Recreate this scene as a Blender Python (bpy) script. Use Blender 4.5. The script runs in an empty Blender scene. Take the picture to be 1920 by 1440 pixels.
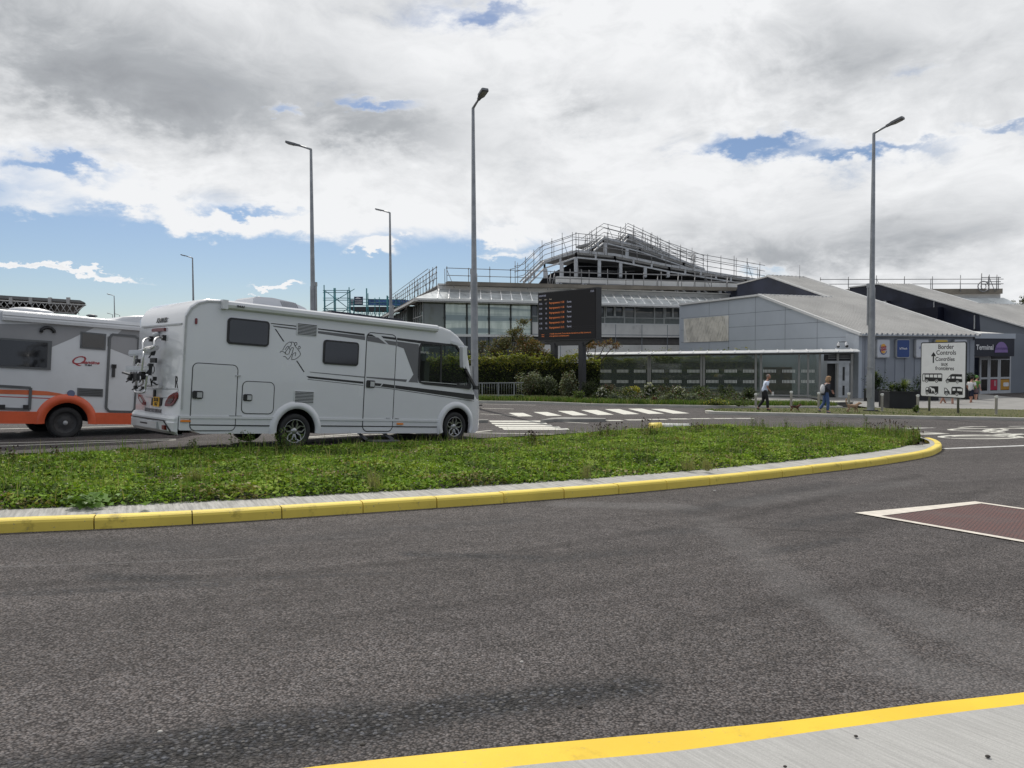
import bpy, bmesh, math, random
import numpy as np
from mathutils import Vector, Matrix
random.seed(7); rng = np.random.default_rng(7)
SC = bpy.context.scene
# ------------------------------------------------------------------ camera
F = 1450.0; CAMZ = 1.70
CM = Matrix.Rotation(math.pi/2 - math.atan(50/1450), 4, 'X') @ Matrix.Rotation(-.0045, 4, 'Z')
cam_d = bpy.data.cameras.new('camera'); cam = bpy.data.objects.new('camera', cam_d); SC.collection.objects.link(cam)
cam.matrix_world = Matrix.Translation((0, 0, CAMZ)) @ CM
cam_d.sensor_width = 36; cam_d.lens = F/1920*36; cam_d.clip_end = 3000; cam_d.clip_start = .05
SC.camera = cam
SC.render.resolution_x = 1024; SC.render.resolution_y = 768
SC.view_settings.view_transform = 'Standard'; SC.view_settings.look = 'None'; SC.view_settings.gamma = 1
SC.view_settings.exposure = 0.1
# ------------------------------------------------------------------ sun
SUN_EL, SUN_AZ = math.radians(47), math.radians(-16)
sd = Vector((math.sin(SUN_AZ)*math.cos(SUN_EL), math.cos(SUN_AZ)*math.cos(SUN_EL), math.sin(SUN_EL)))
sl = bpy.data.lights.new('sun', 'SUN'); sl.energy = 2.6; sl.angle = math.radians(0.6); sl.color = (1, .95, .87)
so = bpy.data.objects.new('sun', sl); SC.collection.objects.link(so); so.rotation_euler = sd.to_track_quat('Z', 'Y').to_euler()

def ray(px, py):
    v = CM.to_3x3() @ Vector(((px-960)/F, (720-py)/F, -1)); return v / v.y
# ------------------------------------------------------------------ node helper
class NT:
    def __init__(s, tree): s.t = tree; s.n = tree.nodes; s.l = tree.links
    def add(s, typ, ins=None, **kw):
        n = s.n.new(typ)
        for k, v in kw.items(): setattr(n, k, v)
        if ins:
            for k, v in ins.items():
                i = n.inputs[k]
                if isinstance(v, bpy.types.NodeSocket): s.l.new(v, i)
                else: i.default_value = v
        return n
    def m(s, op, a, b=None, c=None, clamp=False):
        n = s.n.new('ShaderNodeMath'); n.operation = op; n.use_clamp = clamp
        for i, v in enumerate((a, b, c)):
            if v is None: continue
            if isinstance(v, bpy.types.NodeSocket): s.l.new(v, n.inputs[i])
            else: n.inputs[i].default_value = v
        return n.outputs[0]
    def mix(s, f, a, b, mode='MIX'):
        n = s.n.new('ShaderNodeMix'); n.data_type = 'RGBA'; n.blend_type = mode
        for i, v in ((0, f), (6, a), (7, b)):
            if isinstance(v, bpy.types.NodeSocket): s.l.new(v, n.inputs[i])
            else: n.inputs[i].default_value = v if i == 0 or len(v) == 4 else (*v, 1)
        return n.outputs[2]
    def noise(s, vec, scale, detail=4, rough=.55, dist=0, lac=2.0):
        n = s.add('ShaderNodeTexNoise', {'Scale': scale, 'Detail': detail, 'Roughness': rough, 'Distortion': dist, 'Lacunarity': lac})
        if vec is not None: s.l.new(vec, n.inputs['Vector'])
        return n.outputs['Fac']
    def ramp(s, v, a, b, lo=0., hi=1., smooth=True):
        n = s.add('ShaderNodeMapRange', {'From Min': a, 'From Max': b, 'To Min': lo, 'To Max': hi})
        n.interpolation_type = 'SMOOTHSTEP' if smooth else 'LINEAR'
        s.l.new(v, n.inputs['Value']); return n.outputs[0]
# ------------------------------------------------------------------ world: blue sky with broken cloud
W = bpy.data.worlds.new('World'); SC.world = W; W.use_nodes = True
W.node_tree.nodes.clear(); T = NT(W.node_tree)
sky = T.add('ShaderNodeTexSky', sky_type='NISHITA', sun_disc=False, sun_elevation=SUN_EL, sun_rotation=SUN_AZ)
sky.air_density = 1.0; sky.dust_density = .4; sky.ozone_density = 1.5
tc = T.add('ShaderNodeTexCoord').outputs['Generated']
sx = T.add('ShaderNodeSeparateXYZ', {0: tc})
X, Y, Z = sx.outputs
az = T.m('ARCTAN2', X, Y); el = T.m('ARCSINE', Z)
def scaled(k):
    v = T.add('ShaderNodeVectorMath', {0: tc, 1: k}, operation='MULTIPLY'); return v.outputs[0]
v1 = scaled((1, 1, 2.0))
warp = T.add('ShaderNodeTexNoise', {'Vector': v1, 'Scale': 3.0, 'Detail': 3})
wv = T.add('ShaderNodeVectorMath', {0: warp.outputs['Color'], 1: (.5, .5, .5)}, operation='SUBTRACT').outputs[0]
wv = T.add('ShaderNodeVectorMath', {0: wv, 'Scale': .35}, operation='SCALE').outputs[0]
v2 = T.add('ShaderNodeVectorMath', {0: v1, 1: wv}, operation='ADD').outputs[0]
nA = T.noise(v2, 3.2, 10, .58); nB = T.noise(v2, 9.0, 8, .62); nC = T.noise(v1, 30, 5, .6)
nD = T.noise(v2, 2.0, 5, .5)
jx = T.m('MULTIPLY', T.m('SUBTRACT', nB, .5), .12); jy = T.m('MULTIPLY', T.m('SUBTRACT', nA, .5), .07)
jx2 = T.m('ADD', jx, T.m('MULTIPLY', T.m('SUBTRACT', nC, .5), .09)); jy2 = T.m('ADD', jy, T.m('MULTIPLY', T.m('SUBTRACT', nC, .5), .05))
azj = T.m('ADD', az, jx2); elj = T.m('ADD', el, jy2)
def blob(px, py, rx, ry, amp, soft=False, tilt=0.0):
    d = ray(px, py).normalized(); a0 = math.atan2(d.x, d.y); e0 = math.asin(d.z)
    u = T.m('SUBTRACT', azj, a0); w = T.m('SUBTRACT', elj, e0)
    if tilt: w = T.m('ADD', w, T.m('MULTIPLY', u, tilt))
    u = T.m('MULTIPLY', u, 1450/rx); w = T.m('MULTIPLY', w, 1450/ry)
    r2 = T.m('ADD', T.m('MULTIPLY', u, u), T.m('MULTIPLY', w, w))
    return T.m('MULTIPLY', T.m('POWER', 2.718, T.m('MULTIPLY', r2, -1.0)), amp)
def total(lst):
    r = lst[0]
    for x in lst[1:]: r = T.m('ADD', r, x)
    return r
# blue openings (positive = open sky)
openings = total([blob(100, 520, 470, 105, 1.25, tilt=.06), blob(640, 540, 330, 85, 1.1), blob(930, 500, 130, 60, .9), blob(-400, 470, 420, 120, 1.0), blob(1430, 280, 100, 17, .85), blob(1610, 288, 120, 11, .60),
    blob(715, 190, 70, 11, .62), blob(530, 216, 36, 8, .5), blob(120, 322, 70, 11, .6), blob(480, 405, 80, 9, .65), blob(1890, 222, 60, 10, .55),
    blob(1425, 508, 45, 14, .6), blob(860, 45, 150, 35, .28), blob(1750, 300, 200, 40, .2), blob(930, 30, 90, 14, .45), blob(1720, 130, 60, 12, .3), blob(250, 400, 120, 12, .35)])
puffs = total([blob(90, 494, 190, 10, 2.4, tilt=.07), blob(508, 532, 60, 5.5, 2.0), blob(705, 472, 32, 10, 1.9), blob(950, 450, 55, 20, .9), blob(940, 485, 70, 10, .9),
    blob(60, 600, 300, 10, .25), blob(330, 405, 130, 22, .7, tilt=.15), blob(60, 385, 60, 16, .5), blob(540, 425, 160, 18, .6)])
op = T.m('SUBTRACT', openings, puffs)
op = T.m('ADD', op, T.m('MULTIPLY', T.m('SUBTRACT', nB, .5), 1.0)); op = T.m('ADD', op, T.m('MULTIPLY', T.m('SUBTRACT', nC, .5), .35))
blue = T.m('MULTIPLY', T.ramp(op, .12, .80), .96)
# grey cloud bases
dark = total([blob(190, 100, 300, 110, .78), blob(330, 210, 240, 65, .62), blob(740, 240, 130, 45, .72), blob(880, 15, 200, 30, .2), blob(1140, 185, 90, 45, .45),
    blob(1540, 90, 150, 70, .45), blob(1480, 190, 200, 60, .3), blob(1500, 470, 260, 40, .42), blob(1760, 430, 260, 55, .5), blob(1300, 440, 90, 30, .35), blob(1850, 60, 260, 120, .3), blob(600, 130, 200, 60, .25)])
dk = T.m('ADD', dark, T.m('MULTIPLY', T.m('SUBTRACT', nA, .5), 1.1)); dk = T.m('ADD', dk, T.m('MULTIPLY', T.m('SUBTRACT', nD, .5), .5))
dk = T.m('ADD', dk, T.m('MULTIPLY', T.m('SUBTRACT', nB, .5), 1.25))
edge = T.m('MULTIPLY', T.ramp(op, -.55, .1), T.ramp(openings, .05, .5)); dk = T.m('SUBTRACT', dk, T.m('MULTIPLY', edge, .35))
dk = T.m('ADD', dk, T.m('MULTIPLY', T.m('SUBTRACT', nC, .5), .45))
dk = T.ramp(dk, -.08, 1.45, smooth=False)
cr = T.add('ShaderNodeValToRGB', {0: dk}); e = cr.color_ramp.elements
e[0].position = 0; e[0].color = (.88, .89, .905, 1); e[1].position = 1; e[1].color = (.30, .315, .34, 1)
x = e.new(.32); x.color = (.68, .695, .715, 1); x = e.new(.62); x.color = (.43, .45, .475, 1)
# cloud brightness falls away from the sun
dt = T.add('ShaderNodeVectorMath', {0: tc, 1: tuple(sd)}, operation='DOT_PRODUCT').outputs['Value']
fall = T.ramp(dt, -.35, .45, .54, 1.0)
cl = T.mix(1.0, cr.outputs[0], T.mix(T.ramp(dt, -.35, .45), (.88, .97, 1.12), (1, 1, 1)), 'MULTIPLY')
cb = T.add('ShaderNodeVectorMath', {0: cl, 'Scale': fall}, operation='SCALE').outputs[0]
bg1 = T.add('ShaderNodeBackground', {'Color': T.mix(1.0, sky.outputs[0], (.86, .94, 1.08), 'MULTIPLY'), 'Strength': .068})
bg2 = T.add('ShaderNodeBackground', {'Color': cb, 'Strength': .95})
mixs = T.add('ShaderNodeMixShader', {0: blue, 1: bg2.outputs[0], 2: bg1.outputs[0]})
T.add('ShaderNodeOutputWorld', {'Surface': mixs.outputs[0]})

# ------------------------------------------------------------------ ground function and picking
def g(x, y): return -.025*min(max(x, -20), 22) - .015*min(max(y, -10), 38)
def G(px, py, h=0.0):
    d = ray(px, py); lo, hi = .5, 500.
    for _ in range(50):
        m = (lo+hi)/2
        if CAMZ + d.z*m - g(d.x*m, m) - h > 0: lo = m
        else: hi = m
    return Vector((d.x*m, m, CAMZ + d.z*m))
def at(px, py, Yd): d = ray(px, py); return Vector((d.x*Yd, Yd, CAMZ+d.z*Yd))

# ------------------------------------------------------------------ materials
MATS = {}
def pm(name, col, rough=.6, metal=0., var=.12, vs=3., bump=0., bs=40., stain=0., coat=0., spec=.5, emit=None, es=0.):
    if name in MATS: return MATS[name]
    m = bpy.data.materials.new(name); m.use_nodes = True; t = NT(m.node_tree); t.n.clear()
    p = t.add('ShaderNodeBsdfPrincipled', {'Roughness': rough, 'Metallic': metal, 'Specular IOR Level': spec, 'Coat Weight': coat})
    oc = t.add('ShaderNodeTexCoord').outputs['Object']
    n1 = t.noise(oc, vs, 5, .6)
    lo = tuple(c*(1-var) for c in col); hi = tuple(min(1, c*(1+var)) for c in col)
    c = t.mix(t.ramp(n1, .3, .7), lo, hi)
    if stain:
        n2 = t.noise(oc, vs*2.7, 6, .7); c = t.mix(t.ramp(n2, .55, .8, 0, stain), c, tuple(x*.45 for x in col))
    t.l.new(c, p.inputs['Base Color'])
    r = t.m('ADD', t.m('MULTIPLY', t.m('SUBTRACT', n1, .5), .2), rough, clamp=True); t.l.new(r, p.inputs['Roughness'])
    if bump:
        b = t.add('ShaderNodeBump', {'Strength': bump, 'Distance': .01, 'Height': t.noise(oc, bs, 4, .6)}); t.l.new(b.outputs[0], p.inputs['Normal'])
    if emit: p.inputs['Emission Color'].default_value = (*emit, 1); p.inputs['Emission Strength'].default_value = es
    t.add('ShaderNodeOutputMaterial', {'Surface': p.outputs[0]})
    MATS[name] = m; return m
def glass(name, tint=(.6, .7, .68), trans=.6, rough=.03, dif=(.05, .06, .06), wave=0.):
    m = bpy.data.materials.new(name); m.use_nodes = True; t = NT(m.node_tree); t.n.clear()
    gl = t.add('ShaderNodeBsdfPrincipled', {'Base Color': (*dif, 1), 'Roughness': rough, 'Specular IOR Level': .8, 'IOR': 1.6})
    oc = t.add('ShaderNodeTexCoord').outputs['Object']
    if wave:
        b = t.add('ShaderNodeBump', {'Strength': wave, 'Distance': .05, 'Height': t.noise(oc, .8, 2)}); t.l.new(b.outputs[0], gl.inputs['Normal'])
    tr = t.add('ShaderNodeBsdfTransparent', {'Color': (*tint, 1)})
    mx = t.add('ShaderNodeMixShader', {0: trans, 1: gl.outputs[0], 2: tr.outputs[0]})
    t.add('ShaderNodeOutputMaterial', {'Surface': mx.outputs[0]}); MATS[name] = m; return m
# ------------------------------------------------------------------ mesh builder
class MB:
    def __init__(s): s.v = []; s.f = []; s.mi = []; s.sm = []
    def add(s, vs, fs, mi=0, sm=False):
        o = len(s.v); s.v += [tuple(v) for v in vs]
        for f in fs: s.f.append(tuple(i+o for i in f)); s.mi.append(mi); s.sm.append(sm)
        return s
    def box(s, lo, hi, mi=0, M=None):
        x0, y0, z0 = lo; x1, y1, z1 = hi
        v = [Vector(p) for p in ((x0,y0,z0),(x1,y0,z0),(x1,y1,z0),(x0,y1,z0),(x0,y0,z1),(x1,y0,z1),(x1,y1,z1),(x0,y1,z1))]
        if M is not None: v = [M @ p for p in v]
        return s.add(v, [(0,3,2,1),(4,5,6,7),(0,1,5,4),(1,2,6,5),(2,3,7,6),(3,0,4,7)], mi)
    def beam(s, a, b, w, h, mi=0, up=(0, 0, 1)):
        a = Vector(a); b = Vector(b); d = (b-a).normalized(); u = Vector(up)
        if abs(d.dot(u)) > .98: u = Vector((1, 0, 0))
        r = d.cross(u).normalized(); u = r.cross(d)
        v = [p + r*w*i*.5 + u*h*j*.5 for p in (a, b) for i, j in ((-1,-1),(1,-1),(1,1),(-1,1))]
        return s.add(v, [(0,3,2,1),(4,5,6,7),(0,1,5,4),(1,2,6,5),(2,3,7,6),(3,0,4,7)], mi)
    def tube(s, pts, r, n=8, mi=0, cap=True, sm=True):
        pts = [Vector(p) for p in pts]; rs = r if isinstance(r, (list, tuple)) else [r]*len(pts); vs = []; fs = []
        prev = None
        for i, p in enumerate(pts):
            d = (pts[min(i+1, len(pts)-1)] - pts[max(i-1, 0)]).normalized()
            if prev is None:
                u = Vector((0, 0, 1)) if abs(d.z) < .9 else Vector((1, 0, 0)); a = d.cross(u).normalized()
            else: a = (prev - d*prev.dot(d)).normalized()
            prev = a; b = d.cross(a)
            for k in range(n):
                t = 2*math.pi*k/n; vs.append(p + (a*math.cos(t) + b*math.sin(t))*rs[i])
        for i in range(len(pts)-1):
            for k in range(n): k2 = (k+1) % n; fs.append((i*n+k, i*n+k2, (i+1)*n+k2, (i+1)*n+k))
        s.add(vs, fs, mi, sm)
        if cap: o = len(s.v)-len(vs); L = (len(pts)-1)*n; s.f += [tuple(o+k for k in reversed(range(n))), tuple(o+L+k for k in range(n))]; s.mi += [mi]*2; s.sm += [False]*2
        return s
    def prism(s, poly, a, b, mi=0):
        """poly: list of Vector (3D); extruded from poly+a to poly+b"""
        n = len(poly); a = Vector(a); b = Vector(b)
        v = [Vector(p)+a for p in poly] + [Vector(p)+b for p in poly]
        return s.add(v, [tuple(reversed(range(n))), tuple(range(n, 2*n))] + [(i, (i+1) % n, n+(i+1) % n, n+i) for i in range(n)], mi)
    def lathe(s, prof, n=24, M=None, mi=0, sm=True):
        """prof (r, z) pairs round Z"""
        vs = []; fs = []
        for r, z in prof:
            for k in range(n): t = 2*math.pi*k/n; vs.append(Vector((r*math.cos(t), r*math.sin(t), z)))
        if M is not None: vs = [M @ v for v in vs]
        for i in range(len(prof)-1):
            for k in range(n): k2 = (k+1) % n; fs.append((i*n+k, i*n+k2, (i+1)*n+k2, (i+1)*n+k))
        return s.add(vs, fs, mi, sm)
    def sphere(s, c, r, n=10, mi=0):
        c = Vector(c); r = r if isinstance(r, (tuple, list)) else (r, r, r)
        M = Matrix.Translation(c) @ Matrix.Diagonal((*r, 1))
        return s.lathe([(max(math.sin(math.pi*i/n), .001), -math.cos(math.pi*i/n)) for i in range(n+1)], n*2, M, mi)
    def build(s, name, mats, parent=None, world=False):
        me = bpy.data.meshes.new(name); me.from_pydata(s.v, [], s.f)
        for m in (mats if isinstance(mats, (list, tuple)) else [mats]): me.materials.append(m)
        me.polygons.foreach_set('material_index', s.mi); me.polygons.foreach_set('use_smooth', s.sm)
        bm = bmesh.new(); bm.from_mesh(me); bmesh.ops.recalc_face_normals(bm, faces=bm.faces); bm.to_mesh(me); bm.free()
        me.update(); return link(name, me, parent, world)
def wm(o):
    M = o.matrix_parent_inverse @ o.matrix_basis if o.parent else o.matrix_basis.copy()
    return wm(o.parent) @ M if o.parent else M
def link(name, data, parent=None, world=False):
    o = bpy.data.objects.new(name, data); SC.collection.objects.link(o)
    if parent is not None:
        o.parent = parent
        if world: o.matrix_parent_inverse = wm(parent).inverted()
    return o
def tag(o, label=None, cat=None, group=None, kind=None):
    if label: o['label'] = label
    if cat: o['category'] = cat
    if group: o['group'] = group
    if kind: o['kind'] = kind
    return o
def thing(name, label, cat, loc=(0, 0, 0), M=None, group=None):
    o = bpy.data.objects.new(name, None); SC.collection.objects.link(o); o.empty_display_size = .3
    if M is not None: o.matrix_basis = M
    else: o.location = loc
    return tag(o, label, cat, group)
def copy_tree(o, parent=None):
    c = o.copy(); SC.collection.objects.link(c); c.parent = parent
    for ch in o.children: copy_tree(ch, c)
    return c
def struct(name, mb, mats): return tag(mb.build(name, mats), kind='structure')
FONT = None
def text_mesh(txt, size, mat, parent, M, name='lettering', depth=.003, align='CENTER', sx=1., shear=0., bold=0., space=1.):
    cu = bpy.data.curves.new('t', 'FONT'); cu.body = txt; cu.size = size; cu.extrude = depth; cu.align_x = align; cu.align_y = 'CENTER'
    cu.shear = shear; cu.offset = bold; cu.resolution_u = 3; cu.space_character = space
    o = bpy.data.objects.new('t', cu); SC.collection.objects.link(o); bpy.context.view_layer.update()
    me = bpy.data.meshes.new_from_object(o.evaluated_get(bpy.context.evaluated_depsgraph_get()))
    bpy.data.objects.remove(o); me.transform(Matrix.Diagonal((sx, 1, 1, 1))); me.materials.clear(); me.materials.append(mat)
    r = link(name, me, parent); r.matrix_basis = M; return r
def frameM(o, x, z):
    """matrix with local X along x, local Z (text normal) along z"""
    x = Vector(x).normalized(); z = Vector(z).normalized(); y = z.cross(x).normalized(); x = y.cross(z)
    return Matrix(((x.x, y.x, z.x, o[0]), (x.y, y.y, z.y, o[1]), (x.z, y.z, z.z, o[2]), (0, 0, 0, 1)))
def catmull(P, n=8):
    P = [Vector(p) for p in P]; out = []
    for i in range(len(P)-1):
        p0 = P[max(i-1, 0)]; p1 = P[i]; p2 = P[i+1]; p3 = P[min(i+2, len(P)-1)]
        for k in range(n):
            t = k/n; out.append(.5*((2*p1) + (-p0+p2)*t + (2*p0-5*p1+4*p2-p3)*t*t + (-p0+3*p1-3*p2+p3)*t**3))
    out.append(P[-1]); return out
def boolean_cut(body, cutter, parent=None):
    m = body.modifiers.new('b', 'BOOLEAN'); m.operation = 'DIFFERENCE'; m.solver = 'EXACT'; m.object = cutter
    bpy.context.view_layer.update()
    me = bpy.data.meshes.new_from_object(body.evaluated_get(bpy.context.evaluated_depsgraph_get()))
    body.modifiers.clear(); me.name = body.name; body.data = me; bpy.data.objects.remove(cutter)
def leaf_mesh(name, pts, size, mats, wts, parent=None, up=.4, asp=.6, svar=.5, nrm=None, world=True):
    N = len(pts); pts = np.asarray(pts, float)
    nr = rng.normal(size=(N, 3)); nr /= np.linalg.norm(nr, axis=1)[:, None]
    nr[:, 2] = np.abs(nr[:, 2])*1. + up
    if nrm is not None: nr += nrm
    nr /= np.linalg.norm(nr, axis=1)[:, None]
    a = np.cross(nr, rng.normal(size=(N, 3))); a /= np.linalg.norm(a, axis=1)[:, None]; b = np.cross(nr, a)
    s = np.asarray(size)*(1 + svar*(rng.random(N)-.5)*2); s = s[:, None]
    v = np.stack([pts + a*s, pts + b*s*asp + nr*s*.15, pts - a*s*.8, pts - b*s*asp + nr*s*.15], 1).reshape(-1, 3)
    me = bpy.data.meshes.new(name); me.vertices.add(4*N); me.vertices.foreach_set('co', v.ravel())
    me.loops.add(4*N); me.loops.foreach_set('vertex_index', np.arange(4*N))
    me.polygons.add(N); me.polygons.foreach_set('loop_start', np.arange(N)*4); me.polygons.foreach_set('loop_total', np.full(N, 4))
    for m in mats: me.materials.append(m)
    if isinstance(wts, np.ndarray) and len(wts) == N: mi = wts
    else: mi = rng.choice(len(mats), N, p=np.array(wts)/sum(wts))
    me.polygons.foreach_set('material_index', mi.astype(np.int32)); me.update(calc_edges=True)
    return link(name, me, parent, world)
def leafmat(name, col, var=.35, tr=.25, rough=.5):
    if name in MATS: return MATS[name]
    m = bpy.data.materials.new(name); m.use_nodes = True; t = NT(m.node_tree); t.n.clear()
    oc = t.add('ShaderNodeTexCoord').outputs['Object']
    n = t.noise(oc, 1.7, 4, .6); n2 = t.noise(oc, 25, 2, .6); q = t.m('ADD', t.m('MULTIPLY', n, .55), t.m('MULTIPLY', n2, .45))
    c = t.mix(t.ramp(q, .35, .65), tuple(x*(1-var) for x in col), tuple(x*(1+var) for x in col))
    p = t.add('ShaderNodeBsdfPrincipled', {'Base Color': c, 'Roughness': rough, 'Specular IOR Level': .12})
    tl = t.add('ShaderNodeBsdfTranslucent', {'Color': t.mix(1., c, (1.1, 1.15, .5), 'MULTIPLY')})
    mx = t.add('ShaderNodeMixShader', {0: tr, 1: p.outputs[0], 2: tl.outputs[0]})
    t.add('ShaderNodeOutputMaterial', {'Surface': mx.outputs[0]}); MATS[name] = m; return m
def skin(name, V, E, R, mat, parent, subs=2, roots=(0,)):
    me = bpy.data.meshes.new(name); me.from_pydata([tuple(v) for v in V], E, []); o = bpy.data.objects.new(name, me); SC.collection.objects.link(o)
    md = o.modifiers.new('s', 'SKIN'); md.use_smooth_shade = True; md.branch_smoothing = .6
    if subs: sb = o.modifiers.new('u', 'SUBSURF'); sb.levels = subs; sb.render_levels = subs
    for i, r in enumerate(R): d = me.skin_vertices[0].data[i]; d.radius = r if isinstance(r, tuple) else (r, r); d.use_root = i in roots
    bpy.context.view_layer.update()
    m2 = bpy.data.meshes.new_from_object(o.evaluated_get(bpy.context.evaluated_depsgraph_get())); bpy.data.objects.remove(o)
    m2.materials.clear(); m2.materials.append(mat)
    for p in m2.polygons: p.use_smooth = True; p.material_index = 0
    return link(name, m2, parent)
# ================================================================== GROUND
def asphalt():
    m = bpy.data.materials.new('asphalt'); m.use_nodes = True; t = NT(m.node_tree); t.n.clear()
    oc = t.add('ShaderNodeTexCoord').outputs['Object']
    s = t.add('ShaderNodeSeparateXYZ', {0: oc}); X, Y = s.outputs[0], s.outputs[1]
    wig = t.m('MULTIPLY', t.m('SUBTRACT', t.noise(oc, 1.3, 6, .7), .5), 1.1)
    def seg(a, b, w, amp):
        A = G(*a); B = G(*b); dx, dy = B.x-A.x, B.y-A.y; L2 = dx*dx+dy*dy
        px = t.m('SUBTRACT', X, A.x); py = t.m('SUBTRACT', Y, A.y)
        h = t.m('DIVIDE', t.m('ADD', t.m('MULTIPLY', px, dx), t.m('MULTIPLY', py, dy)), L2, clamp=True)
        ex = t.m('SUBTRACT', px, t.m('MULTIPLY', h, dx)); ey = t.m('SUBTRACT', py, t.m('MULTIPLY', h, dy))
        d = t.m('SQRT', t.m('ADD', t.m('MULTIPLY', ex, ex), t.m('MULTIPLY', ey, ey)))
        d = t.m('ADD', t.m('DIVIDE', d, w), wig)
        return t.m('MULTIPLY', t.ramp(d, 1.15, .25), amp)
    def mx(l):
        r = l[0]
        for q in l[1:]: r = t.m('MAXIMUM', r, q)
        return r
    rough = mx([seg((250, 1420), (700, 1350), .30, 1.), seg((700, 1350), (1200, 1285), .20, 1.), seg((-50, 1440), (300, 1420), .12, .6),
                seg((0, 1115), (420, 1095), .10, .55), seg((180, 1080), (330, 1085), .14, .75), seg((330, 1090), (720, 1075), .07, .5), seg((-50, 1012), (420, 1030), .3, .4),
                seg((770, 1038), (1000, 1045), .13, .75), seg((1000, 1050), (1200, 1035), .15, .45), seg((420, 1020), (700, 1000), .22, .4),
                seg((1230, 1000), (1300, 995), .2, .5), seg((1290, 960), (1560, 905), .25, .5), seg((1480, 985), (1600, 965), .18, .55), seg((700, 995), (980, 975), .2, .4), seg((1440, 1035), (1600, 1010), .12, .5)])
    pale = mx([seg((1540, 1130), (1760, 1285), .20, .34), seg((1330, 975), (1540, 1130), .30, .20), seg((1700, 1250), (1950, 1310), .40, .30), seg((1850, 1180), (2000, 1280), .4, .25), seg((1060, 945), (1280, 950), .3, .35), seg((-100, 1066), (480, 1046), .035, .3), seg((1680, 1130), (1950, 1250), .35, .28), seg((1380, 945), (1700, 905), .3, .22)])
    tyre = mx([seg(a_, b_, w_, am) for a_, b_, w_, am in (((-50, 1100), (520, 1076), .11, .5), ((520, 1076), (1000, 1030), .11, .5), ((1000, 1030), (1400, 968), .13, .5), ((1400, 968), (1720, 890), .16, .5), ((500, 1180), (1000, 1120), .16, .28), ((1000, 1120), (1480, 1030), .16, .28), ((1480, 1030), (1860, 915), .2, .35),
                ((1100, 1230), (1500, 1120), .12, .25), ((1500, 1120), (1930, 1000), .14, .25), ((1260, 985), (1640, 1000), .05, .55), ((1180, 925), (1560, 975), .05, .4))])
    stripe = t.add('ShaderNodeMapping', {'Vector': oc, 'Rotation': (0, 0, math.radians(-24))}).outputs[0]; stripe = t.add('ShaderNodeMapping', {'Vector': stripe, 'Scale': (.12, 1.1, 1)}).outputs[0]
    tr1 = t.noise(stripe, 1.2, 6, .65, .4)
    big = t.noise(oc, .35, 5, .6)
    vor = t.add('ShaderNodeTexVoronoi', {'Vector': oc, 'Scale': 72.}); vd, vc = vor.outputs['Distance'], vor.outputs['Color']
    vor2 = t.add('ShaderNodeTexVoronoi', {'Vector': oc, 'Scale': 50.}); 
    cr = t.add('ShaderNodeSeparateColor', {0: vc}); c2 = t.add('ShaderNodeSeparateColor', {0: vor2.outputs['Color']})
    cell = t.m('ADD', t.m('MULTIPLY', cr.outputs[0], 1.0), .62)
    base = t.mix(cr.outputs[1], (.100, .086, .080), (.104, .098, .099))
    base = t.mix(t.ramp(big, .3, .7, 0, .5), base, (.088, .080, .080))
    bs = t.add('ShaderNodeVectorMath', {0: base, 'Scale': cell}, operation='SCALE').outputs[0]
    gap = t.ramp(vd, .35, .8, 1., .28)
    bs = t.add('ShaderNodeVectorMath', {0: bs, 'Scale': gap}, operation='SCALE').outputs[0]
    trk = t.ramp(tr1, .35, .65, 1.1, .82); bs = t.add('ShaderNodeVectorMath', {0: bs, 'Scale': trk}, operation='SCALE').outputs[0]
    bs = t.add('ShaderNodeVectorMath', {0: bs, 'Scale': t.m('SUBTRACT', 1., t.m('MULTIPLY', tyre, .55))}, operation='SCALE').outputs[0]
    mott = t.m('MULTIPLY', t.ramp(t.noise(oc, 38, 4, .7), .3, .7, .72, 1.3), t.ramp(t.noise(oc, 5, 6, .7), .3, .7, .86, 1.16)); bs = t.add('ShaderNodeVectorMath', {0: bs, 'Scale': mott}, operation='SCALE').outputs[0]
    # ravelled patches: bigger, darker loose stones with a few pale ones
    st = t.m('ADD', t.m('MULTIPLY', t.m('POWER', c2.outputs[0], 3.), .085), .020)
    stc = t.mix(c2.outputs[1], (.9, .95, 1.1), (1.05, 1., .95)); st3 = t.add('ShaderNodeVectorMath', {0: stc, 'Scale': t.m('MULTIPLY', st, t.ramp(vor2.outputs['Distance'], .4, .85, 1.3, .3))}, operation='SCALE').outputs[0]
    c = t.mix(t.m('MULTIPLY', rough, t.ramp(t.noise(oc, 9, 4, .7), .3, .6, .55, 1.)), bs, st3)
    c = t.mix(t.m('MULTIPLY', pale, t.ramp(t.noise(oc, 14, 5, .7), .3, .7, .4, 1.)), c, (.20, .195, .195))
    p = t.add('ShaderNodeBsdfPrincipled', {'Base Color': c, 'Roughness': .85, 'Specular IOR Level': .2})
    hh = t.m('ADD', t.m('MULTIPLY', t.ramp(vd, .2, .9, 1, 0), 1.), t.m('MULTIPLY', t.m('MULTIPLY', t.ramp(vor2.outputs['Distance'], .2, .9, 1, 0), rough), 1.6))
    b = t.add('ShaderNodeBump', {'Strength': .85, 'Distance': .006, 'Height': hh}); t.l.new(b.outputs[0], p.inputs['Normal'])
    t.add('ShaderNodeOutputMaterial', {'Surface': p.outputs[0]}); return m
ASPH = asphalt()
# one ground sheet to the horizon
mb = MB(); xs = [-900, -200, -60, -20, -8, 0, 8, 22, 60, 200, 900]; ys = [-60, -10, 0, 10, 20, 30, 38, 80, 200, 900]
mb.add([(x, y, g(x, y)) for y in ys for x in xs], [(j*len(xs)+i, j*len(xs)+i+1, (j+1)*len(xs)+i+1, (j+1)*len(xs)+i) for j in range(len(ys)-1) for i in range(len(xs)-1)])
struct('road', mb, ASPH)

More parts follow.
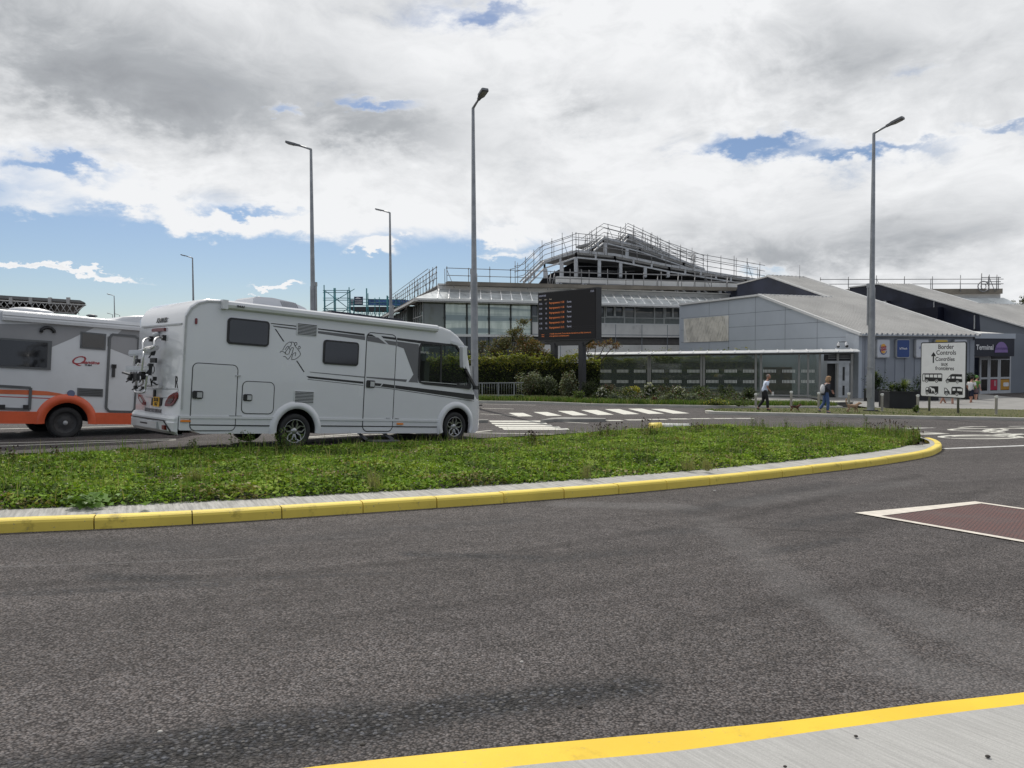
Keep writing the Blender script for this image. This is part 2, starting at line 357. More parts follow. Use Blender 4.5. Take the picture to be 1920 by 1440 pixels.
def sheet(mb, pts, h=.004, mi=0):
    mb.add([(p[0], p[1], g(p[0], p[1])+h) for p in pts], [tuple(range(len(pts)))], mi)
def slab(mb, pts, top, bot=-.25, mi=0):
    pts = [Vector((p[0], p[1], g(p[0], p[1]))) for p in pts]; mb.prism(pts, (0, 0, bot), (0, 0, top), mi)
def line(mb, a, b, w, h=.004):
    A = G(*a); B = G(*b); d = (B-A); d.z = 0; n = Vector((-d.y, d.x, 0)).normalized()*w/2
    k = max(1, int(d.length/4))
    for i in range(k):
        p = A.lerp(B, i/k); q = A.lerp(B, (i+1)/k); sheet(mb, [p-n, q-n, q+n, p+n], h)
def pix(*l): return [G(*p) for p in l]
PAINT = pm('road_paint', (.57, .56, .50), .7, var=.12, vs=9, stain=.55)
OLDP = pm('worn_road_paint', (.50, .50, .49), .75, var=.3, vs=5, stain=.7)
def ypaint(name, col, scuff):
    m = bpy.data.materials.new(name); m.use_nodes = True; t = NT(m.node_tree); t.n.clear(); oc = t.add('ShaderNodeTexCoord').outputs['Object']
    n = t.noise(oc, 3.5, 6, .7); n2 = t.noise(oc, 28, 5, .7); n3 = t.noise(oc, 1.1, 4, .6)
    c = t.mix(t.ramp(n3, .35, .65), tuple(x*.88 for x in col), col); c = t.mix(t.ramp(n, .56, .72, 0, scuff), c, tuple(x*.42 for x in col)); c = t.mix(t.m('MULTIPLY', t.ramp(n2, .62, .70), .7*scuff/.5), c, (.27, .25, .21))
    p = t.add('ShaderNodeBsdfPrincipled', {'Base Color': c, 'Roughness': .62, 'Specular IOR Level': .3}); b = t.add('ShaderNodeBump', {'Strength': .35, 'Distance': .006, 'Height': n2}); t.l.new(b.outputs[0], p.inputs['Normal'])
    t.add('ShaderNodeOutputMaterial', {'Surface': p.outputs[0]}); return m
YPAINT = pm('yellow_kerb_paint', (.84, .66, .12), .55, var=.1, vs=6, stain=.35, bump=.15)
YPAINT = ypaint('scuffed_kerb_paint', (.80, .62, .115), .8)
YPAINT2 = pm('yellow_strip_paint', (.80, .56, .03), .6, var=.06, vs=8, stain=.18, bump=.12)
# ---- zebra crossing
def crop(px, py): return (860+px/3.5556, 720+py/3.5556)
def crop2(px, py): return (1380+px/3.5556, 740+py/3.5556)
mb = MB()
for q in [[(332,193),(430,193),(495,216),(397,217)], [(497,187),(590,187),(688,212),(590,213)], [(660,180),(760,180),(862,208),(762,210)], [(815,174),(920,173),(1035,205),(930,207)],
          [(972,168),(1070,167),(1205,201),(1100,203)], [(1128,165),(1220,164),(1370,198),(1265,200)], [(1280,167),(1370,166),(1540,196),(1430,198)]]:
    sheet(mb, pix(*[crop(*p) for p in q]))
tag(struct('zebra_crossing', mb, PAINT), 'broad white bars slanting across the road in front of the planting')
mb = MB()
for a, b, y0, y1 in [(200, 545, 245, 253), (215, 580, 259, 268), (238, 615, 273, 282), (262, 668, 285, 294), (290, 727, 296, 306)]:
    sheet(mb, pix(crop(a, y0), crop(b, y0), crop(b+14, y1), crop(a+12, y1)))
struct('crosswalk_bars', mb, PAINT)
mb = MB()
for a, b, y, w in [(990,1090,244,.35), (1118,1243,240,.35), (1265,1385,236.5,.35), (1408,1533,233.5,.35), (1550,1680,231.5,.3), (1700,1828,230.5,.3), (1845,1960,230,.3)]:
    line(mb, crop(a, y), crop(b, y-.5), w)
for a, b, w in [((877,811.4),(1226,818),.1), ((901,776),(995,780.8),.1), ((901,765.5),(963,767),.16), ((1031,789.7),(1103,794),.12), ((690,815),(877,811.4),.1), ((0,831),(330,823),.09), ((0,836.7),(330,825),.09), ((560,822.5),(700,814.5),.09), ((875,812),(922,807),.09),
             ((-60,805.5),(70,803.2),.1), ((150,801.5),(330,797),.1), ((540,822),(690,812),.1), ((1082,810),(1290,815),.09), ((905,757.5),(1005,760),.1)]:
    line(mb, a, b, w)
struct('lane_lines', mb, PAINT)
mb = MB(); line(mb, (1768, 841.5), (2100, 829), .16); line(mb, (1700, 803.8), (1752, 802.2), .15); struct('give_way_line', mb, OLDP)
# ---- long lettering and arrow painted on the road
mb = MB()
def zc(x, y): return (1740+x/10.667, 780+y/10.667)
def pring(cx, cy, rx, ry, w=.16, a0=0, a1=360, n=26):
    P = [G(*zc(cx+rx*math.cos(math.radians(a0+(a1-a0)*i/n)), cy+ry*math.sin(math.radians(a0+(a1-a0)*i/n)))) for i in range(n+1)]
    for p, q in zip(P, P[1:]):
        d = q-p; d.z = 0; nn = Vector((-d.y, d.x, 0)).normalized()*w/2; sheet(mb, [p-nn, q-nn, q+nn, p+nn])
pring(1050, 420, 800, 38, .17); pring(1100, 408, 600, 14, .1); pring(1000, 278, 560, 26, .17); pring(1750, 300, 600, 52, .18, 100, 330); pring(2300, 400, 650, 42, .17)
for a, b, w in [((620,232),(900,215),.14), ((900,215),(1170,215),.14), ((1080,322),(1500,322),.2), ((1250,285),(1500,322),.2), ((1350,375),(1920,360),.2), ((1620,208),(1990,205),.14), ((1030,378),(1900,440),.12), ((1480,250),(2000,240),.2)]:
    line(mb, zc(*a), zc(*b), w)
line(mb, zc(-500, 340), zc(400, 355), .22); line(mb, zc(-100, 318), zc(400, 355), .14); line(mb, zc(-500, 240), zc(130, 238), .14); line(mb, zc(-200, 372), zc(400, 355), .14)
struct('road_lettering', mb, PAINT)
# ---- red patterned patch with white border
A = G(1602, 963); B = G(1828, 941.5); d = G(1920, 1018.5)-A; C = B+d*1.9; D = A+d*1.9
e = d.normalized(); f = (B-A).normalized()
Ai = A+e*.27+f*.10; Bi = B+e*.14-f*.10; Ci = C+e*(-.2)-f*.10; Di = D-e*.2+f*.10
def redmat():
    m = bpy.data.materials.new('red_imprinted_asphalt'); m.use_nodes = True; t = NT(m.node_tree); t.n.clear()
    oc = t.add('ShaderNodeTexCoord').outputs['Object']
    mp = t.add('ShaderNodeMapping', {'Vector': oc, 'Rotation': (0, 0, -math.atan2(e.y, e.x)+.5)}).outputs[0]
    br = t.add('ShaderNodeTexBrick', {'Vector': mp, 'Scale': 9., 'Color1': (.19, .075, .062, 1), 'Color2': (.14, .068, .06, 1), 'Mortar': (.05, .03, .032, 1), 'Mortar Size': .06})
    n = t.noise(oc, 2.5, 6, .7); c = t.mix(t.ramp(n, .45, .65, 0, .75), br.outputs['Color'], (.09, .068, .066))
    p = t.add('ShaderNodeBsdfPrincipled', {'Base Color': t.mix(.35, c, br.outputs['Color']), 'Roughness': .85})
    b = t.add('ShaderNodeBump', {'Strength': .8, 'Distance': .01, 'Height': t.m('SUBTRACT', t.noise(oc, 60, 3), br.outputs['Fac'])}); t.l.new(b.outputs[0], p.inputs['Normal'])
    t.add('ShaderNodeOutputMaterial', {'Surface': p.outputs[0]}); return m
def grid_sheet(mb, a, b, c, d, h, n=10, m=10):
    vs = []
    for i in range(n+1):
        for j in range(m+1):
            p = a.lerp(b, i/n).lerp(d.lerp(c, i/n), j/m); vs.append((p.x, p.y, g(p.x, p.y)+h))
    mb.add(vs, [(i*(m+1)+j, i*(m+1)+j+1, (i+1)*(m+1)+j+1, (i+1)*(m+1)+j) for i in range(n) for j in range(m)])
mb = MB(); grid_sheet(mb, Ai, Bi, Ci, Di, .007, 24, 48); struct('red_road_patch', mb, redmat())
mb = MB(); 
for q in ([A, Ai, Bi, B], [B, Bi, Ci, C], [C, Ci, Di, D], [D, Di, Ai, A]): grid_sheet(mb, q[0], q[1], q[2], q[3], .012, 2, 48)
struct('patch_border', mb, pm('cream_paint', (.62, .57, .50), .75, var=.12, vs=7, stain=.5))

# ---- traffic island
nearpx = [(-500, 1032), (-200, 1013), (0, 1000), (228, 990), (424, 979), (602, 967), (764, 956), (907, 946), (1036, 936), (1148, 927), (1250, 917.5), (1340, 908.5), (1430, 899), (1530, 887), (1620, 876), (1700, 864), (1745, 855), (1764, 846)]
near = catmull([G(*p) for p in nearpx], 12)
tip = catmull([G(*p) for p in [(1764, 846), (1766, 841), (1760, 835), (1742, 829), (1712, 824), (1660, 820)]], 6)
farpx = [(1660, 820), (1600, 817), (1450, 813), (1285, 812), (1100, 822), (900, 834), (600, 847), (300, 858), (0, 868), (-300, 878), (-600, 890)]
far = catmull([G(*p) for p in farpx], 8)
def offset(P, w):
    out = []
    for i, p in enumerate(P):
        d = P[min(i+1, len(P)-1)]-P[max(i-1, 0)]; n = Vector((-d.y, d.x, 0)).normalized(); q = p+n*w; out.append(Vector((q.x, q.y, g(q.x, q.y))))
    return out
def resample(P, step):
    out = [P[0].copy()]; acc = 0
    for a, b in zip(P, P[1:]):
        L = (b-a).length; 
        while acc+L >= step:
            t = (step-acc)/L; a = a.lerp(b, t); out.append(a.copy()); L = (b-a).length; acc = 0
        acc += L
    return out
edge = near+tip[1:]
def kerb_stones(P, step, nsub, w, h, mats, name, yellow=True, end=None):
    mb = MB(); fine = resample(P, step/nsub); 
    prof = [(0.0, -.06), (0.0, h-.035), (.012, h-.012), (.035, h), (w, h), (w, -.06)]
    for s0 in range(0, len(fine)-nsub, nsub):
        seg = fine[s0:s0+nsub+1]; seg = [p.copy() for p in seg]
        d = (seg[1]-seg[0]).normalized(); seg[0] = seg[0]+d*.006; d = (seg[-1]-seg[-2]).normalized(); seg[-1] = seg[-1]-d*.006
        vs = []; fs = []; m = len(prof); jz = random.uniform(-.004, .004); jy = random.uniform(-.004, .004)
        for i, p in enumerate(seg):
            d = fine[min(s0+i+1, len(fine)-1)]-fine[max(s0+i-1, 0)]; n = Vector((-d.y, d.x, 0)).normalized()
            for a, b in prof: q = p+n*(a+jy); vs.append((q.x, q.y, g(p.x, p.y)+b+jz))
        for i in range(len(seg)-1):
            for k in range(m): k2 = (k+1) % m; fs.append((i*m+k, i*m+k2, (i+1)*m+k2, (i+1)*m+k))
        fs += [tuple(range(m)), tuple((len(seg)-1)*m+k for k in range(m))]
        mb.add(vs, fs, 0)
    return struct(name, mb, mats)
kerb_stones(edge[:-6], .915, 4, .15, .125, YPAINT, 'yellow_kerb')
mb = MB(); o1 = offset(edge, .045); o2 = offset(edge, .14)
mb2 = MB()
for i in range(len(edge)-1):
    a, b = o1[i], o1[i+1]; c, d = o2[i+1], o2[i]
    z = lambda p, h: (p.x, p.y, p.z+h)
    mb2.add([z(a, -.05), z(b, -.05), z(b, .10), z(a, .10), z(c, .10), z(d, .10)], [(0, 1, 2, 3), (3, 2, 4, 5)])
struct('kerb_bedding', mb2, pm('kerb_joint', (.05, .04, .03), .9))
def concmat(name, ang, col=(.42, .41, .39), sc=1.0, lo_c=.70):
    m = bpy.data.materials.new(name); m.use_nodes = True; t = NT(m.node_tree); t.n.clear()
    oc = t.add('ShaderNodeTexCoord').outputs['Object']
    mp = t.add('ShaderNodeMapping', {'Vector': oc, 'Rotation': (0, 0, ang)}).outputs[0]; mp = t.add('ShaderNodeMapping', {'Vector': mp, 'Scale': (1.2, 22*sc, 1)}).outputs[0]
    n = t.noise(mp, 1.6, 5, .65, .2); fine = t.noise(oc, 130, 4, .7); big = t.noise(oc, 1.2, 6, .65)
    c = t.mix(t.ramp(n, .3, .7), tuple(x*lo_c for x in col), tuple(x*1.1 for x in col)); c = t.mix(t.ramp(big, .45, .8, 0, .35), c, tuple(x*.55 for x in col))
    c = t.mix(t.ramp(fine, .3, .7, 0, .4), c, tuple(x*.6 for x in col))
    p = t.add('ShaderNodeBsdfPrincipled', {'Base Color': c, 'Roughness': .85, 'Specular IOR Level': .25})
    b = t.add('ShaderNodeBump', {'Strength': .7, 'Distance': .012, 'Height': t.m('ADD', n, t.m('MULTIPLY', fine, .4))}); t.l.new(b.outputs[0], p.inputs['Normal'])
    t.add('ShaderNodeOutputMaterial', {'Surface': p.outputs[0]}); return m
CONC_B = concmat('brushed_concrete', math.radians(63), (.47, .46, .43), .75, .55)
mb = MB(); q1 = offset(edge, .155); q2 = offset(edge, .74); n1 = len(near); 
for i in range(len(edge)-4):
    w = 1.0 if i < n1-10 else max(.35, 1-(i-n1+10)*.05)
    a, b = q1[i], q1[i+1]; c = edge[i+1].lerp(q2[i+1], w); d2 = edge[i].lerp(q2[i], w)
    c = Vector((c.x, c.y, g(c.x, c.y))); d2 = Vector((d2.x, d2.y, g(d2.x, d2.y)))
    mb.add([(a.x, a.y, a.z+.115), (b.x, b.y, b.z+.115), (c.x, c.y, c.z+.118), (d2.x, d2.y, d2.z+.118)], [(0, 1, 2, 3)])
struct('island_margin', mb, CONC_B)
# planted bed of the island
NB = 200
def along(P, n):
    L = [0]; 
    for a, b in zip(P, P[1:]): L.append(L[-1]+(b-a).length)
    L = np.array(L); A = np.array([tuple(p) for p in P]); s = np.linspace(0, L[-1], n); return np.stack([np.interp(s, L, A[:, k]) for k in range(3)], 1)
i_in = offset(near, .66)
cut = [p for p in i_in if p.x < G(1722, 835).x]
inner = along(cut + [G(1724, 833)], NB)
outer = along([G(1724, 833)] + far[4:], NB)[::-1]
outer = np.array([(p[0], p[1], p[2]) for p in outer])
def bed_pt(u, v):
    i = u*(NB-1); k = np.clip(i.astype(int), 0, NB-2); f = (i-k)[:, None]
    a = inner[k]*(1-f)+inner[k+1]*f; b = outer[k]*(1-f)+outer[k+1]*f
    p = a*(1-v[:, None])+b*v[:, None]; return p
def gv(p): return -.025*np.clip(p[:, 0], -20, 22) - .015*np.clip(p[:, 1], -10, 38)
from mathutils import noise as mn
def hgt(p, v):
    h = np.array([mn.noise(Vector((q[0]*.55, q[1]*.55, 0)))*.10 + mn.noise(Vector((q[0]*2.1, q[1]*2.1, 3)))*.06 for q in p])
    prof = np.clip(v/.06, 0, 1)**.5*np.clip((1-v)/.1, 0, 1)**.6
    low = np.clip((v-.35)/.4, 0, 1)*np.clip((3.5-p[:, 0])/3, 0, 1)*.07
    return .12 + prof*np.clip(.12-low+h, .02, .4)
mb = MB(); nv = 10
U, V = np.meshgrid(np.linspace(0, 1, NB), np.linspace(0, 1, nv)); P = bed_pt(U.ravel(), V.ravel()); H = hgt(P, V.ravel())*.55+.03; Zg = gv(P)
mb.add([(p[0], p[1], z+h) for p, z, h in zip(P, Zg, H)], [(j*NB+i, j*NB+i+1, (j+1)*NB+i+1, (j+1)*NB+i) for j in range(nv-1) for i in range(NB-1)], 0, True)
mb.add([(a[0], a[1], z) for a, zz in zip(outer, gv(outer)) for z in (zz-.05, zz+.15)], [(2*i, 2*i+2, 2*i+3, 2*i+1) for i in range(NB-1)])
struct('island_soil', mb, pm('dark_soil', (.035, .045, .018), .95, var=.4, vs=20))
# leaves: density falls with distance because they get smaller in view
LG = [leafmat('clover_mid', (.16, .265, .035), rough=.8), leafmat('clover_light', (.27, .36, .065), rough=.8), leafmat('clover_dark', (.075, .12, .025), rough=.8), leafmat('clover_dry', (.25, .22, .08))]
def scatter_bed(N, umin=0, umax=1, vmin=0, vmax=1, dh=.05):
    u = rng.random(N)*(umax-umin)+umin; v = rng.random(N)*(vmax-vmin)+vmin
    p = bed_pt(u, v); h = hgt(p, v); p[:, 2] = gv(p)+h-rng.random(N)**1.5*dh; return p, u, v
p, u, v = scatter_bed(230000, dh=.07)
keep = rng.random(len(p)) < np.clip(13/np.hypot(p[:, 0], p[:, 1]), .35, 1); p = p[keep]
cl = np.array([mn.noise(Vector((q[0]*1.1, q[1]*1.1, 9))) for q in p[::1]])
mi = rng.choice(3, len(p), p=[.55, .25, .2]); mi[(cl > .22) & (rng.random(len(p)) < .6)] = 1; mi[(cl < -.25) & (rng.random(len(p)) < .6)] = 2; dry = np.array([mn.noise(Vector((q[0]*.7+40, q[1]*1.4, 2))) for q in p]); mi[(dry > .28) & (rng.random(len(p)) < .35)] = 3; mi[rng.random(len(p)) < .02] = 3
tag(leaf_mesh('clover', p, .027, LG, mi, up=.7, asp=.75), 'dense green clover and weeds covering the traffic island', 'clover', kind='stuff')
# rough grass tufts along the margin and taller weeds
def blades(name, roots, hts, lean, mat, w=.006, parent=None, mats=None, mi=None):
    N = len(roots); roots = np.asarray(roots, float); a = rng.random(N)*6.28; l = rng.random(N)*lean
    top = roots+np.stack([np.cos(a)*l*hts, np.sin(a)*l*hts, hts], 1); mid = roots+np.stack([np.cos(a)*l*hts*.3, np.sin(a)*l*hts*.3, hts*.6], 1)
    s = np.stack([-np.sin(a), np.cos(a), np.zeros(N)], 1)*w; 
    v = np.stack([roots-s, roots+s, mid+s*.8, mid-s*.8, top+s*.15, top-s*.15], 1).reshape(-1, 3); me = bpy.data.meshes.new(name)
    me.vertices.add(6*N); me.vertices.foreach_set('co', v.ravel()); idx = np.array([0, 1, 2, 3, 3, 2, 4, 5])
    me.loops.add(8*N); me.loops.foreach_set('vertex_index', (idx[None]+np.arange(N)[:, None]*6).ravel())
    me.polygons.add(2*N); me.polygons.foreach_set('loop_start', np.arange(2*N)*4); me.polygons.foreach_set('loop_total', np.full(2*N, 4))
    for m in (mats or [mat]): me.materials.append(m)
    if mi is not None: me.polygons.foreach_set('material_index', np.repeat(mi, 2).astype(np.int32))
    me.update(calc_edges=True); return link(name, me, parent, parent is not None)
p, u, v = scatter_bed(16000, dh=.12); h = .05+rng.random(len(p))**2*.22
tag(blades('grass_blades', p, h, .7, None, .004, mats=[leafmat('grass_mid', (.12, .2, .03)), leafmat('grass_dry', (.3, .27, .12))], mi=(rng.random(len(p)) < .25).astype(int)), 'thin grass blades and dry stalks standing out of the clover', 'grass', kind='stuff')
# seed heads and clover flowers
fp, u, v = scatter_bed(1500, dh=.0); mb = MB()
for q in fp:
    r = random.uniform(.006, .012); mb.add([(q[0]+a*r, q[1]+b*r, q[2]+.03+c*r) for a, b, c in ((1,0,0),(0,1,0),(-1,0,0),(0,-1,0),(0,0,1),(0,0,-1))], [(0,1,4),(1,2,4),(2,3,4),(3,0,4),(1,0,5),(2,1,5),(3,2,5),(0,3,5)], random.choice([0, 0, 1, 1, 2]))
tag(mb.build('clover_flowers', [pm('flower_pink', (.32, .16, .2), .8), pm('flower_brown', (.06, .035, .03), .9), pm('flower_white', (.6, .6, .5), .8)]), 'small pink and brown clover heads over the green bed', 'flowers', kind='stuff')
# tall weeds at their places
GR = [leafmat('weed_green', (.10, .16, .035)), leafmat('weed_dark', (.05, .08, .02)), pm('seed_head', (.035, .02, .018), .9), leafmat('weed_dry', (.18, .12, .06))]
def weed(px, py, hpx, spread, n, brown, label, dens=160):
    base = G(px, py, .2); hm = hpx/1450*base.y; t = thing('weed_clump', label, 'weed', base, group='tall weeds on the island')
    mb = MB(); lp = []; ml = []
    for i in range(n):
        a = random.uniform(0, 6.28); r = random.uniform(0, spread); x, y = r*math.cos(a), r*math.sin(a)*.6; h = hm*random.uniform(.55, 1.05); lx, ly = random.uniform(-.12, .12)*h, random.uniform(-.1, .1)*h
        mb.tube([(x, y, -.12), (x+lx*.4, y+ly*.4, h*.5), (x+lx, y+ly, h)], [.004, .003, .002], 4, 0, False)
        for k in range(random.randint(1, 3)):
            if brown and random.random() < .8: ox, oy, oz = random.uniform(-.05, .05), random.uniform(-.05, .05), random.uniform(-.06, 0); mb.tube([(x+lx*.8, y+ly*.8, h*.85), (x+lx+ox, y+ly+oy, h+oz)], .0022, 4, 0, False); mb.sphere((x+lx+ox, y+ly+oy, h+oz+.008), (.011, .011, .016), 4, 1)
        for k in range(int(dens/n)):
            s = random.random()**1.3*(.65 if brown else 1.0); lp.append((x+lx*s+random.gauss(0, .03), y+ly*s+random.gauss(0, .03), h*s+random.gauss(0, .015))); ml.append(3 if brown and random.random() < .2 else random.choice([0, 0, 1]))
    mb.build('stems', [GR[3], GR[2]], t)
    leaf_mesh('leaves', np.array(lp), .022, GR, np.array(ml), t, up=.3, asp=.35, world=False)
for a in [(462, 840, 34, .30, 9, False, 'grey-green weed clump below the gap behind the rear wheel', 420), (545, 845, 40, .28, 10, False, 'bushy bright weed in front of the motorhome rear wheel', 700),
          (1625, 812, 52, .10, 3, False, 'single tall thin weed stalk in front of the tan dog', 120), (1678, 822, 36, .35, 16, True, 'brown seed-headed weed near the rounded tip of the island', 420),
          (1715, 828, 30, .2, 9, True, 'small dark weed with brown heads at the very tip of the bed', 200), (1425, 806, 26, .22, 8, False, 'upright green weed on the bed below the walking man', 300),
          (1475, 808, 26, .12, 5, False, 'slim green weed between man and small dog, on the bed', 140), (1000, 826, 20, .3, 12, True, 'low brown-headed weeds right of the motorhome nose', 160),
          (1140, 818, 26, .45, 22, True, 'wide patch of dark seed heads left of the white and yellow block', 420), (1215, 815, 30, .28, 12, True, 'brown-topped weeds beside the yellow end of the block', 260),
          (1310, 810, 20, .35, 14, True, 'reddish weed patch right of the white block', 360), (362, 842, 20, .12, 5, False, 'thin lone weed under the motorhome side lockers', 120),
          (100, 852, 20, .1, 4, True, 'spindly stalk with brown top under the red-trimmed camper', 60), (12, 862, 26, .15, 5, True, 'leafy stalk at the left end of the island', 160),
          (1555, 808, 22, .5, 18, False, 'hazy low weeds behind the bed near the woman', 300), (1640, 815, 24, .3, 12, True, 'dark-stemmed weeds under the lamp post', 260)]:
    weed(*a)
for i, (px, py) in enumerate([(1290, 880), (1325, 882), (365, 905), (1100, 895), (700, 915)]):
    b = G(px, py, .15); N = 70; rr = np.array([b]*N)+rng.normal(0, .05, (N, 3))*np.array([1, 1, 0]); o = blades('grass_tuft', rr, .1+rng.random(N)*.14, 1.0, leafmat('tuft_dry', (.24, .24, .1)), .004)
    tag(o, ['straw-coloured grass tuft overhanging the concrete margin, left one of the pair', 'straw-coloured grass tuft overhanging the margin, right one of the pair', 'pale dry tuft at the left of the bed front', 'small dry tuft mid bed edge', 'dry tuft below the motorhome door'][i], 'grass tuft', 'dry grass tufts')
# large-leaved plant at left front
b = G(178, 938, .2); 
tag(leaf_mesh('broadleaf_plant', np.array([b]*46)+rng.normal(0, .11, (46, 3))*np.array([1.6, .7, .35]), .06, [leafmat('broad_leaf', (.13, .23, .05))], [1], up=1.2, asp=.7), 'low plant with large pale leaves at the front left of the bed', 'plant')
# white and yellow block at the far edge
b = G(1258, 813); t = thing('kerb_block', 'white concrete block with yellow painted end beyond the clover', 'kerb block', (b.x, b.y, g(b.x, b.y)))
mb = MB(); w = .48; mb.tube([(-w, 0, .14), (w*1.1, 0, .12)], .16, 10); mb.box((-w, -.14, -.05), (w*1.1, .16, .2)); mb.build('body', pm('block_white', (.6, .6, .58), .7, stain=.3), t)
mb = MB(); mb.tube([(-w-.12, 0, .13), (-w+.22, 0, .145)], .17, 12); mb.box((-w-.12, -.15, -.05), (-w+.22, .165, .2)); mb.build('end_cap', pm('block_yellow', (.75, .6, .12), .6, stain=.3), t)

# ---- pavement in the foreground
ya = [(100, 1515), (400, 1466), (567, 1440), (827, 1411.6), (1096, 1387), (1454, 1354), (1723, 1320), (1920, 1298), (2200, 1262)]
yb = [(150, 1555), (600, 1487), (961, 1438), (1275, 1408), (1544, 1370), (1813, 1334), (1920, 1321), (2200, 1282)]
A = catmull([G(*p, .02) for p in ya], 8); B = catmull([G(*p, .02) for p in yb], 8); A = along(A, 60); B = along(B, 60)
mb = MB(); mb.add([(a[0], a[1], g(a[0], a[1])+z) for a in A for z in (-.03, .02)] + [(b[0], b[1], g(b[0], b[1])+.022) for b in B], [(2*i, 2*i+2, 2*i+3, 2*i+1) for i in range(59)]+[(2*i+1, 2*i+3, 120+i+1, 120+i) for i in range(59)])
struct('yellow_edge_strip', mb, ypaint('strip_paint', (.78, .53, .035), .35))
mb = MB(); nb = [(b[0], b[1], g(b[0], b[1])+.022) for b in B]; mb.add(nb+[(b[0]*1+.6, b[1]-8, g(b[0]+.6, b[1]-8)+.022) for b in B], [(i, i+1, 61+i, 60+i) for i in range(59)])
struct('near_pavement', mb, concmat('pavement_concrete', math.radians(57), (.45, .445, .43), 1.5, .86))
mb = MB()
for px, py, s in [(1605, 1380, .010), (1852, 1418, .012), (1472, 1437, .009), (1087, 1326, .016), (978, 1241, .012), (680, 1396, .014), (300, 1372, .013), (1700, 1290, .006), (1340, 920, .02)]:
    b = G(px, py, .03); mb.sphere((b.x, b.y, b.z), (s, s*.8, s*.5), 5, random.choice([0, 1]))
tag(mb.build('loose_stones', [pm('stone_dark', (.05, .045, .04), .9), pm('stone_pale', (.45, .43, .4), .9)]), 'a few loose stones on road and pavement', 'stones', kind='stuff')

# ---- far side: verge, pavement, plaza
GRASSM = pm('verge_turf', (.10, .10, .05), .95, var=.4, vs=6, bump=.6, bs=30, spec=.1)
CONC = pm('pale_kerb_concrete', (.42, .41, .37), .85, var=.12, vs=2, stain=.4)
PAVE = pm('plaza_paving', (.23, .225, .215), .85, var=.12, vs=1.2, stain=.3)
kf = catmull([G(*p) for p in [(250, 748), (600, 752), (760, 753.5), (899, 756), (1000, 757.3), (1080, 760), (1141, 762), (1400, 765.5), (1580, 766)]], 6)
def rep(P, z): return [(p.x, p.y, g(p.x, p.y)+z) for p in P]
def kerbline(P, name, w=.15, h=.12):
    o = offset(P, w); mb = MB(); n = len(P)
    mb.add(rep(P, -.05)+rep(P, h-.01)+rep(offset(P, .015), h)+rep(o, h), [(k*n+i, k*n+i+1, (k+1)*n+i+1, (k+1)*n+i) for k in range(3) for i in range(n-1)]); struct(name, mb, CONC)
kerbline(kf, 'far_kerb')
o = offset(kf, .15); mb = MB(); q = [p for p in o if p.x < G(1430, 764).x]; n = len(q)
mb.add(rep(q, .115)+[(p.x+4, p.y+22, g(p.x+4, p.y+22)+.13) for p in q], [(i, i+1, n+i+1, n+i) for i in range(n-1)], 0); struct('verge', mb, GRASSM)
mb = MB(); q = [p for p in o if p.x >= G(1420, 764).x]; n = len(q); mb.add(rep(q, .117)+[(p.x+4, p.y+22, g(p.x+4, p.y+22)+.135) for p in q], [(i, i+1, n+i+1, n+i) for i in range(n-1)]); struct('far_pavement', mb, PAVE)
p3 = catmull([G(*p) for p in [(1322, 774), (1334, 776.5), (1400, 778.5), (1500, 780.5), (1600, 783), (1740, 786), (1920, 789), (2200, 794)]], 6)
kerbline(p3, 'strip_kerb', .3)
back = catmull([G(*p) for p in [(1322, 773.5), (1340, 771.5), (1400, 770.5), (1500, 769.8), (1600, 769.5), (1760, 770), (1920, 773), (2200, 778)]], 6)
o = along(offset(p3, .3), 50); b = along(back, 50); mb = MB()
mb.add([(p[0], p[1], g(p[0], p[1])+.118) for p in o]+[(p[0], p[1], g(p[0], p[1])+.122) for p in b]+[(p[0], p[1], g(p[0], p[1])-.02) for p in b], [(i, i+1, 50+i+1, 50+i) for i in range(49)]+[(50+i, 51+i, 101+i, 100+i) for i in range(49)]); struct('grass_strip', mb, GRASSM)
STRIP_O, STRIP_B = o, b
s0 = [p for p in b if p[0] > G(1632, 769).x]
mb = MB(); n = len(s0); mb.add([(p[0], p[1]-.02, g(p[0], p[1])+.126) for p in s0]+[(p[0]+3, p[1]+30, g(p[0]+3, p[1]+30)+.14) for p in s0], [(i, i+1, n+i+1, n+i) for i in range(n-1)]); struct('plaza', mb, PAVE)
mb = MB(); sheet(mb, [G(1632, 769), G(1600, 764), G(1600, 764)+Vector((1, 10, 0)), G(1632, 769)+Vector((6, 14, 0))], .12); struct('plaza_corner', mb, PAVE)
mb = MB(); line(mb, (1452, 766), (1476, 768.5), .16, .01); line(mb, (1476, 768.5), (1520, 768.7), .14, .01); struct('yellow_bay_line', mb, YPAINT2)
mb = MB(); sheet(mb, [G(1445, 766), G(1600, 766), G(1600, 770), G(1445, 770)], .006); 
# thin grass on verges
def verge_grass(P0, P1, N, h0, h1, name, label):
    i = rng.random(N)*(len(P0)-1); k = i.astype(int); f = (i-k)[:, None]; a = P0[k]*(1-f)+P0[np.minimum(k+1, len(P0)-1)]*f; b = P1[k]*(1-f)+P1[np.minimum(k+1, len(P1)-1)]*f
    t = rng.random(N)[:, None]; p = a*(1-t)+b*t; p[:, 2] = gv(p)+.115
    tag(blades(name, p, h0+rng.random(N)*(h1-h0), .8, None, .012, mats=[leafmat('verge_g', (.10, .17, .03)), leafmat('verge_d', (.05, .09, .02)), leafmat('verge_y', (.26, .24, .1))], mi=rng.choice(3, N, p=[.55, .3, .15])), label, 'grass', kind='stuff')
K0 = along(offset(kf, .2), 60); K1 = along(offset(kf, 1.9), 60)
verge_grass(K0, K1, 26000, .08, .26, 'verge_grass', 'rough green grass along the kerb in front of the shrubs')
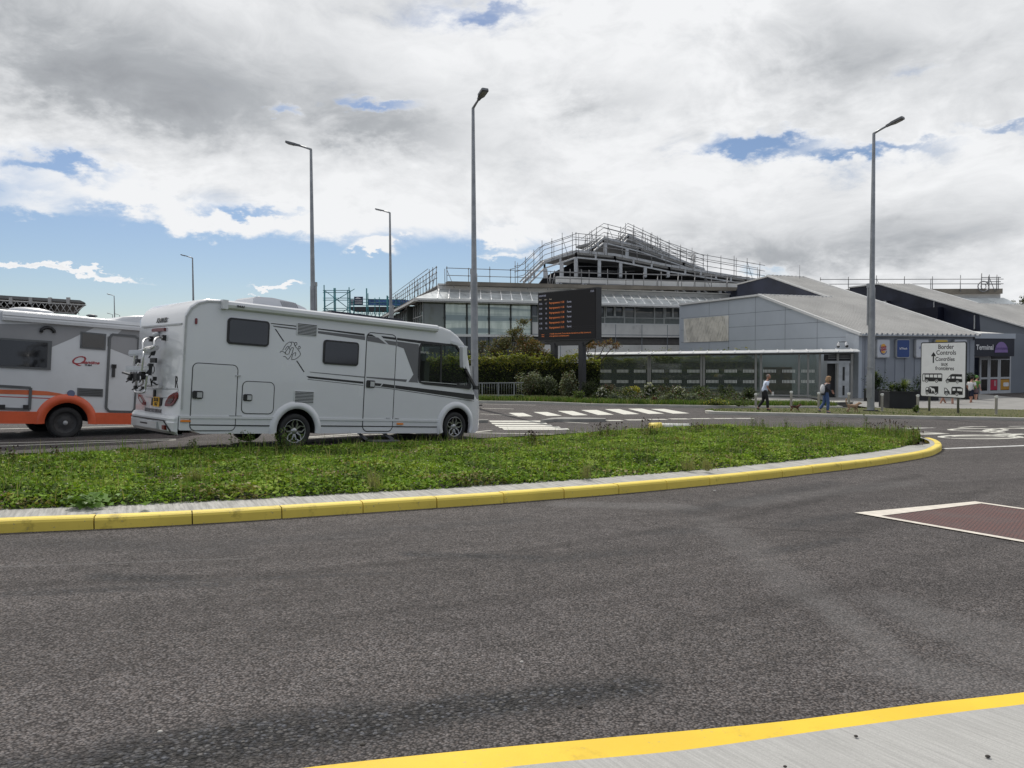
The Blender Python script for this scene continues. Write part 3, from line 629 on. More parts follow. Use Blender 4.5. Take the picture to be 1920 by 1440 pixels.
verge_grass(STRIP_O, STRIP_B, 4000, .02, .06, 'strip_grass', 'thin grass strip behind the pale kerb under the people')
# refuge islands on the carriageway
mb = MB(); KG = pm('refuge_concrete', (.27, .265, .25), .85, var=.15, vs=2, stain=.4, spec=.2); P = [G(*crop(*q), .10) for q in ((545, 241), (640, 233), (980, 233), (978, 227), (700, 220), (620, 225))]; slab(mb, P, .10); struct('refuge_kerb', mb, KG)
mb = MB(); P = [G(*crop(*q), .09) for q in ((20, 241), (195, 240), (195, 236), (20, 236))]; slab(mb, P, .09); struct('second_refuge_kerb', mb, KG)
# ================================================================== VEHICLES
YAW = math.atan2(1, 1.0248); PITCH = .07
VR = Matrix.Rotation(YAW, 4, 'Z') @ Matrix.Rotation(PITCH, 4, 'Y')
WHITE = pm('motorhome_white', (.62, .63, .655), .24, var=.02, vs=1.2, coat=.5, stain=.05)
WHITE2 = pm('bumper_white', (.60, .61, .63), .35, var=.06, vs=2, stain=.25, coat=.2)
BLACK = pm('black_plastic', (.018, .018, .02), .45, var=.2); GREYD = pm('grey_graphic', (.13, .13, .14), .35, var=.05)
RUB = pm('tyre_rubber', (.022, .022, .023), .8, var=.25, vs=12, bump=.3); ALLOY = pm('alloy', (.42, .42, .43), .3, .9); ALLOYD = pm('alloy_dark', (.02, .02, .022), .35, .3)
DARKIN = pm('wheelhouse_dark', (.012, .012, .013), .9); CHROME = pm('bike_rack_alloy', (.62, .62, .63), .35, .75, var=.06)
SEAM = pm('panel_seam', (.05, .052, .055), .6); SEAML = pm('seam_grey', (.24, .25, .26), .5); ORL = pm('orange_marker', (.75, .22, .02), .3); REDL = pm('red_lens', (.15, .008, .010), .2, coat=.6)
WGL = glass('dark_window', (.3, .3, .32), .12, .06, (.012, .013, .015)); CABGL = glass('cab_glass', (.86, .92, .88), .86, .02, (.02, .025, .025)); LGREY = pm('light_grey_trim', (.42, .43, .44), .4)
class Veh:
    def __init__(s, wheelpx, depth, R=.345, half=1.12, side=-1.15):
        Pw = Vector((0, 0, CAMZ)) + ray(*wheelpx)*depth; s.O = Pw + VR.to_3x3() @ Vector((0, half, -R)); s.M = Matrix.Translation(s.O) @ VR; s.Mi = s.M.inverted(); s.side = side
        s.o = s.Mi @ Vector((0, 0, CAMZ))
    def S(s, px, py, y=None):
        y = s.side if y is None else y; d = s.Mi.to_3x3() @ ray(px, py); t = (y-s.o.y)/d.y; q = s.o+d*t; return (q.x, q.z)
    def Rr(s, px, py, x):
        d = s.Mi.to_3x3() @ ray(px, py); t = (x-s.o.x)/d.x; q = s.o+d*t; return (q.y, q.z)
def zz1(x, y): return (220+x/4.5, 540+y/4.5)
def zz2(x, y): return (560+x/4.5, 540+y/4.5)
def zz3(x, y): return (x/4.5, 540+y/4.5)
def rrect(x0, z0, x1, z1, r, n=5, skew=None):
    P = []
    for cx, cz, a in ((x1-r, z1-r, 0), (x0+r, z1-r, 90), (x0+r, z0+r, 180), (x1-r, z0+r, 270)):
        for k in range(n+1): t = math.radians(a+90*k/n); P.append((cx+r*math.cos(t), cz+r*math.sin(t)))
    return P
def side_poly(P, y, t=.004):  # P list (x,z)
    return [Vector((x, y, z)) for x, z in P], (0, -t, 0)
def side_panel(name, P, mat, par, y, t=.004):
    mb = MB(); pl, e = side_poly(P, y, t); mb.prism(pl, (0, .001, 0), e); return mb.build(name, mat, par)
def side_outline(mb, P, y, w, t=.003, mi=0, closed=True):
    n = len(P)
    for i in range(n if closed else n-1):
        a = P[i]; b = P[(i+1) % n]; mb.beam((a[0], y-t/2, a[1]), (b[0], y-t/2, b[1]), t, w, mi, up=(0, 0, 1) if abs(b[0]-a[0]) > abs(b[1]-a[1]) else (1, 0, 0))
def loft_body(st, hw, yc, rtop=.10):
    """st: list (x, zbottom, ztop, halfwidth, rtop)"""
    mb = MB(); secs = []
    for x, zb, zt, w, r in st:
        P = [(-w, zb), (-w, zb+.3*(zt-zb)), (-w, zt-r)]
        for k in range(1, 6): a = math.radians(180-90*k/5*1.0); P.append((-w+r+r*math.cos(a), zt-r+r*math.sin(a)))
        Q = P+[(-y, z) for y, z in reversed(P)]; secs.append([(x, yc+y, z) for y, z in Q])
    m = len(secs[0]); vs = [p for s_ in secs for p in s_]; fs = []
    for i in range(len(secs)-1):
        for k in range(m): k2 = (k+1) % m; fs.append((i*m+k, i*m+k2, (i+1)*m+k2, (i+1)*m+k))
    fs += [tuple(range(m)), tuple((len(secs)-1)*m+k for k in range(m))]
    mb.add(vs, fs, 0, False); return mb
def smooth_by_angle(o, ang=32):
    me = o.data; bm = bmesh.new(); bm.from_mesh(me)
    for f in bm.faces: f.smooth = True
    for e in bm.edges:
        if len(e.link_faces) == 2 and e.calc_face_angle(0) > math.radians(ang): e.smooth = False
    bm.to_mesh(me); bm.free()
def wheel(par, x, y, z, R, rr, spokes=True, w=.22, cover=False, steer=0):
    e = MB(); Mx = Matrix.Translation((x, y, z)) @ Matrix.Rotation(steer, 4, 'Z') @ Matrix.Rotation(math.pi/2, 4, 'X')  # local +Z -> -Y (outwards on the right side)
    s = 1 if y < 0 else -1
    if s < 0: Mx = Matrix.Translation((x, y, z)) @ Matrix.Rotation(-math.pi/2, 4, 'X')
    hub = MB().box((-.01, -.01, -.01), (.01, .01, .01)).build('wheel', BLACK, par); hub.matrix_basis = Mx
    t = MB(); t.lathe([(rr, -w*.5), (R*.93, -w*.5), (R*.985, -w*.4), (R, -w*.25), (R, w*.25), (R*.985, w*.4), (R*.93, w*.5), (rr+.012, w*.48), (rr, w*.38), (rr*.95, w*.2), (rr*.95, -w*.5)], 40); t.build('tyre', RUB, hub)
    r = MB(); 
    if cover:
        r.lathe([(.001, w*.34), (rr*.35, w*.36), (rr*.5, w*.30), (rr*.9, w*.26), (rr, w*.34)], 32); r.lathe([(.001, w*.42), (rr*.2, w*.40), (rr*.22, w*.34)], 16, mi=1)
        for k in range(8): a = k*math.pi/4; r.box((rr*.62, -.022, w*.27), (rr*.74, .022, w*.285), 2, Matrix.Rotation(a, 4, 'Z'))
        r.build('rim', [pm('steel_wheel', (.035, .035, .037), .6), LGREY, BLACK], hub)
    else:
        r.lathe([(rr*.96, w*.42), (rr*1.0, w*.44), (rr*1.02, w*.40), (rr*.96, w*.1), (rr*.93, -w*.2), (.001, -w*.2)], 40, mi=1)
        r.lathe([(rr*.94, w*.41), (rr*.99, w*.45), (rr*1.01, w*.42)], 40, mi=0); r.lathe([(.001, w*.36), (.03, w*.36), (.06, w*.33), (.075, w*.2)], 20, mi=0)
        for k in range(5):
            M_ = Matrix.Rotation(k*2*math.pi/5+.3, 4, 'Z')
            for sg in (-1, 1):
                P = [Vector(q) for q in ((.045, sg*.005, w*.33), (.045, sg*.040, w*.33), (rr*.62, sg*.072, w*.37), (rr*.97, sg*.030, w*.42), (rr*.97, sg*.010, w*.42), (rr*.66, sg*.048, w*.37))]
                r.prism([M_ @ q for q in P], M_.to_3x3() @ Vector((0, 0, 0)), M_.to_3x3() @ Vector((0, 0, -.03)), 0)
        r.build('rim', [ALLOY, ALLOYD], hub)
    return hub
# ------------------------------------------------------------------ white integrated motorhome
V = Veh((552.7, 808.4), 15.2); S, RR = V.S, V.Rr; YS = -1.15; YC = -.03; HW = 1.12
mh = thing('motorhome', 'large white motorhome with grey and black side stripes and a bike rack on its back', 'motorhome', M=V.M)
XR = S(341.8, 673)[0]
prof = [S(*p) for p in [(342.7, 606.7), (347.8, 589), (357.8, 573.3), (371, 564), (389, 560), (415.6, 561.5), (560, 578), (700, 596), (817.8, 610.5), (830, 612.5), (846.7, 618.9), (860, 629.5), (871, 643), (876, 654), (884, 692), (891, 729), (897.8, 744.4)]]
zsk = S(585, 810)[1]; ZB = zsk
XF = prof[-1][0]; st = []
st.append((XR+.0, ZB+.05, prof[0][1]+.02, HW-.03, .06))
last = XR
for i, (x, z) in enumerate(prof[1:]):
    x = max(x, last+.01); last = x; w = HW
    xs_ = XF-x; w = HW if xs_ > .85 else HW-.09*((.85-xs_)/.85)**2.2
    st.append((x, ZB-.03 if x > XR+.3 else ZB+.03, z, w, .075 if i > 1 else .05))
st.append((XF+.14, ZB+.02, prof[-1][1]-.05, HW-.14, .09)); st.append((XF+.27, ZB+.08, prof[-1][1]-.16, HW-.26, .12)); st.append((XF+.36, ZB+.16, prof[-1][1]-.32, HW-.42, .10))
bodym = loft_body(st, HW, YC)
body = bodym.build('body', [WHITE, DARKIN], mh)
rw = (0.0, .345); fw = S(852.7, 800, -1.12)
def cyl_cut(x, z, r, y0, y1):
    c = MB(); c.tube([(x, y0, z), (x, y1, z)], r, 40, 0, True, False); return c.build('cutter', DARKIN, mh)
for (x, z, r) in ((rw[0], rw[1]+.02, .43), (fw[0], fw[1]+.02, .43)):
    boolean_cut(body, cyl_cut(x, z, r, -1.5, -.75)); boolean_cut(body, cyl_cut(x, z, r, .7, 1.4))
# cab side windows: an opening right through the cab
cabP = [zz2(1018, 790), zz2(1012, 740), zz2(1022, 500), zz2(1035, 470), zz2(1060, 462), zz2(1330, 488), zz2(1365, 540), zz2(1452, 835), zz2(1440, 846), zz2(1060, 806)]
cabS = [S(*p) for p in cabP]
c = MB(); c.prism([Vector((x, -1.6, z)) for x, z in cabS], (0, 0, 0), (0, 3.2, 0)); boolean_cut(body, c.build('cutter', DARKIN, mh))
zs_ = cabS[0][1]-.12; zs2 = cabS[7][1]+.02; ztp = S(868, 648)[1]; xc0 = cabS[0][0]-.5
c = MB(); c.prism([Vector((x, -1.07, z)) for x, z in [(xc0, zs_), (XF-.05, zs_), (XF-.05, zs2), (XF-.4, ztp), (xc0, ztp)]], (0, 0, 0), (0, 2.06, 0)); boolean_cut(body, c.build('cutter', DARKIN, mh))
c = MB(); c.prism([Vector((x, -1.0, z)) for x, z in [(XF-.7, zs2), (XF+.8, zs2), (XF+.8, ztp-.02), (XF-.7, ztp-.02)]], (0, 0, 0), (0, 1.94, 0)); boolean_cut(body, c.build('cutter', DARKIN, mh))
# recess materials
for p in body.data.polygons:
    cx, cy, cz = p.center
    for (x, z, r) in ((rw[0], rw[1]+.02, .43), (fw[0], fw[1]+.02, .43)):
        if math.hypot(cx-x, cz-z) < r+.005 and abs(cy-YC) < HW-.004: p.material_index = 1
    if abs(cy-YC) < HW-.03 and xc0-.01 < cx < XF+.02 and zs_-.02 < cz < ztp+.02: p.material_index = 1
smooth_by_angle(body, 28)
for side, nm in ((YS+.002, 0), (YC+HW-.002, 1)):
    gp = MB(); gp.prism([Vector((x, side, z)) for x, z in cabS], (0, -.004, 0), (0, .004, 0)); w_ = gp.build('cab_window', CABGL, mh)
    fr = MB(); side_outline(fr, cabS, side-.002 if nm == 0 else side+.004, .045, .012); 
    m0 = S(*zz2(1204, 485)); m1 = S(*zz2(1198, 800)); fr.beam((m0[0], side-.003, m0[1]), (m1[0], side-.003, m1[1]), .012, .05, up=(1, 0, 0)); fr.build('window_frame', BLACK, w_)
    a = S(*zz2(1030, 788)); b = S(*zz2(1330, 812)); fr = MB(); fr.beam((a[0], side-.012, a[1]), (b[0], side-.012, b[1]), .01, .014); fr.build('sill_strip', LGREY, w_)
dl = MB(); a = S(*zz2(1330, 800)); b = S(*zz2(1450, 840)); dl.prism([Vector((x, YS-.002, z)) for x, z in (a, S(*zz2(1438, 808)), b, S(*zz2(1330, 830)))], (0, 0, 0), (0, -.004, 0)); dl.build('door_lower_glass', BLACK, mh)
# seats, steering wheel, dashboard seen through the cab glass
x0 = cabS[0][0]; zc_ = cabS[0][1]
for y in (-.62, .5):
    stt = MB(); stt.box((x0+.35, y-.24, zc_-.15), (x0+.5, y+.24, zc_+.48)); stt.box((x0+.37, y-.13, zc_+.48), (x0+.47, y+.13, zc_+.68)); stt.build('cab_seat', pm('seat_fabric', (.10, .095, .09), .9), mh)
sw = MB(); cpt = Vector((x0+1.02, .5, zc_+.16)); sw.tube([cpt+Vector((.09*math.sin(a), .19*math.cos(a), .17*math.sin(a))) for a in [k*math.pi/8 for k in range(17)]], .014, 6); sw.build('steering_wheel', BLACK, mh)
ds = MB(); ds.box((x0+1.12, -.9, zc_-.3), (x0+1.55, .85, zc_+.06)); ds.build('dashboard', DARKIN, mh)
# windscreen band
ws = MB(); pw = [p for p in prof[12:16]]; vs = []
for i, (x, z) in enumerate(pw):
    w = HW-.09*(max(0, .85-(XF-x))/.85)**2.2-.06
    vs += [(x+.01, YC-w, z+.006), (x+.01, YC+w, z+.006)]
ws.add(vs, [(2*i, 2*i+1, 2*i+3, 2*i+2) for i in range(len(pw)-1)]); ws.build('windscreen', CABGL, mh)
# mirror hanging in front of the cab window
mr = MB(); P = [zz2(1385, 500), zz2(1410, 498), zz2(1422, 520), zz2(1420, 600), zz2(1405, 680), zz2(1390, 670), zz2(1386, 600)]; P = [V.S(*p, y=-1.42) for p in P]
mr.prism([Vector((x, -1.42, z)) for x, z in P], (0, 0, 0), (0, .12, 0)); mr.beam(*[Vector((V.S(*q, y=-1.3)[0], yy, V.S(*q, y=-1.3)[1])) for q, yy in ((zz2(1400, 505), -1.4), (zz2(1310, 445), -1.1))], .05, .06); mo = mr.build('mirror', WHITE2, mh)
ma = MB(); 
for z0, z1 in ((690, 835),): a = V.S(*zz2(1420, z0), y=-1.25); b = V.S(*zz2(1490, z1), y=-1.1); ma.beam((a[0], -1.2, a[1]), (b[0], -1.08, b[1]), .04, .07)
ma.build('mirror_bracket', BLACK, mh)
ma = MB(); a = V.S(*zz2(1490, 835)); ma.box((a[0]-.03, -1.2, a[1]-.06), (a[0]+.06, -1.05, a[1]+.03)); ma.build('wiper_arm_mount', BLACK, mh)
# awning cassette
aw = MB(); a0 = S(416, 571); a1 = S(818, 617); 
prf = [(0, -.075), (0, .075), (-.05, .085), (-.10, .055), (-.115, 0), (-.10, -.05), (-.05, -.075)]
vs = [(x, YS+.02+y, zc2+z) for (x, zc2) in (a0, a1) for y, z in prf]; n = len(prf); aw.add(vs, [tuple(range(n)), tuple(n+k for k in range(n))]+[(k, (k+1) % n, n+(k+1) % n, n+k) for k in range(n)]); awn = aw.build('awning_case', WHITE, mh)
e1 = MB(); e1.box((a0[0]-.02, YS-.10, a0[1]-.08), (a0[0]+.08, YS+.02, a0[1]+.085)); e1.build('end_cap', WHITE2, awn)
text_mesh('THULE', .05, BLACK, awn, frameM((S(*zz1(1020, 160))[0], YS-.1, S(*zz1(1020, 160))[1]), (1, 0, -.0), (0, -1, .0)), shear=.2, bold=.002)
# roof box (air conditioner) and solar panels
xa = V.S(474, 570, y=-.72)[0]; zr = S(500, 571)[1]; ka = (V.S(583, 580, y=-.72)[0]-xa)/1.1; ha = (V.S(500, 555, y=-.72)[1]-zr)/.27
ac = MB(); q = [(xa+.0, 0), (xa+.0, .20), (xa+.06, .25), (xa+.35, .27), (xa+.75, .22), (xa+.98, .12), (xa+1.1, 0)]; ac.prism([Vector((xa+(x-xa)*ka, -.72, zr-.02+z*ha)) for x, z in q], (0, 0, 0), (0, .8, 0)); aco = ac.build('roof_air_conditioner', WHITE, mh)
gr = MB()
for k in range(9): gr.beam((xa+(.50+k*.035)*ka, -.725, zr+.19*ha), (xa+(.56+k*.035)*ka, -.725, zr+.06*ha), .006, .010)
gr.build('grille', GREYD, aco)
so_ = MB(); x_0 = V.S(622, 585, y=-.6)[0]; x_1 = V.S(756, 601, y=-.6)[0]; so_.box((x_0, -.6, zr+.02), (x_1, .4, zr+.10)); so_.build('solar_panel', pm('solar', (.02, .02, .03), .2), mh)
# side windows
for P, nm in (([zz1(930, 247), zz1(1283, 283), zz1(1275, 497), zz1(922, 470)], 'bed'), ([zz2(208, 434), zz2(507, 461), zz2(498, 660), zz2(202, 640)], 'kitchen')):
    s_ = [S(*p) for p in P]; xx0 = (s_[0][0]+s_[3][0])/2; xx1 = (s_[1][0]+s_[2][0])/2; zt = (s_[0][1]+s_[1][1])/2; zb_ = (s_[2][1]+s_[3][1])/2
    wf = side_panel('side_window', rrect(xx0, zb_, xx1, zt, .07), BLACK, mh, YS, .022); side_panel('pane', rrect(xx0+.035, zb_+.035, xx1-.035, zt-.035, .05), WGL, wf, YS-.022, .006)
# door and lockers: real seams standing in recessed lines
def seam_rect(P, r, name, par, mat=SEAM, w=.014):
    s_ = [S(*p) for p in P]; xx0 = (s_[0][0]+s_[3][0])/2; xx1 = (s_[1][0]+s_[2][0])/2; zt = (s_[0][1]+s_[1][1])/2; zb_ = (s_[2][1]+s_[3][1])/2
    m_ = MB(); Q = rrect(xx0, zb_, xx1, zt, r); side_outline(m_, Q, YS, w, .004)
    pn = MB(); Q2 = rrect(xx0+.012, zb_+.012, xx1-.012, zt-.012, max(.01, r-.01)); pl, e_ = side_poly(Q2, YS, .006); pn.prism(pl, (0, 0, 0), e_); o_ = pn.build(name, WHITE, par); m_.build('seam', mat, o_); return o_, (xx0, zb_, xx1, zt)
door, dr = seam_rect([zz2(572, 370), zz2(825, 400), zz2(790, 1210), zz2(540, 1210)], .12, 'habitation_door', mh, w=.018)
lock1, l1 = seam_rect([zz1(633, 632), zz1(1020, 650), zz1(992, 1205), zz1(612, 1205)], .1, 'garage_door', mh)
lock2, l2 = seam_rect([zz1(1055, 785), zz1(1325, 797), zz1(1316, 1063), zz1(1047, 1060)], .1, 'locker_door', mh)
def handle(px, par, s=1.0):
    x, z = S(*px); h_ = MB(); h_.prism([Vector((x+a, YS-.006, z+b)) for a, b in rrect(-.10*s, -.075*s, .10*s, .075*s, .03)], (0, 0, 0), (0, -.02, 0)); h_.box((x-.02*s, YS-.045, z-.05*s), (x+.075*s, YS-.026, z+.05*s), 1); return h_.build('handle', [BLACK, LGREY], par)
handle(zz2(604, 810), door, 1.05); handle(zz1(675, 901), lock1, .95); handle(zz1(1097, 924), lock2, .85)
hg = MB()
for p_ in [zz2(752, 1097), zz2(828, 1099), zz1(965, 1077), zz1(1027, 1078), zz1(1017, 740)]: x, z = S(*p_); hg.box((x-.05, YS-.02, z-.012), (x+.05, YS, z+.012))
hg.build('hinges', LGREY, mh)
# skirt line, ledge and marker lamps
sk = MB()
for a, b in ((zz1(615, 1155), zz1(1310, 1163)), (zz2(165, 1163), zz2(1190, 1173))):
    p_, q_ = S(*a), S(*b); sk.beam((p_[0], YS-.004, p_[1]), (q_[0], YS-.004, q_[1]), .008, .022)
sk.build('skirt_line', BLACK, mh)
le = MB()
for a, b in ((zz1(530, 1088), zz1(1330, 1096)), (zz2(160, 1105), zz2(1195, 1122))):
    p_, q_ = S(*a), S(*b); le.beam((p_[0], YS-.004, p_[1]), (q_[0], YS-.004, q_[1]), .03, .045)
le.build('skirt_ledge', WHITE, mh)
for p_ in (zz1(572, 1122), zz1(1517, 997), zz2(853, 1146)):
    x, z = S(*p_); ml = MB(); ml.prism([Vector((x+a, YS, z+b)) for a, b in rrect(-.085, -.018, .085, .018, .012)], (0, 0, 0), (0, -.02, 0)); ml.build('side_marker', ORL, mh)
x, z = S(*zz1(664, 280)); ml = MB(); ml.prism([Vector((x+a, YS, z+b)) for a, b in rrect(-.022, -.055, .022, .055, .02)], (0, 0, 0), (0, -.015, 0)); ml.build('red_marker', REDL, mh)
# wheel arch flares
for (x, z) in ((rw[0], rw[1]+.02), (fw[0], fw[1]+.02)):
    fl = MB(); N = 28; prf = [(.425, -.0), (.425, .035), (.50, .04), (.56, .012), (.57, -.0)]; A0 = math.asin((ZB-.03-z)/.5); vs = []
    for i in range(N+1):
        a = A0+(math.pi-2*A0)*i/N
        for r, y in prf: vs.append((x+r*math.cos(a), YS-y, z+r*math.sin(a)))
    m = len(prf); fl.add(vs, [(i*m+k, i*m+k+1, (i+1)*m+k+1, (i+1)*m+k) for i in range(N) for k in range(m-1)], 0, True); fl.build('wheel_arch', WHITE, mh)
    wheel(mh, x, -1.03 if x < 1 else -1.02, z-.02, .345, .232)
    wheel(mh, x, .92, z-.02, .345, .232)
# louvre vents
for P in ([zz1(1515, 292), zz2(158, 312), zz2(155, 412), zz1(1512, 392)], [zz1(1492, 868), zz2(132, 872), zz2(130, 978), zz1(1488, 965)]):
    s_ = [S(*p) for p in P]; xx0, xx1 = s_[0][0], s_[1][0]; zt = (s_[0][1]+s_[1][1])/2; zb_ = (s_[2][1]+s_[3][1])/2
    vt = side_panel('louvre_vent', rrect(xx0, zb_, xx1, zt, .012), WHITE2, mh, YS, .012); lv = MB()
    for k in range(8): zk = zb_+.02+(zt-zb_-.04)*k/7; lv.box((xx0+.02, YS-.016, zk-.008), (xx1-.02, YS-.011, zk+.008))
    lv.build('slots', SEAM, vt)
# graphics: stripes
def stripes(name, polys, mat, y=YS, t=.003):
    for P in polys: m_ = MB(); s_ = [S(*p) for p in P]; m_.prism([Vector((x, y, z)) for x, z in s_], (0, 0, 0), (0, -t, 0)); m_.build(name, mat, mh)
stripes('black_stripe', [[zz1(1295, 295), zz1(1510, 318), zz1(1510, 327), zz1(1297, 302)], [zz2(163, 340), zz2(556, 386), zz2(556, 403), zz2(163, 350)],
    [zz2(830, 420), zz2(1090, 452), zz2(1020, 466), zz2(830, 440)], [zz2(1090, 452), zz2(1300, 474), zz2(1180, 472), zz2(1040, 462)], [zz2(65, 742), zz2(545, 790), zz2(545, 808), zz2(85, 760)],
    [zz2(813, 820), zz2(1482, 900), zz2(1480, 943), zz2(813, 847)], [zz2(75, 768), zz2(545, 820), zz2(545, 824), zz2(75, 772)], [zz2(813, 853), zz2(1480, 953), zz2(1480, 957), zz2(813, 858)],
    [zz1(1328, 345), zz1(1338, 345), zz1(1410, 452), zz1(1398, 450)], [zz1(1508, 613), zz1(1518, 613), zz1(1580, 708), zz1(1570, 708)], [zz2(0, 640), zz2(6, 640), zz2(48, 706), zz2(40, 708)]], BLACK)
stripes('black_stripe', [[zz2(580, 388), zz2(615, 392), zz2(650, 414), zz2(580, 405)], [zz2(695, 404), zz2(818, 419), zz2(818, 438), zz2(712, 424)], [zz2(575, 793), zz2(590, 795), zz2(590, 815), zz2(575, 812)], [zz2(635, 800), zz2(700, 807), zz2(685, 828), zz2(635, 822)], [zz2(712, 808), zz2(803, 819), zz2(803, 846), zz2(692, 832)], [zz2(640, 832), zz2(803, 852), zz2(803, 856), zz2(640, 836)]], BLACK, YS-.007)
stripes('grey_stripe', [[zz2(578, 408), zz2(668, 418), zz2(740, 474), zz2(578, 448)], [zz2(720, 438), zz2(818, 452), zz2(818, 486), zz2(758, 476)], [zz2(570, 748), zz2(805, 764), zz2(805, 782), zz2(570, 757)]], GREYD, YS-.007)
stripes('grey_stripe', [[zz1(1310, 316), zz1(1510, 340), zz1(1510, 352), zz1(1322, 328)], [zz2(163, 362), zz2(560, 407), zz2(560, 440), zz2(163, 382)],
    [zz2(830, 450), zz2(1014, 475), zz2(1005, 790), zz2(1010, 800), zz2(925, 793), zz2(968, 730), zz2(886, 510), zz2(830, 490)], [zz2(90, 706), zz2(556, 748), zz2(556, 757), zz2(100, 712)], [zz2(813, 765), zz2(915, 772), zz2(905, 793), zz2(813, 782)]], GREYD)
# swallow emblem drawn with thin lines
em = MB()
def stroke(P, w=.009):
    s_ = catmull([Vector((S(*zz1(*p))[0], YS-.003, S(*zz1(*p))[1])) for p in P], 5)
    for a, b in zip(s_, s_[1:]): em.beam(a, b, .004, w, up=(0, 0, 1) if abs(b.x-a.x) > abs(b.z-a.z) else (1, 0, 0))
for P in [[(1372, 545), (1385, 532), (1420, 548)], [(1395, 525), (1420, 480), (1455, 455), (1470, 475), (1440, 510), (1415, 550), (1440, 560)], [(1445, 560), (1465, 510), (1485, 505), (1470, 560), (1440, 600), (1420, 580), (1400, 578)],
          [(1465, 455), (1490, 460), (1500, 490), (1525, 520), (1545, 555), (1530, 580), (1500, 600), (1468, 604)], [(1470, 600), (1480, 560), (1505, 545), (1500, 575)], [(1492, 470), (1505, 458), (1517, 470), (1505, 484), (1493, 475)], [(1525, 500), (1535, 490), (1545, 502), (1535, 514), (1526, 505)], [(1415, 520), (1440, 490), (1455, 520)]]: stroke(P)
em.build('bird_emblem', BLACK, mh)
x, z = S(*zz2(1062, 545)); text_mesh('KNAUS', .075, LGREY, mh, frameM((x, YS-.008, z), (1, 0, 0), (0, -1, 0)))
x, z = S(*zz2(1385, 812)); text_mesh('L I V E  I', .06, LGREY, mh, frameM((x, YS-.012, z), (1, 0, 0), (0, -1, 0)))
# entrance step
sp = MB(); a = S(*zz2(545, 1225), y=-1.2); b = S(*zz2(800, 1225), y=-1.2); zst = ZB-.16
sp.box((a[0]+.1, -1.45, zst-.03), (b[0], -1.2, zst)); sp.beam((a[0]+.1, -1.2, zst), (a[0], -1.0, ZB-.02), .03, .05); sp.beam((b[0], -1.2, zst), (b[0]-.15, -1.0, ZB-.02), .03, .05); sp.build('step', GREYD, mh)
# dark chassis underneath
ch = MB(); ch.box((XR+.3, -.6, ZB-.05), (-.45, .6, ZB+.05)); ch.box((.45, -.6, ZB-.04), (fw[0]-.45, .6, ZB+.05)); ch.tube([(-.0, -.9, .33), (0, .85, .33)], .05, 8); ch.tube([(fw[0], -.9, .33), (fw[0], .85, .36)], .04, 8); ch.build('chassis', DARKIN, mh)
# rear face
def rp(px, py, dx=0.0): y, z = RR(px, py, XR-dx); return Vector((XR-dx, y, z))
rb = MB()
def r8(x, y): return (230+x/8, 640+y/8)
# bumper: bulging beam with lower valance
zb1 = rp(*r8(850, 1085)).z-.05; pts = [(-1.13, 0.02), (-1.10, .10), (-.9, .17), (0, .21), (.85, .17), (1.04, .10), (1.07, .02)]
vs = []; prf = [(0, zb1+.02), (.06, zb1), (.12, zb1-.05), (.11, zb1-.10), (.14, zb1-.12), (.10, zb1-.27), (.0, zb1-.33), (-.15, zb1-.33)]
for y, bx in pts:
    for dx, z in prf: vs.append((XR-dx*(bx/.21)*.9-bx*.2 if dx > 0 else XR-dx+.0, y, z))
m = len(prf); rb.add(vs, [(i*m+k, i*m+k+1, (i+1)*m+k+1, (i+1)*m+k) for i in range(len(pts)-1) for k in range(m-1)]); bp = rb.build('rear_bumper', WHITE2, mh)
bl = MB(); P = [Vector((XR-.155, y, zb1-.09)) for y in (-.85, .82)]; bl.beam(P[0], P[1], .02, .02); bl.beam((XR-.155, -.85, zb1-.09), (XR-.09, -1.02, zb1-.28), .02, .02); bl.build('bumper_groove', BLACK, bp)
rf = MB(); rf.box((XR-.165, -.90, zb1-.25), (XR-.11, -.80, zb1-.17)); rf.build('reflector', REDL, bp)
rf = MB(); rf.box((XR-.18, -.1, zb1-.19), (XR-.14, .25, zb1-.165), 0); rf.box((XR-.172, -.55, zb1-.25), (XR-.12, .75, zb1-.13), 1); rf.build('fog_panel', [BLACK, LGREY], bp)
hb = MB(); hb.box((XR+.05, -.55, ZB-.10), (XR+.3, .1, ZB-.02)); hb.build('tow_bracket', DARKIN, mh)
# lamps
for P in ([(655, 960), (672, 900), (720, 820), (790, 775), (830, 765), (840, 800), (835, 850), (790, 930), (740, 975), (665, 975)], [(262, 790), (285, 800), (315, 850), (352, 910), (352, 955), (330, 955), (290, 910), (262, 860)]):
    lm = MB(); lm.prism([rp(*r8(*p)) for p in P], (.01, 0, 0), (-.035, 0, 0)); lo_ = lm.build('tail_light', REDL, mh)
    ctr = rp(*r8(sum(p[0] for p in P)/len(P), sum(p[1] for p in P)/len(P))); li = MB(); li.prism([ctr+(rp(*r8(*p))-ctr)*.55+Vector((-.036, 0, 0)) for p in P], (0, 0, 0), (-.006, 0, 0)); li.build('lens', pm('smoked_lens', (.05, .03, .03), .15, coat=.6) if P[0][0] > 500 else LGREY, lo_)
pl = MB(); P = [(450, 850), (605, 848), (588, 965), (440, 960)]; pl.prism([rp(*r8(*p)) for p in P], (0, 0, 0), (-.02, 0, 0)); plo = pl.build('number_plate', BLACK, mh)
c_ = rp(*r8(522, 905)); pl = MB(); pl.box((XR-.026, c_.y-.15, c_.z-.09), (XR-.02, c_.y+.15, c_.z+.09)); pl.build('plate_face', pm('plate_yellow', (.72, .40, .03), .5), plo)
text_mesh('52-TR', .085, BLACK, plo, frameM((XR-.028, c_.y, c_.z+.035), (0, -1, 0), (-1, 0, 0)), bold=.003); text_mesh('N-7', .085, BLACK, plo, frameM((XR-.028, c_.y, c_.z-.045), (0, -1, 0), (-1, 0, 0)), bold=.003)
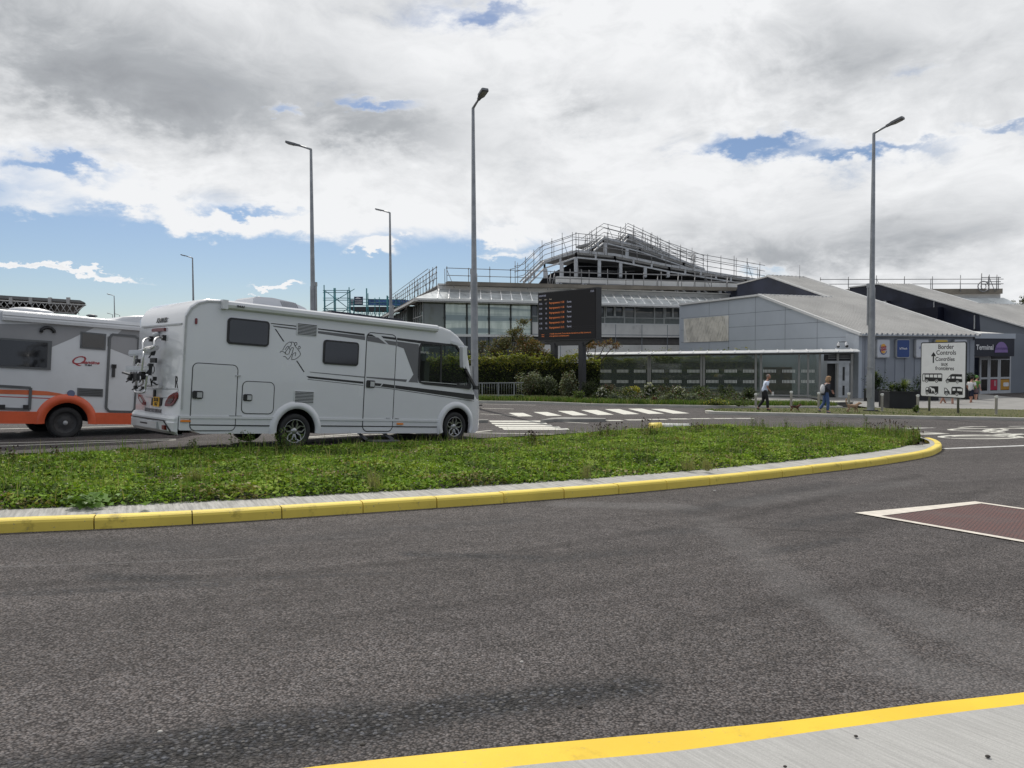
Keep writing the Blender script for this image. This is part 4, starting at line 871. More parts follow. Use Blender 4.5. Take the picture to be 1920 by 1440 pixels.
c_ = rp(*r8(460, 1042)); text_mesh('MEERSCHDOREN.NL', .105, GREYD, mh, frameM((XR-.004, c_.y, c_.z), (0, -1, 0), (-1, 0, 0)), sx=.9, bold=.004)
c_ = rp(*r8(810, 620)); text_mesh('R', .30, BLACK, mh, frameM((XR-.004, c_.y, c_.z), (0, -1, 0), (-1, 0, 0)), sx=.8, bold=.004)
c_ = rp(*zz1(375, 288)); text_mesh('KNAUS', .125, BLACK, mh, frameM((XR-.008, c_.y, c_.z+.03), (0, -1, 0), (-1, 0, .12)), sx=1.2, shear=.25, bold=.003)
rl = MB(); a = rp(*zz1(215, 350)); b = rp(*zz1(548, 302)); rl.beam((XR-.004, a.y, b.z+.0), (XR-.004, b.y, b.z), .03, .03, up=(0, 0, 1)); rl.build('rear_trim', LGREY, mh)
rl = MB(); a = rp(*zz1(308, 362)); b = rp(*zz1(412, 346)); rl.box((XR-.04, min(a.y, b.y), (a.z+b.z)/2-.03), (XR, max(a.y, b.y), (a.z+b.z)/2+.03)); rl.build('high_brake_light', REDL, mh)
rc = MB(); c_ = rp(*zz1(355, 385)); rc.tube([(XR, c_.y, c_.z), (XR-.08, c_.y, c_.z-.02)], [.035, .05], 10); rc.sphere((XR-.09, c_.y, c_.z-.03), .04, 6); rc.build('rear_camera', WHITE2, mh)
sm_ = MB(); P = [(345, 832), (440, 842), (600, 846), (680, 842), (760, 790), (840, 740)]; s_ = [rp(*r8(*p)) for p in P]
for a, b in zip(s_, s_[1:]): sm_.beam(a, b, .008, .012)
s_ = [rp(*r8(*p)) for p in [(250, 712), (840, 716)]]; sm_.beam(s_[0], s_[1], .008, .012); sm_.build('panel_crease', SEAML, mh)
hd = MB(); c_ = rp(*r8(490, 780)); hd.prism([c_+Vector((0, a, b)) for a, b in rrect(-.035, -.07, .035, .07, .03)], (0, 0, 0), (-.03, 0, 0)); hd.build('rear_handle', BLACK, mh)
# edge profile strips at the corner
ep = MB(); s_ = [Vector((x+.01, YS-.003, z+.004)) for x, z in [(XR+.02, ZB+.4), (XR+.02, prof[0][1]-.05)]+[(p[0]+.01, p[1]-.05) for p in prof[1:6]]]
for a, b in zip(s_, s_[1:]): ep.beam(a, b, .02, .035, up=(1, 0, 0) if abs(b.z-a.z) > abs(b.x-a.x) else (0, 0, 1))
ep.build('corner_profile', LGREY, mh)
# bike rack: an own thing fixed on the back
rk = thing('bike_rack', 'folded silver bicycle rack with black straps on the back of the motorhome', 'bike rack', M=V.M)
def q8(x, y, dx): y_, z_ = RR(*r8(x, y), XR-dx); return Vector((XR-dx, y_, z_))
def q1(x, y, dx): y_, z_ = RR(*zz1(x, y), XR-dx); return Vector((XR-dx, y_, z_))
fr = MB()
for (P) in [[q1(400, 423, .02), q1(360, 418, .10), q1(330, 425, .22), q1(312, 445, .3), q1(305, 500, .33), q8(320, 150, .38), q8(315, 200, .42), q8(290, 400, .42), q8(285, 440, .42)],
            [q1(292, 432, .02), q1(260, 426, .1), q1(230, 435, .22), q1(216, 460, .3), q1(212, 520, .33), q8(190, 170, .42), q8(165, 400, .42), q8(150, 480, .42)],
            [q8(370, 490, .30), q8(350, 640, .30), q8(335, 720, .30), q8(310, 765, .32), q8(200, 765, .34), q8(180, 740, .34)], [q8(240, 330, .42), q8(150, 490, .44)], [q8(300, 545, .3), q8(300, 640, .25), q8(190, 690, .25)], [q8(220, 500, .3), q8(205, 700, .25)]]:
    fr.tube(catmull(P, 4), .02, 8)
fr.build('frame', CHROME, rk)
for P in ([q8(95, 175, .55), q8(420, 160, .25)], [q8(45, 415, .6), q8(400, 410, .25)], [q8(330, 135, .5), q8(525, 90, .12)]):
    rl = MB(); d = (P[1]-P[0]); rl.beam(P[0], P[1], .06, .05); rl.beam(P[0]+Vector((0, 0, .04)), P[1]+Vector((0, 0, .04)), .022, .022); rl.beam(P[0]-Vector((0, 0, .04)), P[1]-Vector((0, 0, .04)), .022, .022); rl.build('bike_rail', CHROME, rk)
bk = MB()
for a, w, h in [((q8(450, 150, .2)), .05, .10), (q8(230, 295, .3), .09, .05), (q8(405, 400, .24), .07, .09), (q8(205, 535, .45), .15, .09), (q8(110, 560, .5), .06, .05), (q8(120, 520, .5), .06, .05), (q8(395, 480, .25), .07, .05), (q8(310, 500, .3), .04, .12), (q8(480, 560, .12), .04, .05), (q8(195, 690, .28), .05, .04), (q8(310, 700, .28), .05, .04), (q8(425, 350, .2), .08, .03), (q8(150, 460, .4), .06, .04)]:
    w *= .62; h *= .75; bk.box((a.x-.03, a.y-w, a.z-h), (a.x+.03, a.y+w, a.z+h), 0, None); bk.tube([(a.x, a.y-w, a.z), (a.x-.06, a.y, a.z-h*1.6), (a.x, a.y+w*1.3, a.z-h*.5)], .012, 5)
a = q8(410, 250, .12); b = q8(550, 325, .04); bk.box((XR-.12, min(a.y, b.y), min(a.z, b.z)), (XR-.08, max(a.y, b.y), max(a.z, b.z)))
bk.beam(q8(0, 468, .5), q8(110, 500, .5), .03, .03); bk.beam(q8(260, 470, .35), q8(340, 550, .3), .05, .05)
bk.beam(q8(420, 560, .15), q8(440, 690, .1), .02, .02); bk.beam(q8(430, 600, .15), q8(560, 680, .05), .025, .025)
for c_ in (q8(455, 425, .15), q8(470, 150, .15)):
    bk.tube([c_+Vector((0, .07*math.cos(k*math.pi/6), .07*math.sin(k*math.pi/6))) for k in range(13)], .007, 5, 0)
bk.build('straps', BLACK, rk)
wk = MB(); wk.beam(q8(350, 665, .12), q8(560, 680, .06), .05, .05); wk.beam(q8(430, 480, .1), q8(480, 640, .06), .02, .02); wk.build('lower_arm', CHROME, rk)
for p_ in ((392, 420), (285, 430)):
    a = q1(*p_, .03); cp = MB(); cp.box((a.x-.03, a.y-.04, a.z-.05), (a.x+.05, a.y+.04, a.z+.05)); cp.build('mount', BLACK, rk)

# ------------------------------------------------------------------ camper with orange trim, behind on the left
V2 = Veh((123.5, 793), 16.9, R=.345); S2 = V2.S
cp = thing('camper_van', 'white and grey camper with orange-red skirt and wheel arch at the left edge', 'camper', M=V2.M)
ZB2 = S2(60, 790)[1]; xl = -2.45
ORG = pm('orange_skirt', (.62, .10, .035), .4, var=.1, vs=3, stain=.2, coat=.2); W2 = pm('camper_white', (.56, .57, .59), .35, var=.05, vs=1, stain=.15); G2 = pm('camper_grey', (.25, .25, .26), .45, var=.06, vs=1); FR2 = pm('window_grey_frame', (.09, .095, .10), .5)
pr = [S2(*p) for p in [(0, 579), (147, 592), (200, 598), (215.6, 598.3), (231, 593.4), (250, 591.8), (273, 591.2)]]
st = [(xl, ZB2+.05, 2.45, 1.09, .06), (xl+.06, ZB2, pr[0][1]-.06, 1.11, .1), (xl+.25, ZB2, pr[0][1], 1.12, .1), (pr[0][0], ZB2, pr[0][1]+.0, 1.12, .1)]
for x, z in pr[1:]: st.append((max(x, st[-1][0]+.02), ZB2, z, 1.12, .08))
xe = st[-1][0]; st += [(xe+.5, ZB2, pr[-1][1]-.02, 1.11, .1), (xe+.95, ZB2, 2.3, 1.02, .1), (xe+1.35, ZB2, 1.55, .98, .1), (xe+2.0, ZB2, 1.25, .92, .1), (xe+2.25, ZB2+.1, .85, .8, .1)]
b2 = loft_body(st, 1.12, YC).build('body', [W2, DARKIN], cp)
x2f = 3.9
for x in (0, x2f):
    for y0, y1 in ((-1.5, -.75), (.7, 1.4)):
        c = MB(); c.tube([(x, y0, .36), (x, y1, .36)], .44, 36, 0, True, False); boolean_cut(b2, c.build('cutter', DARKIN, cp))
for p in b2.data.polygons:
    cx, cy, cz = p.center
    if any(math.hypot(cx-x, cz-.36) < .445 for x in (0, x2f)) and abs(cy-YC) < HW-.004: p.material_index = 1
smooth_by_angle(b2, 28)
for x in (0, x2f): wheel(cp, x, -1.0, .345, .345, .225, cover=True, w=.24); wheel(cp, x, .9, .345, .345, .225, cover=True, w=.24)
# orange skirt with arch
def s3(x, y): return S2(*zz3(x, y))
skt = MB(); z0 = ZB2-.05; zt = s3(100, 1040)[1]; zt2 = s3(900, 1060)[1]
skt.prism([Vector((x, YS, z)) for x, z in [(xl+.05, z0), (-.47, z0), (-.47, zt-.02), (-.52, zt), (xl+.05, zt)]], (0, 0, 0), (0, -.035, 0))
skt.prism([Vector((x, YS, z)) for x, z in [(.47, z0), (x2f-.5, z0), (x2f-.5, zt), (.52, zt), (.47, zt-.02)]], (0, 0, 0), (0, -.035, 0)); N = 24; prf = [(.43, 0), (.43, .045), (.57, .045), (.62, .0)]; vs = []; A0 = math.asin((z0-.36)/.5)
for i in range(N+1):
    a = A0+(math.pi-2*A0)*i/N
    for r, y in prf: vs.append((r*math.cos(a), YS-y, .36+r*math.sin(a)))
skt.add(vs, [(i*4+k, i*4+k+1, (i+1)*4+k+1, (i+1)*4+k) for i in range(N) for k in range(3)], 0, True); skt.build('orange_skirt', ORG, cp)
def panel2(name, P, mat, t=.004, y=YS, par=cp): return side_panel(name, [s3(*p) for p in P], mat, par, y, t)
panel2('grey_band', [(-200, 300), (520, 308), (800, 332), (600, 430), (440, 497), (-200, 470)], G2, .003)
panel2('grey_panel', [(800, 332), (1030, 352), (1250, 372), (1250, 600), (1110, 580), (930, 510), (905, 490), (905, 410), (980, 400), (1030, 352)][1:], G2, .003)
wf = panel2('lounge_window', [(-160, 410), (437, 448), (425, 692), (-170, 662)], FR2, .03); panel2('pane', [(-150, 425), (400, 462), (392, 672), (-160, 645)], WGL, .006, YS-.03, wf)
wf = panel2('front_window', [(682, 368), (895, 388), (888, 525), (675, 508)], FR2, .025); panel2('pane', [(695, 380), (882, 399), (876, 512), (688, 496)], WGL, .005, YS-.025, wf)
vt = panel2('fridge_vent', [(653, 842), (868, 852), (865, 918), (652, 910)], FR2, .02)
lv = MB()
for k in range(4): a = s3(665, 858+k*14); b = s3(855, 866+k*14); lv.beam((a[0], YS-.02, a[1]), (b[0], YS-.02, b[1]), .006, .012)
lv.build('slats', BLACK, vt)
dP = [(925, 420), (945, 392), (1140, 408), (1170, 430), (1135, 1020), (1115, 1045), (915, 1040), (893, 1010)]
dm = MB(); s_ = [s3(*p) for p in dP]; side_outline(dm, s_, YS-.008, .05, .02); dp = MB(); pl_, e_ = side_poly(s_, YS, .008); dp.prism(pl_, (0, 0, 0), e_); dd = dp.build('habitation_door', W2, cp); dm.build('door_frame', FR2, dd)
panel2('door_grey_top', [(930, 420), (948, 400), (1140, 416), (1160, 440), (1155, 595), (1110, 582), (930, 512)], G2, .003, YS-.008, dd)
h_ = MB(); a = s3(955, 700); h_.box((a[0]-.03, YS-.05, a[1]-.14), (a[0]+.03, YS-.008, a[1]+.14)); h_.box((a[0]-.05, YS-.05, a[1]+.06), (a[0]+.05, YS-.03, a[1]+.15)); h_.build('handle', BLACK, dd)
gP = [(-200, 815), (258, 842), (247, 1025), (-200, 1010)]; gm = MB(); s_ = [s3(*p) for p in gP]; side_outline(gm, s_, YS-.004, .055, .02); gm.build('garage_frame', FR2, cp)
for q in ((12, 1000), (212, 1002)): a = s3(*q); kb = MB(); kb.box((a[0]-.04, YS-.03, a[1]-.05), (a[0]+.06, YS, a[1]+.04)); kb.build('latch', BLACK, cp)
panel2('orange_stripe', [(-200, 845), (0, 856), (260, 862), (400, 872), (500, 888), (580, 908), (560, 912), (440, 908), (0, 893), (-200, 880)], pm('orange_decal', (.55, .13, .05), .5), .003)
panel2('red_line', [(-200, 905), (480, 930), (700, 940), (480, 937), (-200, 912)], pm('red_decal', (.40, .03, .04), .5), .003)
a = s3(598, 890); fc = MB(); fc.tube([(a[0], YS, a[1]), (a[0], YS-.03, a[1])], .075, 20); fc.build('filler_cap', pm('blue_grey_cap', (.10, .12, .2), .5), cp)
aw = MB(); a0 = s3(15, 233); a1 = s3(1260, 335); prf = [(0, -.10), (0, .10), (-.07, .09), (-.10, .02), (-.085, .0), (-.10, -.03), (-.09, -.09), (-.03, -.10)]
vs = [(x, YS+.0+y, zc2+z) for (x, zc2) in (a0, a1) for y, z in prf]; n = len(prf); aw.add(vs, [tuple(range(n)), tuple(n+k for k in range(n))]+[(k, (k+1) % n, n+(k+1) % n, n+k) for k in range(n)]); aw.build('awning_case', W2, cp)
hh = MB(); P = [s3(*p) for p in [(345, 375), (350, 350), (375, 335), (400, 333), (430, 340), (452, 360), (455, 378)]]; hh.tube([Vector((x, YS-.03, z)) for x, z in P], .035, 8); hh.build('awning_light', BLACK, cp)
vn = MB(); a = S2(172, 597, y=-.5); vn.lathe([(.16, 0), (.16, .02), (.07, .05), (.07, .06), (.13, .075), (.13, .10), (.07, .12), (.001, .13)], 16, Matrix.Translation((a[0], -.5, a[1]-.02)) @ Matrix.Scale(.9, 4)); vn.build('roof_vent', FR2, cp)
rl = MB(); rl.sphere((S2(60, 582, y=-.4)[0], -.4, S2(60, 582, y=-.4)[1]-.03), (.45, .3, .09), 8); rl.build('roof_light_dome', W2, cp)
RED = pm('script_red', (.32, .03, .04), .5)
a = s3(645, 612); text_mesh('Q', .27, RED, cp, frameM((a[0], YS-.003, a[1]), (1, 0, 0), (0, -1, 0)), shear=.45, sx=1.3); a = s3(735, 620); text_mesh('uantine', .10, RED, cp, frameM((a[0]+.06, YS-.003, a[1]-.02), (1, 0, 0), (0, -1, 0)), shear=.4, sx=1.25, bold=.003)
a = s3(742, 652); text_mesh('TI 664', .055, BLACK, cp, frameM((a[0], YS-.003, a[1]), (1, 0, 0), (0, -1, 0)), shear=.2, bold=.002)
ul = MB(); a = s3(575, 628); b = s3(820, 636); ul.beam((a[0], YS-.002, a[1]), (b[0], YS-.002, b[1]), .004, .01); ul.build('underline', W2, cp)
# ================================================================== BUILDINGS
E1 = Vector((.92, .39, 0)).normalized(); E2 = Vector((-.39, .92, 0)).normalized(); UP = Vector((0, 0, 1))
C0 = Vector((21.8, 48.6, 0)); GZ = -1.25
def PT(t, k, z): return C0+E1*t+E2*k+UP*z
def hit(px, py, O, nrm):
    d = ray(px, py); o = Vector((0, 0, CAMZ)); s = (Vector(O)-o).dot(nrm)/d.dot(nrm); return o+d*s
def Tt(px, py, t=0.): p = hit(px, py, PT(t, 0, 0), E1)-C0; return (p.dot(E2), p.z)       # (k,z) on plane t
def Tk(px, py, k=0.): p = hit(px, py, PT(0, k, 0), E2)-C0; return (p.dot(E1), p.z)       # (t,z) on plane k
def metal(name, col, rough=.45, vs=.5, ribs=0, rdir=None, var=.06, stain=.12):
    return pm(name, col, rough, var=var, vs=vs, stain=stain)
CLAD = pm('grey_cladding', (.40, .435, .48), .42, var=.05, vs=.35, stain=.08); CLADR = pm('sign_wall_cladding', (.24, .26, .295), .5, var=.08, vs=.6, stain=.2)
NAVY = pm('navy_cladding', (.022, .026, .045), .4, var=.35, vs=.5, stain=.1); ROOFM = pm('ribbed_roof', (.54, .53, .51), .55, var=.09, vs=.4, stain=.25)
TRIM = pm('white_trim', (.62, .62, .61), .5, var=.06); JOINT = pm('joint_line', (.22, .24, .27), .6); OLDW = pm('weathered_panel', (.66, .64, .59), .7, var=.15, vs=1.2, stain=.6)
STEEL = pm('galvanised_steel', (.47, .48, .49), .5, .2, var=.15, vs=2, stain=.25); TUBE = pm('scaffold_tube', (.23, .23, .235), .5, .4, var=.3, vs=.6)
BOARD = pm('scaffold_board', (.21, .185, .15), .85, var=.2, vs=.5, stain=.4); CREAM = pm('parapet_band', (.68, .67, .64), .75, var=.12, vs=.4, stain=.5); BARW = pm('glazing_bar_white', (.85, .85, .84), .5)
FASC = pm('fascia_white', (.72, .72, .70), .55, var=.06, vs=.5, stain=.25)
zE, zR, zT = 3.07, 6.13, 8.48; SL = (zR-zE)/9.1
wing = thing('retail_wing', 'grey clad terminal wing with light ribbed sloping roof and navy gable above', 'building', PT(0, 0, 0))
def wprism(poly, ext, name, mat, par=wing):
    mb = MB(); mb.prism([Vector(p) for p in poly], (0, 0, 0), ext); return mb.build(name, mat, par, True)
wprism([PT(0, 0, GZ), PT(0, 0, zE), PT(0, 9.1, zR), PT(0, 18.9, zR-.06), PT(0, 18.9, GZ)], E1*.25, 'side_wall', CLAD)
mb = MB(); mb.prism([PT(.25, 0, GZ), PT(10.6, 0, GZ), PT(10.6, 0, zE-.02), PT(.25, 0, zE-.02)], (0, 0, 0), E2*.25)
for k in range(12):
    t = .5+k*.87; mb.prism([PT(t, 0, GZ+.3), PT(t+.42, 0, GZ+.3), PT(t+.42, 0, zE-.35), PT(t, 0, zE-.35)], (0, 0, 0), E2*-.035)
mb.build('sign_wall', CLADR, wing, True)
wprism([PT(0, 1, GZ), PT(0, 1, zE+.1), PT(0, -.03, zE-.1), PT(0, -.03, GZ)], E1*-.06, 'corner_pilaster', pm('pale_cladding', (.42, .45, .49), .45, var=.04))
wprism([PT(10.6, 0, GZ), PT(10.6, 0, zE), PT(10.6, 16.1, zT), PT(10.6, 26, zT-.3), PT(10.6, 26, GZ)], E1*-.25, 'far_wall', NAVY)
wprism([PT(6.8, 8.4, zR-.3), PT(6.8, 9.1, zR), PT(6.8, 16.1, zT), PT(6.8, 20, 8.1), PT(6.8, 20, GZ), PT(6.8, 18.8, GZ), PT(6.8, 18.8, zR-.2)], E1*.25, 'navy_gable', NAVY)
wprism([PT(0, 18.9, GZ), PT(6.8, 18.9, GZ), PT(6.8, 18.9, zR-.1), PT(0, 18.9, zR-.1)], E2*.25, 'rear_wall', CLAD)
# roofs with standing seams running down the slope
mb = MB()
def quadslab(a, b, c, d, th=.12, mi=0): mb.prism([a, b, c, d], (0, 0, 0), (0, 0, -th), mi)
def plane(k): return zE+.06+SL*k
quadslab(PT(-.12, -.25, plane(-.25)), PT(6.8, -.25, plane(-.25)), PT(6.8, 9.1, plane(9.1)), PT(-.12, 9.1, plane(9.1)))
quadslab(PT(6.8, -.25, plane(-.25)), PT(10.75, -.25, plane(-.25)), PT(10.75, 16.1, plane(16.1)), PT(6.8, 16.1, plane(16.1)))
quadslab(PT(-.1, 9.1, zR+.08), PT(6.8, 9.1, zR+.08), PT(6.8, 19, zR+.02), PT(-.1, 19, zR+.02)); quadslab(PT(6.7, 16.1, zT+.05), PT(10.75, 16.1, zT+.05), PT(10.75, 20.1, 8.2), PT(6.7, 20.1, 8.2))
t = 0.1
while t < 10.6:
    kt = 9.1 if t < 6.8 else 16.1; mb.beam(PT(t, -.28, plane(-.28)+.03), PT(t, kt, plane(kt)+.03), .05, .09); t += .31
mb.build('roof', ROOFM, wing, True)
mb = MB(); mb.beam(PT(-.13, -.25, plane(-.25)), PT(-.13, 9.15, plane(9.15)), .14, .16); mb.beam(PT(-.13, 9.1, zR+.06), PT(-.13, 19, zR), .10, .14); mb.beam(PT(10.78, -.25, plane(-.25)), PT(10.78, 16.1, plane(16.1)), .16, .22)
mb.beam(PT(6.75, 9.1, plane(9.1)), PT(6.75, 16.1, plane(16.1)), .10, .12)
mb.build('verge_trim', TRIM, wing, True)
mb = MB(); 
for a, b in ((-.1, 6.8), (6.8, 10.7)):
    kt = 9.1 if a < 0 else 16.1; t = a
    while t < b: mb.beam(PT(t, kt+.02, plane(kt)+.06), PT(t+.2, kt+.02, plane(kt)+.06), .25, .06); t += .42
mb.build('ridge_closers', TRIM, wing, True)
mb = MB(); mb.beam(PT(-.05, -.3, zE-.07), PT(10.7, -.3, zE-.07), .06, .10); mb.build('eaves_gutter', CLAD, wing, True)
t = 0.15; mb = MB()
while t < 10.6: mb.beam(PT(t, -.36, zE+.0), PT(t+.12, -.36, zE+.0), .03, .12); t += .45
mb.build('roof_edge_teeth', JOINT, wing, True)
# old ribbed panel patch and joints on the side wall
P = [Tt(*p) for p in ((1283, 597.5), (1366.6, 592), (1366.6, 638.5), (1283, 643))]; k1 = (P[0][0]+P[3][0])/2; k0 = (P[1][0]+P[2][0])/2; z0 = (P[2][1]+P[3][1])/2; z1 = (P[0][1]+P[1][1])/2
mb = MB(); mb.prism([PT(0, k0, z0), PT(0, k1, z0), PT(0, k1, z1), PT(0, k0, z1)], (0, 0, 0), E1*-.05)
k = k0
while k < k1-.62: mb.prism([PT(-.05, k, z0), PT(-.05, k+.07, z0), PT(-.05, k+.62, z1), PT(-.05, k+.55, z1)], (0, 0, 0), E1*-.03, 1); k += .19
mb.build('ribbed_panel', [OLDW, pm('rusty_rib', (.52, .49, .43), .8, var=.35, vs=1.5, stain=.7)], wing, True)
mb = MB()
for px in (1366.6, 1416.6, 1472.5, 1532.7, 1330):
    k, _ = Tt(px, 620); zt = (zE+SL*k if k < 9.1 else zR)-.05; mb.prism([PT(0, k, GZ), PT(0, k+.04, GZ), PT(0, k+.04, zt), PT(0, k, zt)], (0, 0, 0), E1*-.006)
for py in (586, 611.5, 638): 
    _, z = Tt(1419, py); k0_ = max(0, (z-zE)/SL); mb.prism([PT(0, k0_, z), PT(0, 18.9, z), PT(0, 18.9, z+.04), PT(0, k0_, z+.04)], (0, 0, 0), E1*-.006)
mb.build('panel_joints', JOINT, wing, True)

# square signs on the wall
sgw = lambda zx: 1480+zx/4.364
def wall_sign(xc, label, col, draw):
    t0, z0 = Tk(sgw(xc-52), 480+830/4.364); t1, z1 = Tk(sgw(xc+52), 480+686/4.364); w = t1-t0; h = z1-z0
    o = thing('wall_sign', label, 'sign', M=frameM(PT((t0+t1)/2, -.04, (z0+z1)/2), E1, -E2), group='square shop signs on the grey wall')
    mb = MB(); mb.prism([Vector((x, y, 0)) for x, y in rrect(-w/2-.03, -h/2-.03, w/2+.03, h/2+.03, .12)], (0, 0, 0), (0, 0, .14)); mb.build('case', pm('sign_case', (.36, .37, .38), .5), o)
    mb = MB(); mb.prism([Vector((x, y, 0)) for x, y in rrect(-w/2+.02, -h/2+.02, w/2-.02, h/2-.02, .09)], (0, 0, .14), (0, 0, .155)); mb.build('face', col, o); draw(o, w, h); return o
WS = pm('sign_white', (.52, .54, .58), .5, var=.03); BLUE = pm('sign_blue', (.02, .055, .20), .4, var=.05); RD = pm('sign_red', (.42, .02, .03), .5); ORN = pm('sign_orange', (.65, .33, .05), .5); NVY = pm('sign_navy', (.02, .03, .16), .5); WH = pm('lettering_white', (.7, .7, .7), .5)
def d1(o, w, h):
    mb = MB()
    for y0, y1, sg in ((.12, .30, 1), (-.30, -.16, -1)):
        P = []; 
        for k in range(11): a = math.pi*k/10; P.append(Vector((.20*math.cos(a), (y0 if sg > 0 else y1)+sg*(y1-y0)*math.sin(a)*1.0, 0)))
        mb.prism([p+Vector((-.02, 0, 0)) for p in P], (0, 0, .155), (0, 0, .165))
    mb.build('bun', ORN, o); R_ = Matrix.Rotation(.18, 4, 'Z')
    text_mesh('BURGER', .15, RD, o, Matrix.Translation((0, .09, .165)) @ R_, bold=.004, sx=.85); text_mesh('KING', .22, RD, o, Matrix.Translation((0, -.07, .165)) @ R_, bold=.008, sx=.92)
    mb = MB(); P = [(.31*math.cos(a), .36*math.sin(a)) for a in [math.radians(q) for q in range(135, 345, 10)]]
    for i, (a, b) in enumerate(zip(P, P[1:])): mb.beam((a[0]-.0, a[1], .16), (b[0], b[1], .16), .02+.04*math.sin(math.pi*i/len(P)), .01)
    mb.build('crescent', NVY, o)
wall_sign(750, 'white sign with red and orange burger emblem, left on the grey wall', WS, d1)
wall_sign(912, 'deep blue square sign with small white lettering', BLUE, lambda o, w, h: text_mesh('leTHuoh', .19, WH, o, Matrix.Translation((0, 0, .157)), bold=.003))
wall_sign(1068, 'white sign with the letters LEO cut by the border sign', WS, lambda o, w, h: (text_mesh('LÉON', .2, NVY, o, Matrix.Translation((-.06, .06, .157)), bold=.002), text_mesh('Naturally Fast Food', .05, NVY, o, Matrix.Translation((0, -.08, .157)))))
wall_sign(1224, 'sign with yellow top mostly hidden behind the border sign', pm('sign_yellow', (.6, .42, .06), .5), lambda o, w, h: None)
wall_sign(1380, 'pale sign nearest the right end of the wall', WS, lambda o, w, h: None)
# CCTV pair
a = Tt(1587.5, 644); o = thing('cctv_cameras', 'pair of small white and black security cameras under the roof edge', 'security camera', PT(0, a[0], a[1]))
mb = MB(); mb.beam(PT(0, a[0], a[1]+.1), PT(-.35, a[0], a[1]+.1), .05, .05); mb.build('bracket', BLACK, o, True)
for s in (-1, 1):
    mb = MB(); c = PT(-.35, a[0]+s*.3, a[1]+.0); mb.tube([c+UP*.1, c-UP*.02, c-UP*.14+E2*s*.05], [.03, .09, .1], 8); mb.sphere(c-UP*.18+E2*s*.05, .1, 6, 1); mb.beam(c+UP*.1, PT(-.35, a[0], a[1]+.1), .04, .04, 1); mb.build('camera_head', [WH, BLACK], o, True)

# ---- entrance block with Terminal fascia and doors
ent = thing('terminal_entrance', 'recessed entrance under a dark Terminal fascia with white framed glass doors', 'entrance', PT(10.6, 2, 0))
tl = 10.65; tr_, zf0 = Tk(1901.6, 668, 1.2); _, zf1 = Tk(1901.6, 635, 1.2); _, zf2 = Tk(1901.6, 625.5, 1.2)
wprism([PT(tl, 1.2, zf0), PT(tr_, 1.2, zf0), PT(tr_, 1.2, zf1), PT(tl, 1.2, zf1)], E2*.4, 'fascia', pm('fascia_navy', (.006, .008, .02), .45), ent)
wprism([PT(tl, 1.15, zf1), PT(tr_+.05, 1.15, zf1), PT(tr_+.05, 1.15, zf2), PT(tl, 1.15, zf2)], E2*.5, 'fascia_cap', CLAD, ent)
mb = MB(); mb.prism([PT(tl, 1.65, zf2), PT(tr_+.05, 1.65, zf2), PT(tr_-1.2, 5.5, zf2+.45), PT(tl, 5.5, zf2+.45)], (0, 0, 0), (0, 0, -.1)); mb.build('canopy_roof', ROOFM, ent, True)
c = Tk(1846.5, 651.5, 1.2); text_mesh('Terminal', .50, WH, ent, ent.matrix_basis.inverted() @ frameM(PT(c[0], 1.19, c[1]), E1, -E2), bold=.012)
c0_ = Tk(1877, 661, 1.2); c1_ = Tk(1864.8, 661, 1.2); c2_ = Tk(1877, 641, 1.2); rx_ = c0_[0]-c1_[0]; rz_ = c2_[1]-c0_[1]
mb = MB(); mb.prism([PT(c0_[0]+rx_*math.cos(a), 1.2, c0_[1]+rz_*math.sin(a)) for a in [math.pi*k/16 for k in range(17)]], (0, 0, 0), E2*-.03); mb.build('purple_arch', pm('lilac', (.22, .14, .35), .5, var=.03), ent, True)
text_mesh('Eurotunnel', .3, pm('lilac_dark', (.10, .06, .2), .5), ent, ent.matrix_basis.inverted() @ frameM(PT(c0_[0], 1.165, c0_[1]+rz_*.4), E1, -E2), bold=.004)
kd = 2.2; td = [Tk(x, 700, kd)[0] for x in (1828, 1837, 1854.5, 1873.5, 1896)]; _, zd1 = Tk(1860, 670, kd); _, zd0 = Tk(1860, 738, kd); _, zm = Tk(1860, 709, kd); zh = Tk(1860, 676, kd)[1]
FRM = pm('door_frame_white', (.48, .49, .5), .5, var=.04); DG = glass('door_glass', (.35, .38, .38), .3, .04, (.01, .012, .014))
wprism([PT(tl, kd+.02, zd1), PT(td[-1]+.02, kd+.02, zd1), PT(td[-1]+.02, kd+.02, zf0+.2), PT(tl, kd+.02, zf0+.2)], E2*.2, 'head_panel', FRM, ent)
wprism([PT(td[2]+.2, kd-.02, zh+.12), PT(td[-1]-.2, kd-.02, zh+.12), PT(td[-1]-.2, kd-.02, zh+.32), PT(td[2]+.2, kd-.02, zh+.32)], E2*.03, 'head_slot', BLACK, ent)
wprism([PT(tl, 9, GZ), PT(21.6, 9, GZ), PT(21.6, 9, 3), PT(tl, 9, 3)], E2*.1, 'inner_wall', pm('dim_interior', (.03, .03, .035), .9), ent)
